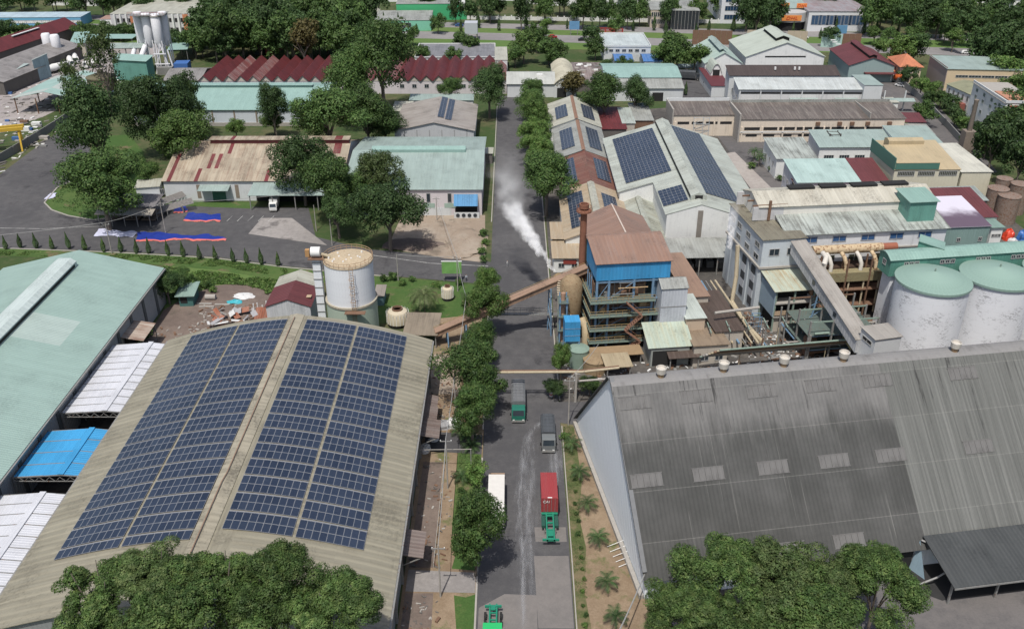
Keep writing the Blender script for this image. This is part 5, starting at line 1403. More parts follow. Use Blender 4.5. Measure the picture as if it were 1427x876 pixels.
for k,(x0,x1) in enumerate(((858,882),(898,922))):
    q = Bld('blue_roof_box', 'white container box with blue roof, %s' % ('beside the office block door','at the tree end of the office block')[k], 'container', frame((x0,86),(x1,86),3.4,depth=14,ang=0))
    q.walls(gab(14,3.4,4.6), metal('pale_blue_sheet',(0.48,0.54,0.60),None,0.4,rib=0.7), 'x'); q.roof(gab(14,3.4,4.6), metal('royal_blue_roof',(0.06,0.16,0.38),(0.3,0.36,0.45),0.3,rib=0.8), 'x', o=0.2)
    q.window('f', q.W*0.3, 1.9, 1.4, 1.2)
b = shed('red_shed', 'small shed with dark red roof between the pale hall and the cream blocks', (835,180), (873,180), 4.0, 22, 5.0, REDR, DKW, ang=0)
b = shed('grey_hut', 'hut with patched grey roofs beside the dark red shed', (868,172), (884,170), 4.4, 16, 5.0, metal('pale_patch_roof',(0.36,0.40,0.37),(0.2,0.19,0.17),0.6,rib=0.9), OLDW, ang=0)
b = shed('grey_hut', 'hut with dark grey roof and rusty front by the cream blocks', (884,168), (910,167), 4.0, 18, 4.8, GREYR, RUSTST, ang=0)
# --- cream two-part factory blocks
CRB = wall('cream_block_wall', (0.64,0.56,0.46), 0.5); DBR = metal('brown_streaked_roof', (0.12,0.10,0.088), (0.22,0.195,0.17), 0.8, rib=0.9, sheet=0.2, dirt=0.5)
def slots(b, rows, n, x0, x1, w, h):
    for z in rows:
        for k in range(n):
            x = x0+(x1-x0)*(k+0.5)/n; b.box('louvre_slot', DARK, x-w/2,-0.08,z,x+w/2,-0.01,z+h)
V1 = gx('cream_block', 'cream factory block with brown sheet roof and outside pipe frame', (939,160.5), (1027,160), 7.0, (935,141.5), 8.2, DBR, CRB, ang=1.0, mono=True, cat='factory', o=0.3)
slots(V1,(4.0,),4,1,V1.W-1,3.8,0.8); V1.box('parapet', CONC, -0.5,-0.3,0,-0.05,V1.D+0.3,9.0); V1.box('parapet', WSH, -0.5,V1.D+0.05,7,V1.W,V1.D+0.4,9.3)
m = MB()
for x in (6.5,9.5,11.5): m.beam((x,-1.2,0),(x,-1.2,6.6),0.14)
for z in (2,4.4,6.4): m.beam((6.3,-1.2,z),(11.7,-1.2,z),0.1); m.beam((6.5,-1.2,z-1.8),(11.5,-1.2,z),0.08)
m.build('pipe_frame', plain('pale_steel',(0.4,0.44,0.46),0.6,0.1), V1.r)
for k in range(4): V1.box('pilaster', CRB, 0.4+k*6.4,-0.35,0,0.9+k*6.4,-0.02,4.8)
V2 = gx('cream_block', 'long cream factory block with dark brown streaked roof and window bands', (1033,166.5), (1266,168.5), 7.4, (1030,143.5), 8.8, DBR, CRB, ang=1.0, mono=True, cat='factory', o=0.3)
slots(V2,(3.9,),9,1,V2.W-1,5.0,0.9); slots(V2,(1.8,),9,1,V2.W-1,3.6,0.7)
for k in range(10): V2.box('pilaster', CRB, 0.3+k*6.6,-0.35,0,0.8+k*6.6,-0.02,4.9)
V2.box('ledge', WSH, 0,-0.5,3.2,V2.W,-0.36,3.5); V2.box('parapet', GREYR, 0,V2.D+0.05,7,V2.W,V2.D+0.5,9.8); V2.box('party_wall', CONC, -0.6,-0.4,0,-0.1,V2.D,9.2); V2.box('fire_wall', CONC, V2.W*0.78,-0.2,7.4,V2.W*0.78+0.3,V2.D,9.3)
for x in (24,31,35,40,47): V2.box('wall_fan', RUSTST, x,-0.7,5.4,x+1.3,-0.05,6.5)
# --- white two-storey factory with grey roofs
Wb = gx('white_factory', 'white two-storey factory with pale grey roof and long awnings', (1030.5,124.5), (1222,121.5), 7.6, (1035,109), 9.2, metal('pale_factory_roof',(0.46,0.49,0.48),(0.34,0.35,0.33),0.5,rib=0.9,sheet=0.1), wall('factory_white',(0.62,0.62,0.61),0.4), ang=-0.4, mono=True, cat='factory')
for k in range(9): Wb.box('pilaster', WSH, 0.1+k*7.3,-0.3,0,0.5+k*7.3,-0.02,7.2)
slots(Wb,(6.0,),9,0.4,Wb.W-0.5,5.6,0.6)
for k in range(8):
    if k % 3 != 1: Wb.window('f', 4+k*7.3, 3.2, 1.4, 1.6)
for x0,x1 in ((18,28),(34,42),(52,62)):
    m = MB(); m.slab((x0,-2.2,3.9),(x1,-2.2,3.9),(x1,-0.05,4.6),(x0,-0.05,4.6),0.1); m.build('awning', LGR, Wb.r)
Wb.windows('l',3,3,12,4.2,1.0,1.4)
b = flat('roof_block', 'grey-green penthouse block at the end of the white factory', (1205,119), (1232,120), 9.4, (1205,105,9.4), LGR, WSH, ang=-0.4)
b = gx('brown_roof_hall', 'hall with dark brown roof behind the white factory', (1017,105), (1169,104.5), 9.6, (1012,92), 11.4, metal('dark_chocolate_roof',(0.065,0.05,0.045),(0.09,0.07,0.062),0.5,rib=0.9,sheet=0.1,dirt=0.2), WSH, ang=0, mono=True, cat='hall')
for k in (0.42,0.6,0.64): b.box('roof_cowl', WHITEP, b.W*k,b.D*0.4,10.9,b.W*k+0.6,b.D*0.4+0.6,11.9)
b = shed('red_porch', 'row of dark red and white porches at the head of the brown-roofed hall', (992,120), (1016,119), 4.2, 26, 4.6, plain('dark_red_paint',(0.11,0.03,0.035),0.6,0.2), WSH, ang=0, cat='porch')
# --- pale green gabled halls
PGH = metal('pale_olive_roof', (0.42,0.46,0.40), (0.34,0.37,0.31), 0.4, rib=0.9, sheet=0.05, dirt=0.1)
X1 = gy('pale_gable_hall', 'big hall with pale olive gabled roof and short ridge vent', (1040,79), (1152,81), 7.5, 13.0, (1012,56), PGH, WHW, ang=0.5, cat='hall')
m = MB(); c_ = X1.W/2; m.slab((c_-3,6,13.5),(c_,6,14.6),(c_,X1.D-4,14.6),(c_-3,X1.D-4,13.5),0.15); m.slab((c_,6,14.6),(c_+3,6,13.5),(c_+3,X1.D-4,13.5),(c_,X1.D-4,14.6),0.15)
vv = m.build('ridge_vent', PGH, X1.r); MB().box(c_-2.6,6.5,12.0,c_+2.6,X1.D-4.5,13.6).build('louvre', DARK, vv)
slots(X1,(7.2,),5,8,X1.W-8,4,0.5)
X2h = gy('pale_gable_hall', 'green gabled hall with long ridge vent next to the bushy tree', (983,88), (1034,88), 7.0, 11.0, (964,66), metal('sage_roof',(0.36,0.45,0.40),(0.28,0.36,0.31),0.4,rib=0.9), WHW, ang=0.5, cat='hall')
c_ = X2h.W/2; m = MB(); m.slab((c_-1.6,2,11.6),(c_,2,12.3),(c_,X2h.D-2,12.3),(c_-1.6,X2h.D-2,11.6),0.12); m.slab((c_,2,12.3),(c_+1.6,2,11.6),(c_+1.6,X2h.D-2,11.6),(c_,X2h.D-2,12.3),0.12); m.build('ridge_vent', LGR, X2h.r)
b = Bld('arched_entrance', 'white entrance hall with small arched roof beside the parked trucks', 'hall', frame((990,102),(1006,102),5.5,depth=10,ang=0)); pa = arc(b.W,5.5,9,8)
b.walls(pa, WHW, 'y'); b.roof(pa, PGH, 'y', o=0.2); b.box('arch_window', DARK, b.W*0.2,-0.08,3.5,b.W*0.8,-0.01,6.8)
b = Bld('pipeline', 'long pale pipeline on low supports behind the parking yard', 'pipeline', frame((941,94),(990,92),1.5,depth=3,ang=0)); MB().tube([(0,0,2),(b.W,0,2)],0.9,12).build('pipe', plain('pale_pipe',(0.45,0.55,0.58),0.5,0.1), b.r, True)
for k in range(5): b.box('support', CONC, 1+k*(b.W-3)/4,-0.8,0,2+k*(b.W-3)/4,0.8,1.3)
Yr = gy('red_hall', 'hall with maroon roof, long ridge vent and grey-green end wall', (1184,91), (1242,88), 6.5, 9.5, (1150,68), MAR, wall('sea_green_wall',(0.26,0.34,0.33),0.3), ang=-2.5, cat='hall')
c_ = Yr.W/2; m = MB(); m.slab((c_-1.6,0,10.2),(c_,0,10.8),(c_,Yr.D-2,10.8),(c_-1.6,Yr.D-2,10.2),0.15); m.slab((c_,0,10.8),(c_+1.6,0,10.2),(c_+1.6,Yr.D-2,10.2),(c_,Yr.D-2,10.8),0.15); vv = m.build('ridge_vent', MAR, Yr.r)
MB().box(c_-1.4,0.4,9,c_+1.4,Yr.D-2.4,10.3).build('louvre', DARK, vv)
for k in range(10): Yr.box('skylight', WHITEP, 3+0.3*(k%2),4+k*4.2,7.3,5+0.3*(k%2),4.8+k*4.2,7.6)
Yr.box('door_canopy', MAR, 6,-2.5,3.6,18,0,3.9)
for k,(x0,x1,y,col,h,lab) in enumerate(((964,1019,62,RUSTST,6.5,'rust-red sheet fence behind the green gabled hall'),(1040,1079,57,wall('beige_fence',(0.42,0.36,0.27),0.5,rib=0.8),5,'beige sheet fence behind the pale olive hall'),(1096,1124,58,wall('beige_fence',(0.42,0.36,0.27)),5,'short beige sheet fence at the ridge end of the pale olive hall'),(1143,1172,66,wall('mint_fence',(0.36,0.5,0.45),0.4,rib=0.8),6,'pale mint sheet wall beside the maroon hall'),(1173,1199,62,RUSTST,5,'rusty slatted fence behind the maroon hall'))):
    A_, B_ = P(x0,y), P(x1,y+0.8); r = empty('sheet_fence', A_, atan2(B_.y-A_.y,B_.x-A_.x), lab, 'fence'); Lf = (B_-A_).length; n = max(3,int(Lf/2.4))
    for i in range(n): MB().box(Lf*i/n+0.03,0,0,Lf*(i+1)/n-0.03,0.12,h-0.2*random.random()).build('sheet_panel', col if not isinstance(col,str) else RUSTST, r)
    MB().box(0,0.13,h*0.8,Lf,0.25,h*0.8+0.15).build('rail', STEEL, r)
# --- right: sheds behind the refinery
b1 = gx('small_gable_shed', 'pale shed with grey-streaked roof beside the palms', (1083,221), (1137,220), 6.0, (1077,193), 7.6, OGR, WHW, ang=2, mono=True); b1.windows('l',3,3,10,3.6,0.9,1.2)
b2 = gx('white_window_hall', 'white hall with pale green roof and row of windows behind the lattice tower', (1143,205), (1254,203), 6.6, (1137,182), 8.2, LGR, WHW, ang=1.0, mono=True, cat='hall')
for k in range(6): b2.window('f', 3+k*4.6, 3.6, 3.0, 1.2, mull=3)
b2.box('ledge', CONC, 0,-0.6,2.4,b2.W,-0.05,2.6)
b3 = gx('green_roof_hall', 'hall half pale green half maroon roofed with stained white side wall', (1112,254), (1240,256), 8.4, (1104,223), 10.2, metal('pale_teal_roof',(0.36,0.47,0.44),(0.28,0.38,0.35),0.4,rib=0.8,sheet=0.12), wall('stained_white',(0.55,0.55,0.57),0.6), ang=2.0, mono=True, cat='hall')
b3.roof([(0.05,8.46),(b3.D,10.28)], MAR, 'x', x0=b3.W*0.73, x1=b3.W+0.1, o=0.5, oe=0.5); b3.windows('l',4,2,11,5.6,0.9,1.2); b3.windows('l',4,2,11,2.6,0.9,1.2)
b = shed('patchwork_roof', 'long lean-to with maroon and grey patched roof before the green roof hall', (1118,273), (1246,272), 6.4, 9.0, 7.6, metal('patchwork',(0.24,0.24,0.225),(0.16,0.155,0.145),0.6,patch=((0.16,0.05,0.05),0.35,4.2,9.0),rib=0.9,sheet=0.2), DKW, ang=2)
b = shed('grey_long_roof', 'long grey-green lean-to roof directly behind the refinery hall', (1142,287), (1370,275), 8.0, 7.0, 9.0, metal('grey_green_old',(0.27,0.31,0.29),(0.16,0.17,0.16),0.6,rib=0.9), DKW, ang=5)
b4 = Bld('cream_hall', 'cream hall with tan stepped roof, dark green trim and window bands', 'hall', frame((1247,237),(1341,238),11.0,depth=17,ang=1.5))
CH = wall('pale_cream_sheet',(0.58,0.55,0.43),0.25,rib=0.9); TN = metal('tan_hall_roof',(0.42,0.34,0.215),(0.36,0.30,0.20),0.4,rib=0.9,sheet=0.06,dirt=0.15)
DGT = plain('dark_green_trim',(0.07,0.17,0.135),0.6,0.12)
b4.walls([(0,11.0),(17,13.4)], CH, 'x'); b4.roof([(0,11.0),(17,13.4)], TN, 'x', o=0.2, oe=0.2)
b4.box('raised_roof', DGT, 0.0,-0.25,11.2,b4.W*0.66,-0.05,13.0); b4.box('side_trim', DGT, -0.25,0,10.8,-0.05,17,14.2)
m = MB(); m.slab((0,-0.3,13.0),(b4.W*0.66,-0.3,13.0),(b4.W*0.66,10,14.6),(0,10,14.6),0.12); m.build('upper_roof', TN, b4.r)
m = MB(); m.box(-0.02,-0.04,13.0-1.7,b4.W*0.66,10,12.8); m.build('upper_wall', CH, b4.r)
m = MB(); pts=[(10,14.6),(10,15.6),(11.6,16.1),(13.2,15.6),(13.2,13)]; k=5
m.v=[(1.5,a,z) for a,z in pts]+[(b4.W*0.64,a,z) for a,z in pts]; m.f=[tuple(reversed(range(k))),tuple(range(k,2*k))]+[(i,(i+1)%k,k+(i+1)%k,k+i) for i in range(k)]; m.build('monitor', TN, b4.r)
for x0,x1 in ((0.05,0.31),(0.36,0.62),(0.68,0.96)):
    w = b4.W*(x1-x0); b4.window('f', b4.W*(x0+x1)/2, 10.0, w, 1.3, mull=9, mat=plain('olive_glass',(0.05,0.055,0.04)))
b = Bld('cream_extension', 'lower cream extension with pale sloping roof beside the cream hall', 'hall', frame((1341,240),(1400,252),8.6,depth=22,ang=1.5)); b.walls([(0,8.6),(22,9.4)], CH, 'x'); b.roof([(0,8.6),(22,9.4)], metal('pale_ext_roof',(0.52,0.51,0.44),None,0.3,rib=0.9), 'x', o=0.2)
b = shed('pale_back_hall', 'hall with pale green roof behind the cream hall', (1252,200), (1332,215), 8.0, 14, 9.0, LGR, WHW, ang=-1)
q = P(1352,238); ch2 = empty('brick_chimney', (q.x,q.y+6,0), 0, 'slender grey-brown chimney on a square base by the cream hall', 'chimney')
MB().lathe([(0.8,0),(0.62,19.0),(0.7,19.2),(0.7,19.6),(0.4,19.6)],14).build('stack', plain('grey_brown_stack',(0.20,0.165,0.135),0.9,0.25), ch2, True); MB().box(-1.6,-1.6,0,1.6,1.6,10.4).build('base', plain('grey_brown_stack',(0.2,0.165,0.135)), ch2)
q = P(1156,222); lt = empty('lattice_tower', (q.x,q.y,0), 0, 'dark lattice cooling tower frame before the white window hall', 'tower'); m = MB()
for sx in (-1.6,1.6):
    for sy in (-1.6,1.6): m.beam((sx,sy,0),(sx,sy,8.5),0.3)
for k in range(5):
    z = 0.6+k*1.9
    for s in (-1.6,1.6): m.beam((-1.6,s,z),(1.6,s,z),0.16); m.beam((s,-1.6,z),(s,1.6,z),0.16); m.beam((-1.6,s,z),(1.6,s,z-1.6),0.12); m.beam((s,-1.6,z-1.4),(s,1.6,z),0.12)
m.build('lattice', plain('dark_lattice',(0.06,0.05,0.045),0.9,0.2), lt); MB().box(-1.4,-1.4,0.3,1.4,1.4,6).build('core', DARK, lt)
b = shed('red_corner_shed', 'dark red and grey corner shed at the lane end of the cream block', (1257,187), (1297,183), 4.4, 9, 5.0, GREYR, DKW, ang=-3); b.roof([(9.2,5.6),(17,6.4)], MAR, 'x', o=0.2)
b = shed('white_guard_house', 'small white guard house beside the lane', (1238,143), (1252,143), 4.0, 6, 4.1, CREAMR, WHW, ang=0); b.window('f',1.6,2,1.2,1.2)
# --- houses and blocks at the right
ORR = metal('orange_tile_roof', (0.50,0.19,0.10), (0.40,0.15,0.085), 0.5, rib=0.45, sheet=0.1, dirt=0.2)
hv = Bld('orange_villa', 'villa with orange hipped tile roofs beside the lane', 'house', frame((1256,93),(1288,96),6.5,depth=16,ang=-4)); 
def hip(b, x0,y0,x1,y1,eh,rh,mat,o=0.8):
    m = MB(); ym=(y0+y1)/2; r=min((x1-x0),(y1-y0))/2*0.98
    A_=[(x0-o,y0-o,eh),(x1+o,y0-o,eh),(x1+o,y1+o,eh),(x0-o,y1+o,eh)]; R1=(x0+r,ym,rh); R2=(x1-r,ym,rh)
    m.poly([A_[0],A_[1],R2,R1]); m.poly([A_[1],A_[2],R2]); m.poly([A_[2],A_[3],R1,R2]); m.poly([A_[3],A_[0],R1]); m.poly(A_[::-1]); return m.build('roof', mat, b.r)
YW = wall('villa_cream',(0.60,0.50,0.38),0.25)
hv.walls([(0,6.5),(16,6.5)], YW, 'x'); hip(hv,0,0,hv.W,16,6.5,9.8,ORR); hv.windows('f',3,2,hv.W-2,4.8,1.2,1.6); hv.windows('l',4,2,14,4.8,1.2,1.6)
hv2 = Bld('orange_annex', 'low wing with orange tile roof before the villa', 'house', frame((1236,99),(1282,104),3.6,depth=20,ang=-4)); hv2.walls([(0,3.6),(20,3.6)], YW, 'x'); hip(hv2,0,0,hv2.W,20,3.6,6.2,ORR); hv2.windows('f',3,3,hv2.W-3,2,1.6,1.4)
tb = Bld('tan_block', 'tan and mauve office block with pale green roof and strip windows', 'building', frame((1321,96.4),(1424,95.5),8.8,far=(1288,78.4,8.8),ang=-5.0)); TBW = wall('tan_block_wall',(0.58,0.46,0.31),0.2)
tb.walls([(0,8.8),(tb.D,8.8)], TBW, 'x'); tb.roof([(0,8.8),(tb.D,9.0)], LGR, 'x', o=0.3); tb.box('side_face', wall('mauve_face',(0.34,0.28,0.26),0.2), -0.15,0,0,-0.02,tb.D,9.4)
for z in (6.6,3.0):
    for k in range(5): tb.window('l', tb.D*(0.12+0.19*k), z, 3.0, 0.9, mull=2)
for k in range(5): tb.window('f', tb.W*(0.2+0.17*k), 6.2, 4.6, 1.0, mull=3)
ob_ = Bld('olive_roof_block', 'white two-storey block with olive roof and evenly spaced dark windows', 'building', frame((1320,117.5),(1375,142),7.0,depth=13,ang=None)); ob_.walls(gab(13,7.0,8.2), WHW, 'x'); ob_.roof(gab(13,7.0,8.2), metal('olive_roof',(0.25,0.25,0.16),(0.20,0.20,0.13),0.4,rib=0.9), 'x', o=0.3)
for k in range(8): ob_.window('f', 2+k*(ob_.W-4)/7, 5.2, 1.1, 1.8)
for k in range(8): ob_.window('f', 2+k*(ob_.W-4)/7, 2.2, 1.1, 1.8)
ob_.box('porch', plain('brick_porch',(0.26,0.09,0.07),0.8,0.2), ob_.W*0.42,-2.2,0,ob_.W*0.55,-0.02,3.4)
ap = Bld('apartment_block', 'white four-storey apartment block with green windows under red awnings', 'building', frame((1387,203),(1440,207),0.0,depth=26,ang=-3)); ap.walls([(0,13.5),(26,13.5)], WHW, 'x'); ap.roof([(0,13.5),(26,13.6)], CONC, 'x', o=0.1); ap.box('parapet', WSH, -0.2,-0.2,13.7,ap.W+0.2,0.1,14.5); ap.box('roof_patch', plain('terracotta',(0.4,0.2,0.13),0.8,0.2), 2,2,13.75,8,14,13.9); ap.box('parapet', WSH, -0.2,0.1,13.7,0.1,26,14.5)
for z in (3.0,6.4,9.8,12.0):
    for x in (2.4,6.4): ap.window('f', x, z, 2.0, 1.3, mat=plain('green_glass',(0.03,0.12,0.08),0.3,0.2)); ap.box('window_awning', plain('red_awning',(0.30,0.07,0.05),0.7,0.15), x-1.2,-0.9,z+0.75,x+1.2,-0.05,z+0.95)
    for y in (4,10,16,22): ap.window('l', y, z, 1.6, 1.2, mat=plain('green_glass',(0.03,0.12,0.08)))
bwall = empty('lane_wall', (0,0,0), 0, 'long grey boundary wall along the tree-lined lane', 'wall')
pts = pp((1243,112),(1262,124),(1290,148),(1322,182),(1352,216),(1368,240))
for a_, b_ in zip(pts[:-1],pts[1:]): MB().beam((a_.x,a_.y,1.2),(b_.x,b_.y,1.2),0.3,2.4).build('wall_bay', wall('grey_boundary',(0.22,0.22,0.21),0.5), bwall)
# --- far side of the highway
db = Bld('courier_depot', 'white courier depot with glazed bays and an orange sign drum', 'building', frame((1128,16),(1212,15),9.5,depth=38,ang=-1)); db.walls([(0,9.5),(38,9.5)], wall('depot_white',(0.62,0.63,0.64),0.15), 'x'); db.roof([(0,9.5),(38,9.7)], metal('depot_roof',(0.28,0.27,0.28),(0.25,0.12,0.11),0.5,rib=1.5), 'x', o=0.3)
for k in range(7): db.window('f', 4+k*(db.W-8)/6, 5.4, 5.0, 4.6, mull=2, mat=plain('blue_glass',(0.05,0.09,0.16),0.15,0.2))
sd = Bld('sign_drum', 'grey oval sign drum with orange panel at the corner of the courier depot', 'sign', frame((1079,22),(1128,22),7.5,depth=12,ang=-1)); m = MB(); n=28
ell = [(sd.W/2+sd.W/2*cos(2*pi*k/n), 6+6*sin(2*pi*k/n)) for k in range(n)]
m.prism(ell,4.2,8.6); m.build('drum', plain('drum_grey',(0.42,0.42,0.41),0.6,0.1), sd.r)
m = MB(); m.prism([(sd.W/2+(x-sd.W/2)*0.85,6+(y-6)*0.85) for x,y in ell],0,4.2); m.build('base', DARK, sd.r)
ORG = plain('orange_sign',(0.70,0.26,0.07),0.5,0.05); REDL = plain('sign_red',(0.45,0.03,0.02),0.5,0.05)
def sign_text(parent, txt, w, h, loc, rz=0, bg=ORG, fg=REDL):
    """orange board with letters; letters become mesh"""
    MB().box(-w/2,0,0,w/2,0.3,h).build('sign_board', bg, parent).location = loc
    cu = bpy.data.curves.new('lettering','FONT'); cu.body = txt; cu.size = h*0.85; cu.extrude = 0.05; cu.align_x = 'CENTER'; cu.shear = 0.25; cu.space_character = 1.1
    o = bpy.data.objects.new('lettering', cu); COL.objects.link(o)
    dg = bpy.context.evaluated_depsgraph_get(); me = bpy.data.meshes.new_from_object(o.evaluated_get(dg)); bpy.data.objects.remove(o)
    me.materials.clear(); me.materials.append(fg)
    lo = obj_from(me, 'lettering', parent, (loc[0],loc[1]-0.08,loc[2]+h*0.2), (pi/2,0,0), (1.25,1,1)); return lo
sign_text(sd.r, 'DHL', 9.5, 2.6, (sd.W/2,-0.35,5.1))
rf_ = Bld('sign_roof', 'green sloped roof block with two orange signs above the sign drum', 'building', frame((1080,12),(1125,12),9.0,depth=18,ang=-1)); rf_.walls([(0,9),(18,9)], DKW, 'x'); rf_.roof([(0,9),(18,11.5)], LGR, 'x', o=0.2)
sign_text(rf_.r, 'DHL', 6.5, 2.4, (3.6,-0.4,9.3)); sign_text(rf_.r, 'DHL', 5.0, 2.2, (rf_.W-3.0,-0.4,9.3))
wo = Bld('white_tower_office', 'white office tower with dark blue window bands across the highway', 'office tower', frame((1003,33),(1038,33),0.0,depth=46,ang=-2)); wo.walls([(0,17.5),(46,17.5)], wall('tower_white',(0.64,0.65,0.68),0.15), 'x'); wo.roof([(0,17.5),(46,17.6)], CONC, 'x', o=0.1)
BLG = plain('deep_blue_glass',(0.02,0.05,0.10),0.1,0.2)
for z in (3.2,7.4,11.6,15.4):
    wo.window('f', wo.W*0.42, z, wo.W*0.55, 2.4, mull=4, mat=BLG); wo.window('f', wo.W*0.88, z, wo.W*0.14, 2.4, mat=BLG)
    for k in range(5): wo.window('l', 4+k*9, z, 2.4, 1.8, mat=BLG)
do = flat('dark_office', 'long dark glass office with a green canopy roof beyond the trees', (935,15), (976,16), 9.0, None, GREYR, plain('black_glazing',(0.03,0.035,0.04),0.3,0.2), depth=30, ang=-3)
for k in range(9): do.box('mullion', STEEL, 0.5+k*(do.W-1)/8,-0.15,0,0.7+k*(do.W-1)/8,-0.02,9)
bo = flat('beige_office', 'beige office with close rows of narrow windows beyond the trees', (907,14), (935,15), 8.5, None, GREYR, wall('beige_office_wall',(0.46,0.40,0.33),0.2), depth=24, ang=-3)
for z in (3,6.4): bo.windows('f',9,1,bo.W-1,z,0.8,2.2,mull=0)
tl = flat('colonnade_factory', 'long white factory with regular columns and an orange stair bay', (153,20), (322,4), 9.5, None, CREAMR, wall('colonnade_white',(0.55,0.54,0.55),0.25), depth=40, ang=2.0)
for k in range(18):
    x = 2+k*(tl.W-4)/17; tl.box('column', WHITEP, x-0.4,-0.9,0,x+0.4,-0.05,9.4)
    for z in (2.2,6.6):
        if k < 17: tl.box('louvre_slot', DARK, x+0.8,-0.1,z-0.9,x+(tl.W-4)/17-0.8,-0.02,z+0.9)
tl.box('stair_bay', plain('orange_bay',(0.5,0.2,0.1),0.7,0.15), tl.W*0.19,-1.2,0,tl.W*0.25,-0.92,9.4); tl.box('stair_bay', plain('orange_bay',(0.5,0.2,0.1)), tl.W*0.68,-1.2,0,tl.W*0.73,-0.92,9.4)
gp = flat('gatehouse_lodge', 'low lodge with pink tiled roof behind the white silos', (139,27), (190,26), 3.4, None, metal('pink_tile',(0.36,0.24,0.2),None,0.4), WHW, depth=10, ang=2)
gs = flat('green_station', 'low building with grey roof and bright green walls along the highway', (520,29), (600,30), 5.0, None, GREYR, wall('bright_green_wall',(0.20,0.50,0.36),0.2), depth=26, ang=2)
gs.windows('f',7,2,gs.W*0.6,2.8,3.0,2.2,mull=2)
gs2 = gy('station_hall', 'small hall with cream gabled roof at the end of the green-walled station', (482,27), (521,29), 5.0, 7.6, (482,13), CREAMR, wall('bright_green_wall',(0.20,0.50,0.36)), ang=2, cat='hall')
gs3 = flat('green_canopy', 'white-roofed service station with a bright green fascia', (604,11), (650,12), 6.0, None, metal('white_station_roof',(0.6,0.6,0.58),None,0.3), plain('green_fascia',(0.06,0.36,0.16),0.5,0.1), depth=24, ang=2)
gs4 = flat('far_warehouse', 'far warehouse with grey roof between highway trees', (552,6), (640,8), 8.0, None, GREYR, plain('green_fascia',(0.06,0.36,0.16)), depth=40, ang=2)
for k,(x0,x1,y,col,h) in enumerate(((0,112,25,(0.14,0.34,0.50),4.5),)):
    b = flat('blue_fence_hall', 'long low blue and white building beside the far highway', (x0-20,y), (x1,y-1), h, None, metal('pale_blue_roof',(0.4,0.5,0.56),None,0.3), wall('sky_blue_wall',col,0.2), depth=14, ang=2); b.windows('f',12,2,b.W-2,2.4,4.2,1.4,mull=3,mat=WHITEP)
random.seed(21)
for k in range(38):                              # houses far behind
    px = random.choice([random.uniform(-60,160), random.uniform(440,900), random.uniform(640,960), random.uniform(1210,1480)]); py = random.uniform(-14,8) if px < 1200 else random.uniform(-8,16)
    c_ = P(px,py); w = random.uniform(14,34); h = random.uniform(5,13)
    b = Bld('distant_house', 'distant white house among far trees beyond the highway', 'house', (V(c_.x,c_.y,0), radians(random.uniform(-8,8)), w, random.uniform(12,20)), 'distant houses beyond the highway')
    b.walls(gab(b.D,h,h+2.5), WHW, 'x'); b.roof(gab(b.D,h,h+2.5), random.choice([ORR,GREYR,MAR,LGR,CREAMR]), 'x')
    b.windows('f',5,2,w-2,h*0.55,1.5,1.6)
# white fence wall along the highway
fw = empty('fence_wall', (0,0,0), 0, 'long low white fence wall with pillars beyond the highway', 'fence')
a_, b_ = P(640,27), P(1010,33)
n = 40
for k in range(n):
    p_ = a_.lerp(b_, k/n); q_ = a_.lerp(b_, (k+0.9)/n); MB().beam((p_.x,p_.y,0.9),(q_.x,q_.y,0.9),0.25,1.8).build('fence_bay', WHITEP, fw); MB().box(p_.x-0.3,p_.y-0.3,0,p_.x+0.3,p_.y+0.3,2.4).build('pillar', WHITEP, fw)
# ------------------------------------------------------------------ cement plant at the upper left
SILW = plain('silo_white_paint', (0.70,0.70,0.72), 0.6, 0.12)
bt = empty('batching_plant', (*P(214,101)[:2],0), radians(5), 'white concrete batching plant with four tall silos on lattice legs', 'batching plant')
sc = depth_at(P(214,101))/F_PX
for k,(dx,dy) in enumerate(((-3.6,4.5),(0.4,1.4),(4.6,-0.6),(6.2,4.2))):
    so = MB().lathe([(0.5,9.6),(1.9,12.6),(1.9,22.6),(1.5,23.2),(0.3,23.4)],20,(dx,dy)).build('silo', SILW, bt, True)
    MB().lathe([(2.15,22.2),(2.15,22.7)],20,(dx,dy)).build('rim', CONC, so)
    for q in range(4):
        a = pi/4+q*pi/2; MB().beam((dx+1.9*cos(a),dy+1.9*sin(a),0),(dx+1.9*cos(a),dy+1.9*sin(a),12.8),0.35).build('leg', SILW, bt)
m = MB(); m.box(-5.5,-2.2,22.7,8.4,6.4,22.85); m.build('top_deck', STEEL, bt)
m = MB()
for k in range(12): m.beam((-5.5+k*1.26,-2.2,22.8),(-5.5+k*1.26,-2.2,24),0.08)
m.beam((-5.5,-2.2,24),(8.4,-2.2,24),0.1); m.build('railing', plain('red_rail',(0.35,0.1,0.1),0.6,0.1), bt)
for a_, b_ in (((2,-3,0),(5,-2,12)),((8,-3,0),(5,-2,12)),((9,-2,0),(7,0,9)),((2,-3,4),(8,-3,4)),((2,-3,8),(7,-3,8))): MB().beam(a_,b_,0.4).build('brace', SILW, bt)
MB().tube([(-5,-8,1.5),(-1,-1,11)],1.0,14).build('inclined_tube', SILW, bt, True); MB().tube([(-8,-7,1),(-5.4,-1,10)],0.9,14).build('inclined_tube', SILW, bt, True)
MB().slab((-16,-2,10.4),(-2,-2,10.4),(-2,4,11.2),(-16,4,11.2),0.2).build('side_canopy', metal('grey_canopy_sheet',(0.30,0.36,0.33),None,0.4), bt)
for x in (-15,-9,-3): MB().box(x-0.2,-1.6,0,x+0.2,-1.2,10.4).build('canopy_post', STEEL, bt)
MB().box(9.5,-4,0,15,2,4.2).build('control_cabin', plain('cabin_blue',(0.05,0.13,0.35),0.6,0.1), bt); MB().box(3,-5,0,9,-2,3).build('mixer_house', STEEL, bt)
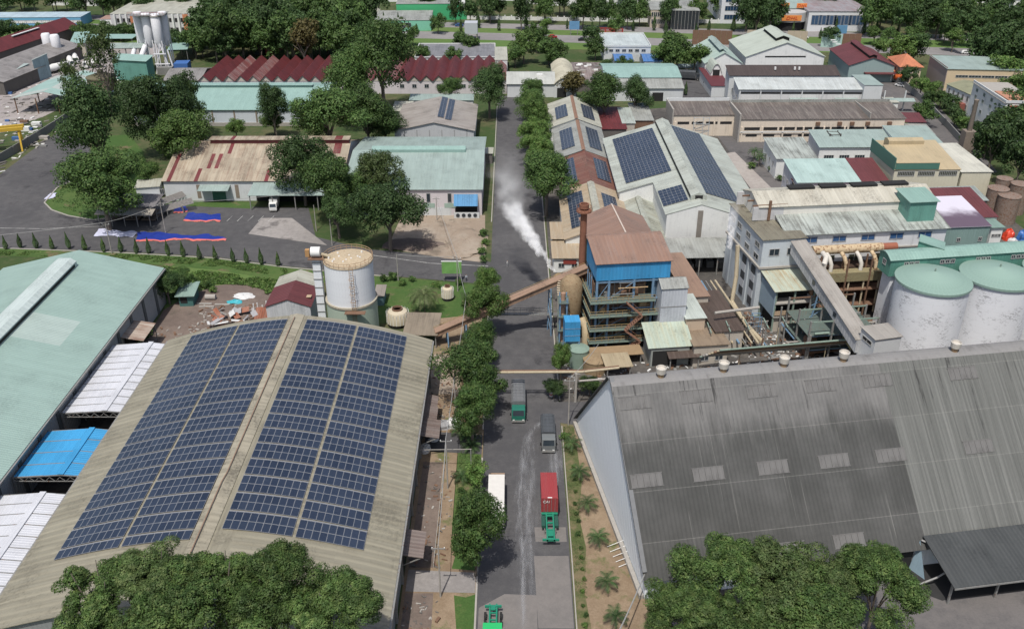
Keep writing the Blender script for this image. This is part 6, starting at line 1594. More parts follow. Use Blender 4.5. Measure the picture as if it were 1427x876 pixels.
b = gx('teal_shed', 'teal shed with pale teal roof standing before the batching plant', (156,83), (202,86), 8.0, (190,77), 9.0, MINT, TEALW, ang=-12, mono=True); b.D
b = gy('yard_canopy', 'wide open canopy with half mint half pale roof in the cement yard', (18,137), (101,143), 5.5, 8.0, (84,107), metal('half_mint_roof',(0.40,0.44,0.41),(0.33,0.40,0.365),0.5,patch=((0.29,0.42,0.38),0.3,5,14),rib=0.9,sheet=0.06), DARK, ang=-3, cat='canopy')
for k_ in list(b.r.children):
    if k_.name.startswith('wall'): bpy.data.objects.remove(k_)
for x in (0.3,b.W/3,b.W*2/3,b.W-0.3):
    for y in (0.3,b.D/2,b.D-0.3): b.box('post', RUSTST, x-0.15,y-0.15,0,x+0.15,y+0.15,5.5)
b = gy('red_roof_works', 'works hall with broad dark red roof and a white skylight strip', (-40,72), (24,64), 6.0, 9.5, (56,34), REDR, DKW, ang=-10, cat='hall'); b.box('skylight', WHITEP, b.W*0.6,b.D*0.3,9.0,b.W*0.68,b.D*0.62,9.3)
for k,(nl,nr,h,far,lab) in enumerate((((-40,98),(40,92),5.5,(70,62,5.5),'long works shed with grey asbestos roof in front of the red roofed hall'),((-60,112),(20,108),5.0,(30,90,5.0),'low grey asbestos-roofed shed at the yard edge'))):
    b = gy('grey_works', lab, nl, nr, h, h+2.5, far, metal('asbestos_roof',(0.25,0.235,0.225),(0.17,0.155,0.145),0.6,rib=1.0,dirt=0.5), DKW, ang=-8)
b = gx('green_yard_shed', 'pale green roofed shed at the head of the long canopy', (98,60.5), (122,53), 5.5, (75,47), 7.0, MINT, CRW, ang=14, mono=True)
b = shed('long_yard_canopy', 'long thin canopy along the back of the cement yard', (118,54), (182,55), 5.0, 8, 5.2, MINT, DKW, ang=0, cat='canopy', open_front=True)
b = shed('mint_yard_shed', 'pale mint roofed open shed right of the batching plant', (234,70), (262,66), 5.5, 26, 6.5, MINT, DKW, ang=10, open_front=True)
for k,(nl,nr,h,d_,lab) in enumerate((((45,84),(62,78),8.5,9,'pale blue control cabin on stilts by the small silos'),((8,97),(26,96),6.0,8,'pale blue kiosk with grey roof at the yard edge'))):
    b = shed('control_cabin', lab, nl, nr, h, d_, h+0.5, metal('cabin_grey_roof',(0.36,0.42,0.4),None,0.4), metal('pale_blue_cabin',(0.30,0.42,0.46),None,0.4,rib=0.6), ang=-12, cat='cabin'); b.box('opening', DARK, b.W*0.3,-0.06,h-4,b.W*0.75,-0.01,h-1.6)
for k,(px,py) in enumerate(((72,86),(84,88))):
    q = P(px,py); o = empty('small_silo', (q.x,q.y,0), 0, 'small white cement silo, %s' % ('next to the pale blue control cabin','beside its twin near the parked mixers')[k], 'silo'); MB().lathe([(0.4,3.4),(1.9,5.4),(1.9,11.2),(1.5,11.8),(0.2,12)],18).build('shell', SILW, o, True)
    for q_ in range(4): a=pi/4+q_*pi/2; MB().beam((1.7*cos(a),1.7*sin(a),0),(1.7*cos(a),1.7*sin(a),5.6),0.22).build('leg', STEEL, o)
q = P(150,152); wt = empty('water_tower', (q.x,q.y,0), 0, 'round concrete water tower with a conical cap among the trees', 'water tower'); WTC = plain('aged_concrete_tank',(0.28,0.225,0.165),0.9,0.25)
MB().lathe([(2.2,0),(2.0,6.2),(4.6,7.4),(4.8,11.4)],28).build('tank', WTC, wt, True); MB().lathe([(5.1,11.3),(5.1,11.7),(1.0,13.0),(0.9,14.0),(0.0,14.1)],28).build('cap', plain('mossy_cap',(0.13,0.12,0.075),0.9,0.3), wt)
for k in range(20): a=2*pi*k/20; MB().box(-0.06,-0.1,7.6,0.06,0.1,11.3).build('rib', WTC, wt).location = (4.78*cos(a),4.78*sin(a),0)
# boundary wall beside the left road
bwl = empty('boundary_wall', (0,0,0), 0, 'long grey boundary wall between the cement yard and the curved road', 'wall')
pts = pp((-60,262),(0,227),(40,203),(78,179),(100,164),(150,134))
for a_, b_ in zip(pts[:-1],pts[1:]):
    n = max(1,int((b_-a_).length/6))
    for k in range(n): p_=a_.lerp(b_,k/n); q_=a_.lerp(b_,(k+0.97)/n); MB().beam((p_.x,p_.y,1.3),(q_.x,q_.y,1.3),0.25,2.6).build('wall_bay', wall('grey_boundary',(0.22,0.22,0.21)), bwl)
gt = empty('gantry_crane', (*P(6,210)[:2],0), radians(20), 'yellow gantry crane frame in the cement yard', 'crane'); YEL = plain('crane_yellow',(0.52,0.34,0.04),0.6,0.15)
for y in (-1.5,1.5): MB().box(-16,y-0.4,6.4,7,y+0.4,7.4).build('girder', YEL, gt)
for x in (-15,5.5):
    for s in (-1,1): MB().beam((x,s*3,0),(x,s*1.2,6.4),0.5).build('leg', YEL, gt)
MB().box(-4,-1.0,5.2,-1.5,1.0,6.4).build('trolley', YEL, gt)
b = shed('low_kiosk', 'low cabin with brown roof under the grandstand-like trees by the asphalt yard', (136,303), (214,303), 3.2, 0.1, 3.2, DKW, DKW) if False else None
# open shelter in the yard: two grey roofs on posts with timber racks
sh = Bld('yard_shelter', 'open shelter with grey ribbed roofs and timber racks in the asphalt yard', 'shelter', frame((133,297),(203,304),3.6,depth=9.0,ang=-3))
SHR = metal('shelter_grey_roof',(0.185,0.175,0.175),(0.13,0.12,0.12),0.5,rib=0.8,dirt=0.3)
sh.roof([(2.6,4.6),(9,5.4)], SHR, 'x', o=0.2); sh.roof([(0,3.2),(2.9,3.9)], metal('pale_shelter_edge',(0.36,0.33,0.28),None,0.5,rib=0.8), 'x', o=0.1)
for k in range(5):
    x = 0.4+k*(sh.W-0.8)/4
    for y,z in ((0.2,3.1),(4.5,4.6),(8.6,5.2)): sh.box('post', STEEL, x-0.1,y-0.1,0,x+0.1,y+0.1,z)
for k in range(3): sh.box('rack', plain('rack_wood',(0.17,0.13,0.10),0.9,0.3), 1+k*4.4,3.5,0.4,4.6+k*4.4,7.5,0.6); sh.box('rack', plain('rack_wood',(0.17,0.13,0.10)), 1+k*4.4,3.5,1.8,4.6+k*4.4,7.5,2.0)
# ------------------------------------------------------------------ middle: tank, red shed
WT = wall('tank_white_sheet',(0.70,0.72,0.74),0.35,rib=0); tk = empty('storage_tank', (*((P(485,360,16.3))[:2]),0), 0, 'white upright tank on a pale green drum with railed rusty top', 'tank')
MB().lathe([(5.0,0),(5.0,7.6)],48).build('lower_drum', wall('pale_green_drum',(0.38,0.45,0.37),0.25), tk, True)
MB().lathe([(5.15,7.5),(5.15,7.9)],48).build('ring', plain('rust_ring',(0.36,0.33,0.26),0.8,0.2,0,0.3,0.2), tk)
MB().lathe([(4.75,7.9),(4.75,16.1)],48).build('shell', WT, tk, True); MB().lathe([(4.85,16.0),(4.85,16.2),(0.2,16.7),(0.01,16.7)],48).build('roof', plain('rusty_tank_top',(0.44,0.36,0.25),0.9,0.25,0,0.2,0.25), tk)
m = MB(); 
for k in range(28): a=2*pi*k/28; m.beam((4.8*cos(a),4.8*sin(a),16.2),(4.8*cos(a),4.8*sin(a),17.2),0.06)
for z in (16.7,17.2): m.tube([(4.8*cos(2*pi*k/28),4.8*sin(2*pi*k/28),z) for k in range(29)],0.05,5)
m.build('railing', plain('rust_rail',(0.33,0.22,0.13),0.8,0.2), tk)
m = MB(); lx, ly = 1.3, -4.75
for s in (-0.35,0.35): m.beam((lx+s,ly-0.5,0.2),(lx+s,ly-0.5,16.8),0.08)
for k in range(28): m.beam((lx-0.35,ly-0.5,0.6+k*0.58),(lx+0.35,ly-0.5,0.6+k*0.58),0.05)
for z in (9.6,11.2,12.8,14.4): m.tube([(lx-0.45,ly-0.4,z),(lx-0.5,ly-1.1,z),(lx,ly-1.4,z),(lx+0.5,ly-1.1,z),(lx+0.45,ly-0.4,z)],0.04,4)
m.build('ladder', plain('rust_rail',(0.33,0.22,0.13)), tk); MB().box(lx-1.8,ly-1.5,7.2,lx+2.2,ly-0.2,7.35).build('landing', RUSTST, tk)
random.seed(9)
for k in range(12): a, r_ = random.uniform(0,6.28), random.uniform(0.6,4); MB().box(-0.15,-0.15,0,0.15,0.15,0.35).build('roof_nozzle', WHITEP, tk).location = (r_*cos(a),r_*sin(a),16.3)
el = empty('bucket_elevator', (*((P(440,352,17.5))[:2]),0), 0, 'slim white bucket elevator tower with rusty head beside the tank', 'elevator')
MB().box(-0.75,-0.6,0,0.75,0.6,16.4).build('casing', WT, el)
for k in range(9): MB().box(-0.85,-0.7,1.2+k*1.8,0.85,-0.62,1.35+k*1.8).build('band', STEEL, el)
MB().box(-1.5,-1.2,16.4,1.5,1.2,16.6).build('platform', RUSTST, el); MB().tube([(-0.9,0,17.7),(0.9,0,17.7)],1.0,14).build('head_drum', WHITEP, el, True); MB().box(-2.0,-0.5,16.8,-1.2,0.4,18.2).build('motor', plain('rust_motor',(0.4,0.23,0.1),0.8,0.2), el)
MB().tube([(1.0,0,17.2),(3.4,0.6,16.2)],0.35,8).build('chute', BEIGEP, el, True); MB().tube([(1.2,0.9,0),(1.2,0.9,15)],0.2,8).build('side_pipe', BEIGEP, el, True)
K_ = Bld('red_white_shed', 'small white shed with gabled roof half maroon half white', 'shed', frame((370.5,427),(432,427),5.0,far=(380,386,5.0),ang=0)); pr = gab(K_.W,5.0,6.6); K_.walls(pr, metal('white_shed_sheet',(0.54,0.55,0.57),None,0.3,rib=0.5), 'y'); K_.roof(pr, MAR, 'y', x0=0, x1=K_.D*0.62, o=0.3, oe=0.2); K_.roof(pr, CREAMR, 'y', x0=K_.D*0.62+0.42, x1=K_.D, o=0.3, oe=0.2)
K_.box('roof_patch', plain('tan_patch',(0.4,0.3,0.2),0.8,0.2), K_.W*0.86,K_.D*0.2,5.65,K_.W*0.97,K_.D*0.28,5.75)
b = shed('green_hut', 'small hut with grey-green roof beside the bushes of the earth yard', (248,412), (267,412), 2.6, 5, 3.0, metal('hut_green_roof',(0.23,0.32,0.28),None,0.4,rib=0.7), plain('teal_hut',(0.06,0.15,0.14),0.7,0.2), ang=4, cat='hut', o=0.6); b.box('opening', DARK, 0.3,-0.05,0.8,b.W*0.6,-0.01,2.2)
b = shed('tank_hut', 'tiny blue-grey hut behind the storage tank', (523,412), (534,412), 2.4, 4, 2.8, metal('grey_brown_hut',(0.26,0.23,0.2),None,0.4), plain('blue_grey_hut',(0.12,0.2,0.22),0.7,0.2), ang=0, cat='hut')
b = shed('feed_shed', 'brown flat roofed shed at the foot of the inclined conveyor', (563,466), (607,470), 3.0, 8, 3.4, metal('brown_feed_roof',(0.24,0.20,0.15),None,0.5), DKW, ang=-2, open_front=True)
for k,(px,py,r_,h,lab) in enumerate(((555,448,2.3,3.2,'cream round cooling tower with dark fan ring beside the palm'),(624,413,1.3,2.8,'small white striped round cooler on the garden lawn'))):
    q = P(px,py+4); o = empty('cooling_tower', (q.x,q.y,0), 0, lab, 'cooling tower'); MB().lathe([(r_*0.9,0),(r_*0.9,h*0.25)],24).build('basin', DARK, o)
    for j in range(20): MB().box(-0.05,-0.05,h*0.25,0.05,0.05,h).build('rib', WHITEP, o).location = (r_*cos(2*pi*j/20),r_*sin(2*pi*j/20),0)
    MB().lathe([(r_,h*0.25),(r_*1.02,h*0.7),(r_*0.85,h),(r_*0.5,h*1.1)],24).build('body', plain('cream_tower',(0.50,0.44,0.33),0.7,0.15), o, True); MB().lathe([(r_*0.48,h*1.08),(r_*0.48,h*1.22),(r_*0.4,h*1.22),(r_*0.38,h*1.1),(0,h*1.1)],24).build('fan_ring', RUSTST, o)
bb = empty('billboard', (*P(630,392)[:2],0), 0, 'green picture billboard on two posts by the street junction', 'billboard')
MB().box(-2.2,-0.1,2.0,2.2,0.1,4.9).build('board', plain('billboard_green',(0.16,0.33,0.10),0.6,0.5,scale=0.6), bb); MB().box(-2.3,-0.12,4.9,2.3,0.12,5.05).build('frame', WHITEP, bb)
for x in (-1.8,1.8): MB().box(x-0.08,-0.08,0,x+0.08,0.08,2.0).build('post', STEEL, bb)
# ------------------------------------------------------------------ trees and plants
import numpy as np
def foliage(name, a, b, c):
    t = NT(name); r = t.rnd(); p = t.pos()
    n1 = t.noise(p, 0.45, 3.0, 0.6); n2 = t.noise(p, 1.3, 3.0, 0.7)
    col = t.mix(t.ramp(n1, 0.35, 0.65), a, b)
    col = t.mix(t.math('MULTIPLY', t.ramp(n2, 0.47, 0.66), 0.8), col, c)
    col = t.scale(col, t.ramp(t.noise(p, 0.8, 2.0, 0.6), 0.3, 0.7, 0.62, 1.25))
    col = t.scale(col, t.math('MULTIPLY_ADD', r, 0.5, 0.78))
    t.put(t.b.inputs['Base Color'], col); t.b.inputs['Roughness'].default_value = 0.6
    t.b.inputs['Specular IOR Level'].default_value = 0.25
    tr = t.n('ShaderNodeBsdfTranslucent'); t.put(tr.inputs[0], t.scale(col, 1.3))
    mx = t.n('ShaderNodeMixShader'); mx.inputs[0].default_value = 0.22
    t.l(t.b.outputs[0], mx.inputs[1]); t.l(tr.outputs[0], mx.inputs[2]); t.l(mx.outputs[0], t.out.inputs[0])
    return t.m
FOL = {'mid': foliage('leaf_mid', (0.045,0.092,0.025), (0.066,0.122,0.032), (0.13,0.185,0.055)),
       'dark': foliage('leaf_dark', (0.035,0.07,0.023), (0.05,0.093,0.03), (0.095,0.145,0.048)),
       'light': foliage('leaf_light', (0.068,0.135,0.03), (0.095,0.165,0.04), (0.17,0.225,0.07)),
       'rust': foliage('leaf_rust', (0.085,0.075,0.025), (0.11,0.095,0.033), (0.16,0.13,0.05)),
       'olive': foliage('leaf_olive', (0.058,0.095,0.03), (0.08,0.12,0.04), (0.15,0.185,0.07))}
BARK = plain('tree_bark', (0.16,0.135,0.11), 0.95, 0.3)
def leaf_mesh(name, centres, normals, size, mat, rng, asp=0.62):
    """one four-sided leaf clump per point, folded a little along its middle"""
    n = len(centres)
    t = rng.normal(size=(n,3)); t -= (t*normals).sum(1,keepdims=True)*normals; t /= np.linalg.norm(t,axis=1,keepdims=True)+1e-9
    s = np.cross(normals, t)
    sz = size*rng.uniform(0.6,1.25,(n,1))
    v = np.empty((n,4,3))
    v[:,0] = centres - t*sz*0.5
    v[:,1] = centres + s*sz*0.5*asp - normals*sz*0.12
    v[:,2] = centres + t*sz*0.5
    v[:,3] = centres - s*sz*0.5*asp - normals*sz*0.12
    me = bpy.data.meshes.new(name)
    me.vertices.add(n*4); me.vertices.foreach_set('co', v.reshape(-1))
    me.loops.add(n*4); me.loops.foreach_set('vertex_index', np.arange(n*4,dtype=np.int32))
    me.polygons.add(n); me.polygons.foreach_set('loop_start', np.arange(0,n*4,4,dtype=np.int32)); me.polygons.foreach_set('loop_total', np.full(n,4,dtype=np.int32))
    me.materials.append(mat); me.update(calc_edges=True); me.validate()
    return me
def crown(seed, mat, nblob, nleaf, size, rz=0.8, lump=0.30, flat_top=0.0, openess=0.0, sub=6, shell=0.62, spread=(0.35,0.66)):
    """crown of radius about 1 centred on the origin: boughs, each made of several leafy clumps"""
    rng = np.random.default_rng(seed)
    nb = max(7, nblob//4)
    d = rng.normal(size=(nb,3)); d /= np.linalg.norm(d,axis=1,keepdims=True)
    d[:,2] = np.where(d[:,2] < -0.55, -d[:,2], d[:,2])
    c0 = d*rng.uniform(*spread,(nb,1))*np.array([1,1,rz*1.15])
    r0 = lump*1.45*rng.uniform(0.75,1.3,nb)
    q = rng.normal(size=(nb*sub,3)); q[:,2] += 0.35; q /= np.linalg.norm(q,axis=1,keepdims=True)
    c = np.repeat(c0,sub,0) + q*np.repeat(r0,sub)[:,None]*rng.uniform(0.5,0.95,(nb*sub,1))
    br = np.repeat(r0,sub)*rng.uniform(0.38,0.72,nb*sub)
    ph = rng.uniform(0,6.28,3); az = np.arctan2(c[:,1],c[:,0])
    k = 1 + 0.13*np.sin(2*az+ph[0]) + 0.10*np.sin(3*az+ph[1])
    c[:,0] *= k; c[:,1] *= k
    w = br**2; w /= w.sum()
    idx = rng.choice(len(br), nleaf, p=w)
    q = rng.normal(size=(nleaf,3)); q[:,2] = q[:,2]*0.9 + 0.2; q /= np.linalg.norm(q,axis=1,keepdims=True)
    rr = br[idx,None]*rng.uniform(shell,1.12,(nleaf,1))
    pos = c[idx] + q*rr*np.array([1,1,0.8])
    nrm = q + rng.normal(size=(nleaf,3))*0.36 + np.array([0,0,0.3]); nrm /= np.linalg.norm(nrm,axis=1,keepdims=True)
    ext = np.percentile(np.linalg.norm(pos[:,:2],axis=1), 97); pos /= ext
    if openess > 0:
        keep = np.array([mnoise.noise(Vector(p*3.1)) > -0.5+openess for p in pos]); pos, nrm = pos[keep], nrm[keep]
    return leaf_mesh('crown', pos, nrm, size, mat, rng)
def trunk(seed, H=1.0):
    """trunk and limbs for a crown whose centre is at height 1.25 (radius-1 units)"""
    rnd = random.Random(seed); m = MB()
    top = V(rnd.uniform(-.06,.06),rnd.uniform(-.06,.06),0.9)
    m.tube([(0,0,-0.03),(0.01,0,0.3),top*0.7,top],0.1,7,rs=[0.085,0.07,0.058,0.04])
    for k in range(6):
        a = 2*pi*k/6+rnd.uniform(-.4,.4); b = top*rnd.uniform(0.6,0.95); e = V(0.62*cos(a),0.62*sin(a),1.2+rnd.uniform(-.1,.45))
        m.tube([b,b.lerp(e,0.5)+V(0,0,0.08),e],0.03,5,rs=[0.036,0.025,0.012])
    return m.mesh('trunk', BARK, True)
TR = [trunk(k) for k in range(3)]
CR = {}
for nm, mat in (('mid','mid'),('light','light'),('dark','dark'),('olive','olive')):
    CR[('near',nm)] = [crown(11+k+len(nm), FOL[mat], 46, 17000, 0.066, 0.9, 0.30) for k in range(3)]
    CR[('far',nm)] = [crown(31+k+len(nm), FOL[mat], 30, 3200, 0.145, 0.85, 0.34) for k in range(2)]
CR[('far','rust')] = [crown(77, FOL['rust'], 26, 2600, 0.15, 0.8, 0.34)]
CR[('near','airy')] = [crown(91, FOL['olive'], 34, 3600, 0.09, 1.0, 0.27, openess=0.28)]
FOL['big'] = foliage('leaf_big', (0.052,0.098,0.027), (0.078,0.135,0.036), (0.16,0.215,0.068))
CR[('near','big')] = [crown(101+k, FOL['big' if k else 'olive'], 88, 56000, 0.044, 0.8, 0.185, sub=9, shell=0.78, spread=(0.5,0.82)) for k in range(3)]
_rt = random.Random(5)
def tree_at(x, y, Wm, Hm, kind='mid', tier='far', label=None, group=None, name='tree', cz=None):
    """Wm crown width, Hm total height; crown centre sits so that its top reaches Hm"""
    R = Wm/2
    cr = _rt.choice(CR[(tier,kind)])
    root = empty(name, (x,y,0), 0, label, 'tree', group)
    rz_h = 0.43*Hm                             # half height of the crown
    zc_ = (Hm - rz_h) if cz is None else cz
    c = obj_from(cr, 'crown', root, (0,0,zc_), (0,0,_rt.uniform(0,6.28)), (R,R*_rt.uniform(.9,1.08),rz_h/0.92))
    obj_from(_rt.choice(TR), 'trunk', root, (0,0,0), (0,0,_rt.uniform(0,6.28)), (R*0.8,R*0.8,max(0.3,zc_/1.25)))
    return root
def tree_px(cx, cy, wpx, k=1.1, kind='mid', tier='far', label=None, group=None):
    """crown centre and width in the photograph; the tree's own proportions give the height of that centre"""
    h = 6.0
    for _ in range(6):
        p = P(cx, cy, h); Wm = wpx*1.08*depth_at(p)/F_PX; Hm = k*1.08*Wm
        h = Hm - 0.43*Hm
    return tree_at(p.x, p.y, Wm, Hm, kind, tier, label, group)
ROAD = 'trees along the left kerb of the road'
for cx,cy,w,k,kd in ((674,428,62,1.15,'light'),(668,482,52,1.2,'mid'),(660,525,84,1.1,'mid'),(657,575,68,1.25,'mid'),(662,742,86,1.4,'mid')):
    tree_px(cx,cy,w,k,kd,'near','leafy round tree on the kerb side between the solar shed and the road',ROAD)
tree_px(665,662,34,1.0,'light','far','small bushy tree beside the white parked trailer')
tree_px(679,399,44,1.1,'light','near','bright round tree at the corner of the street and the road')
tree_px(782,500,36,1.5,'light','near','slim light green tree beside the blue hopper')
tree_px(772,541,30,0.9,'dark','near','low dark bush at the corner of the side lane'); tree_px(822,537,34,0.8,'mid','near','low green bush beside the tip of the pale gable')
for cx,cy,w,k,kd in ((762,250,82,1.0,'mid'),(748,206,44,1.1,'light'),(745,184,42,1.1,'light'),(743,163,44,1.1,'light'),(741,143,42,1.1,'mid'),(750,222,36,1.0,'light'),(745,126,34,1.0,'mid')):
    tree_px(cx,cy,w,k,kd,'near','round green tree in the row between the road and the gabled halls','trees between the road and the halls')
for cx,cy,w,k,kd,lab in ((842,137,66,0.9,'mid','wide round tree behind the pale gabled hall'),(886,136,46,1.0,'dark','dark round tree by the grey patched huts'),(800,122,46,0.7,'rust','low rusty-leaved tree in front of the barrel shed'),(682,127,58,1.0,'dark','dark tree at the left kerb beside the road end'),
     (420,228,72,1.3,'dark','tall dark tree in front of the rust-patched shed'),(462,258,80,1.1,'mid','broad green tree before the green awning end'),(527,247,66,1.2,'olive','olive tree against the green shed wall'),(541,296,92,0.95,'dark','broad dark tree at the sandy corner before the green shed'),(470,298,62,0.9,'dark','low dark tree under the broad green tree'),(498,270,56,1.0,'mid','green tree squeezed among the big trees before the green shed'),
     (381,155,42,1.5,'dark','narrow dark tree in front of the mint shed wall'),(381,170,30,1.0,'light','light bush under the narrow dark tree'),(487,121,78,1.1,'mid','big tree hiding the middle of the red ridged roofs'),(454,166,100,0.9,'mid','wide light-topped tree behind the patched shed'),(511,166,78,0.9,'mid','wide tree left of the grey gabled shed'),(538,178,50,0.9,'dark','dark tree squeezed against the grey gabled shed'),(531,82,96,1.25,'mid','towering green tree above the red ridged roofs'),(422,62,50,1.1,'rust','rusty-leaved tree at the forest edge'),(628,124,34,1.0,'mid','small tree before the white wall of the red ridged shed'),
     (131,181,104,1.1,'dark','large dark tree at the bend of the curved road'),(217,152,88,1.2,'dark','dark tree before the mint shed'),(256,140,66,1.3,'dark','tall dark tree at the end of the mint shed'),(247,194,96,0.9,'light','light spreading tree behind the patched shed corner'),(188,140,60,1.1,'dark','dark tree next to the water tower'),(328,178,28,1.0,'light','little tree along the mint shed plinth'),(141,262,112,0.85,'mid','broad spreading tree on the kerbed lawn island'),(205,240,42,0.8,'mid','low bushy tree behind the guard hut'),
     (232,398,48,0.9,'dark','dense dark bush beside the pale green warehouse corner'),(255,390,40,0.8,'mid','green bush behind the small green hut')):
    tier = 'near' if kd != 'rust' else 'far'
    tree_px(cx,cy,w,k,kd,tier,lab)
tree_px(144,96,58,1.6,'airy','near','thin sparse tree rising beside the water tower'); tree_px(103,122,40,1.6,'airy','near','thin sparse tree at the mint canopy')
# the two groups of big trees close to the camera: tall trees standing clear of the buildings' near walls
def big_px(cx, cy, wpx, d, label, group):
    """tree standing d metres out in front of the camera"""
    py_ang = PITCH + math.atan((cy-438)/F_PX); h = CAM_H - d*tan(py_ang); p = P(cx, cy, h); Wm = 1.0*wpx*depth_at(p)/F_PX
    R = Wm/2; root = empty('tree', (p.x,p.y,0), 0, label, 'tree', group)
    obj_from(_rt.choice(CR[('near','big')]), 'crown', root, (0,0,h), (0,0,_rt.uniform(0,6.28)), (R,R,R*0.85))
    obj_from(_rt.choice(TR), 'trunk', root, (0,0,0), (0,0,_rt.uniform(0,6.28)), (R*0.6,R*0.6,h/1.3))
for cx,cy,w,d in ((138,842,150,72),(215,815,120,73.5),(300,820,140,73),(385,822,130,73),(470,852,130,72),(250,880,170,69),(400,885,160,69)):
    big_px(cx,cy,w,d,'big leafy tree before the near end of the solar shed','big trees by the solar shed')
for cx,cy,w,d in ((1000,805,130,84),(1085,828,160,82),(1160,815,110,84),(1225,820,130,83),(950,858,110,80),(1130,880,170,77),(1020,880,140,77)):
    big_px(cx,cy,w,d,'big leafy tree before the wall of the sugar store','big trees by the sugar store')
# forest and tree belts
def belt(region, n, wr, kr, kinds, label, group, seed, tier='far'):
    rnd = random.Random(seed); x0,x1,f0,f1 = region
    for i in range(n):
        x = x0+(x1-x0)*(i+rnd.random())/n; f = rnd.random()
        y = (f0(x) if callable(f0) else f0)*(1-f)+(f1(x) if callable(f1) else f1)*f
        tree_px(x, y, rnd.uniform(*wr), rnd.uniform(*kr), rnd.choice(kinds), tier, label, group)
DK = ['dark','dark','mid']
belt((285,520,14,34),22,(36,56),(1.0,1.3),DK,'dark tree in the dense wood behind the red ridged roofs','dense wood',1)
belt((285,515,36,50),18,(36,54),(1.0,1.3),DK,'dark tree in the dense wood behind the red ridged roofs','dense wood',2)
belt((265,500,50,62),11,(32,46),(0.9,1.1),DK,'dark tree in the dense wood behind the red ridged roofs','dense wood',3)
belt((238,290,52,64),4,(24,32),(0.9,1.1),DK,'dark tree in the dense wood behind the red ridged roofs','dense wood',4)
belt((108,196,41,47),14,(18,26),(0.7,0.9),['mid','dark'],'bush in the hedge between the cement yard and the highway','cement yard hedge',5)
belt((-10,70,38,46),10,(16,24),(0.8,1.0),['mid','dark'],'bush in the hedge behind the dark red works roof','works hedge',6)
hy = lambda x: 8+0.0185*x
belt((-20,480,lambda x:hy(x)-14,lambda x:hy(x)-3),24,(20,32),(1.1,1.5),DK,'dark tree in the belt beyond the highway','trees beyond the highway',7)
belt((630,975,lambda x:hy(x)-12,lambda x:hy(x)-4),16,(20,32),(1.1,1.5),DK,'dark tree in the belt beyond the highway','trees beyond the highway',8)
belt((-20,1450,lambda x:-14+0.006*x,lambda x:-2+0.006*x),44,(22,38),(1.0,1.4),DK,'dark tree in the belt beyond the highway','trees beyond the highway',9)
belt((1038,1080,6,20),5,(30,44),(1.2,1.5),['dark'],'dark tree between the office tower and the courier depot','trees by the office tower',10)
belt((1215,1300,8,26),10,(26,40),(1.1,1.4),DK,'dark tree in the belt beyond the highway','trees beyond the highway',11)
belt((1290,1440,16,40),16,(24,38),(1.0,1.4),DK,'dark tree in the belt beyond the highway','trees beyond the highway',12)
belt((1365,1440,48,76),8,(34,52),(1.0,1.2),DK,'dark tree behind the tan office block','trees behind the tan block',13)
belt((1385,1440,150,228),9,(40,60),(1.0,1.2),DK,'dark tree beside the apartment block','trees by the apartment block',14)
for cx,cy,w in ((1266,106,26),(1284,119,28),(1299,127,26),(1312,137,26),(1294,136,20),(1326,146,24),(1288,158,32),(1332,162,28),(1345,172,26),(1362,186,34),(1376,200,36),(1352,196,26),(1400,100,44),(1415,118,40)):
    tree_px(cx,cy,w,0.9,_rt.choice(['mid','dark','light']),'far','small green tree along the lane wall','trees along the lane')
for cx,cy,w in ((640,56,26),(655,62,28),(730,66,36),(748,52,34),(765,68,36),(775,76,30),(718,78,26),(830,66,28),(825,50,26),(935,60,36),(945,76,40),(968,80,38),(925,78,30),(870,92,24),(845,93,20),(560,88,22),(588,76,28),(632,80,26),(1158,49,26),(1220,47,24),(1237,51,22),(1275,51,28),(1330,54,30),(1225,66,26),(1255,70,40),(1275,68,40),(610,33,22),(575,50,22),(560,32,14),(760,36,18),(858,36,24)):
    tree_px(cx,cy,w,0.95,_rt.choice(['mid','dark','mid','light']),'far','rounded tree on the verges near the highway','verge trees')
# slender conical trees
def cypress_mesh(seed, mat, n=1500, size=0.13):
    rng = np.random.default_rng(seed); z = rng.uniform(0,1,n)**0.85; a = rng.uniform(0,6.283,n)
    prof = np.clip(np.minimum(1.0, (1-z)*1.6)*np.minimum(1, 0.55+z*3), 0.03, 1)*(1+0.15*np.sin(9*z+a*2))
    r = prof*rng.uniform(0.75,1.05,n)
    pos = np.stack([r*np.cos(a), r*np.sin(a), z*4.4],1); nrm = np.stack([np.cos(a),np.sin(a),np.full(n,0.6)],1)+rng.normal(size=(n,3))*0.35
    nrm /= np.linalg.norm(nrm,axis=1,keepdims=True)
    return leaf_mesh('crown', pos, nrm, size*2.4, mat, rng)
CYP = [cypress_mesh(3,FOL['dark']), cypress_mesh(4,FOL['mid'])]
def cypress(px, py, hm, label, group, mats=(0,1)):
    p = P(px,py); r = empty('cypress', p, 0, label, 'tree', group); s = hm/4.6
    obj_from(CYP[_rt.choice(mats)], 'crown', r, (0,0,0.25*s), (_rt.uniform(-.05,.05),_rt.uniform(-.04,.04),_rt.uniform(0,6)), (0.62*s*_rt.uniform(.85,1.15),0.62*s,s*_rt.uniform(.85,1.08)))
    MB().tube([(0,0,0),(0,0,0.6*s)],0.09*s,6).build('trunk', BARK, r)
for x,y in ((35,585),(115,578),(205,580),(290,585),(385,582),(470,590),(575,600),(672,602),(757,608),(825,610),(932,620),(1015,626),(1105,640),(1192,642),(1290,655),(1365,662)):
    cypress(x/3.964, 200+y/3.964, 4.2, 'clipped conical cypress in the row along the street', 'cypress row')
for x,y in ((365,369),(388,371)): cypress(x,y,4.2,'clipped conical cypress in the row along the street','cypress row')
rnd = random.Random(8)
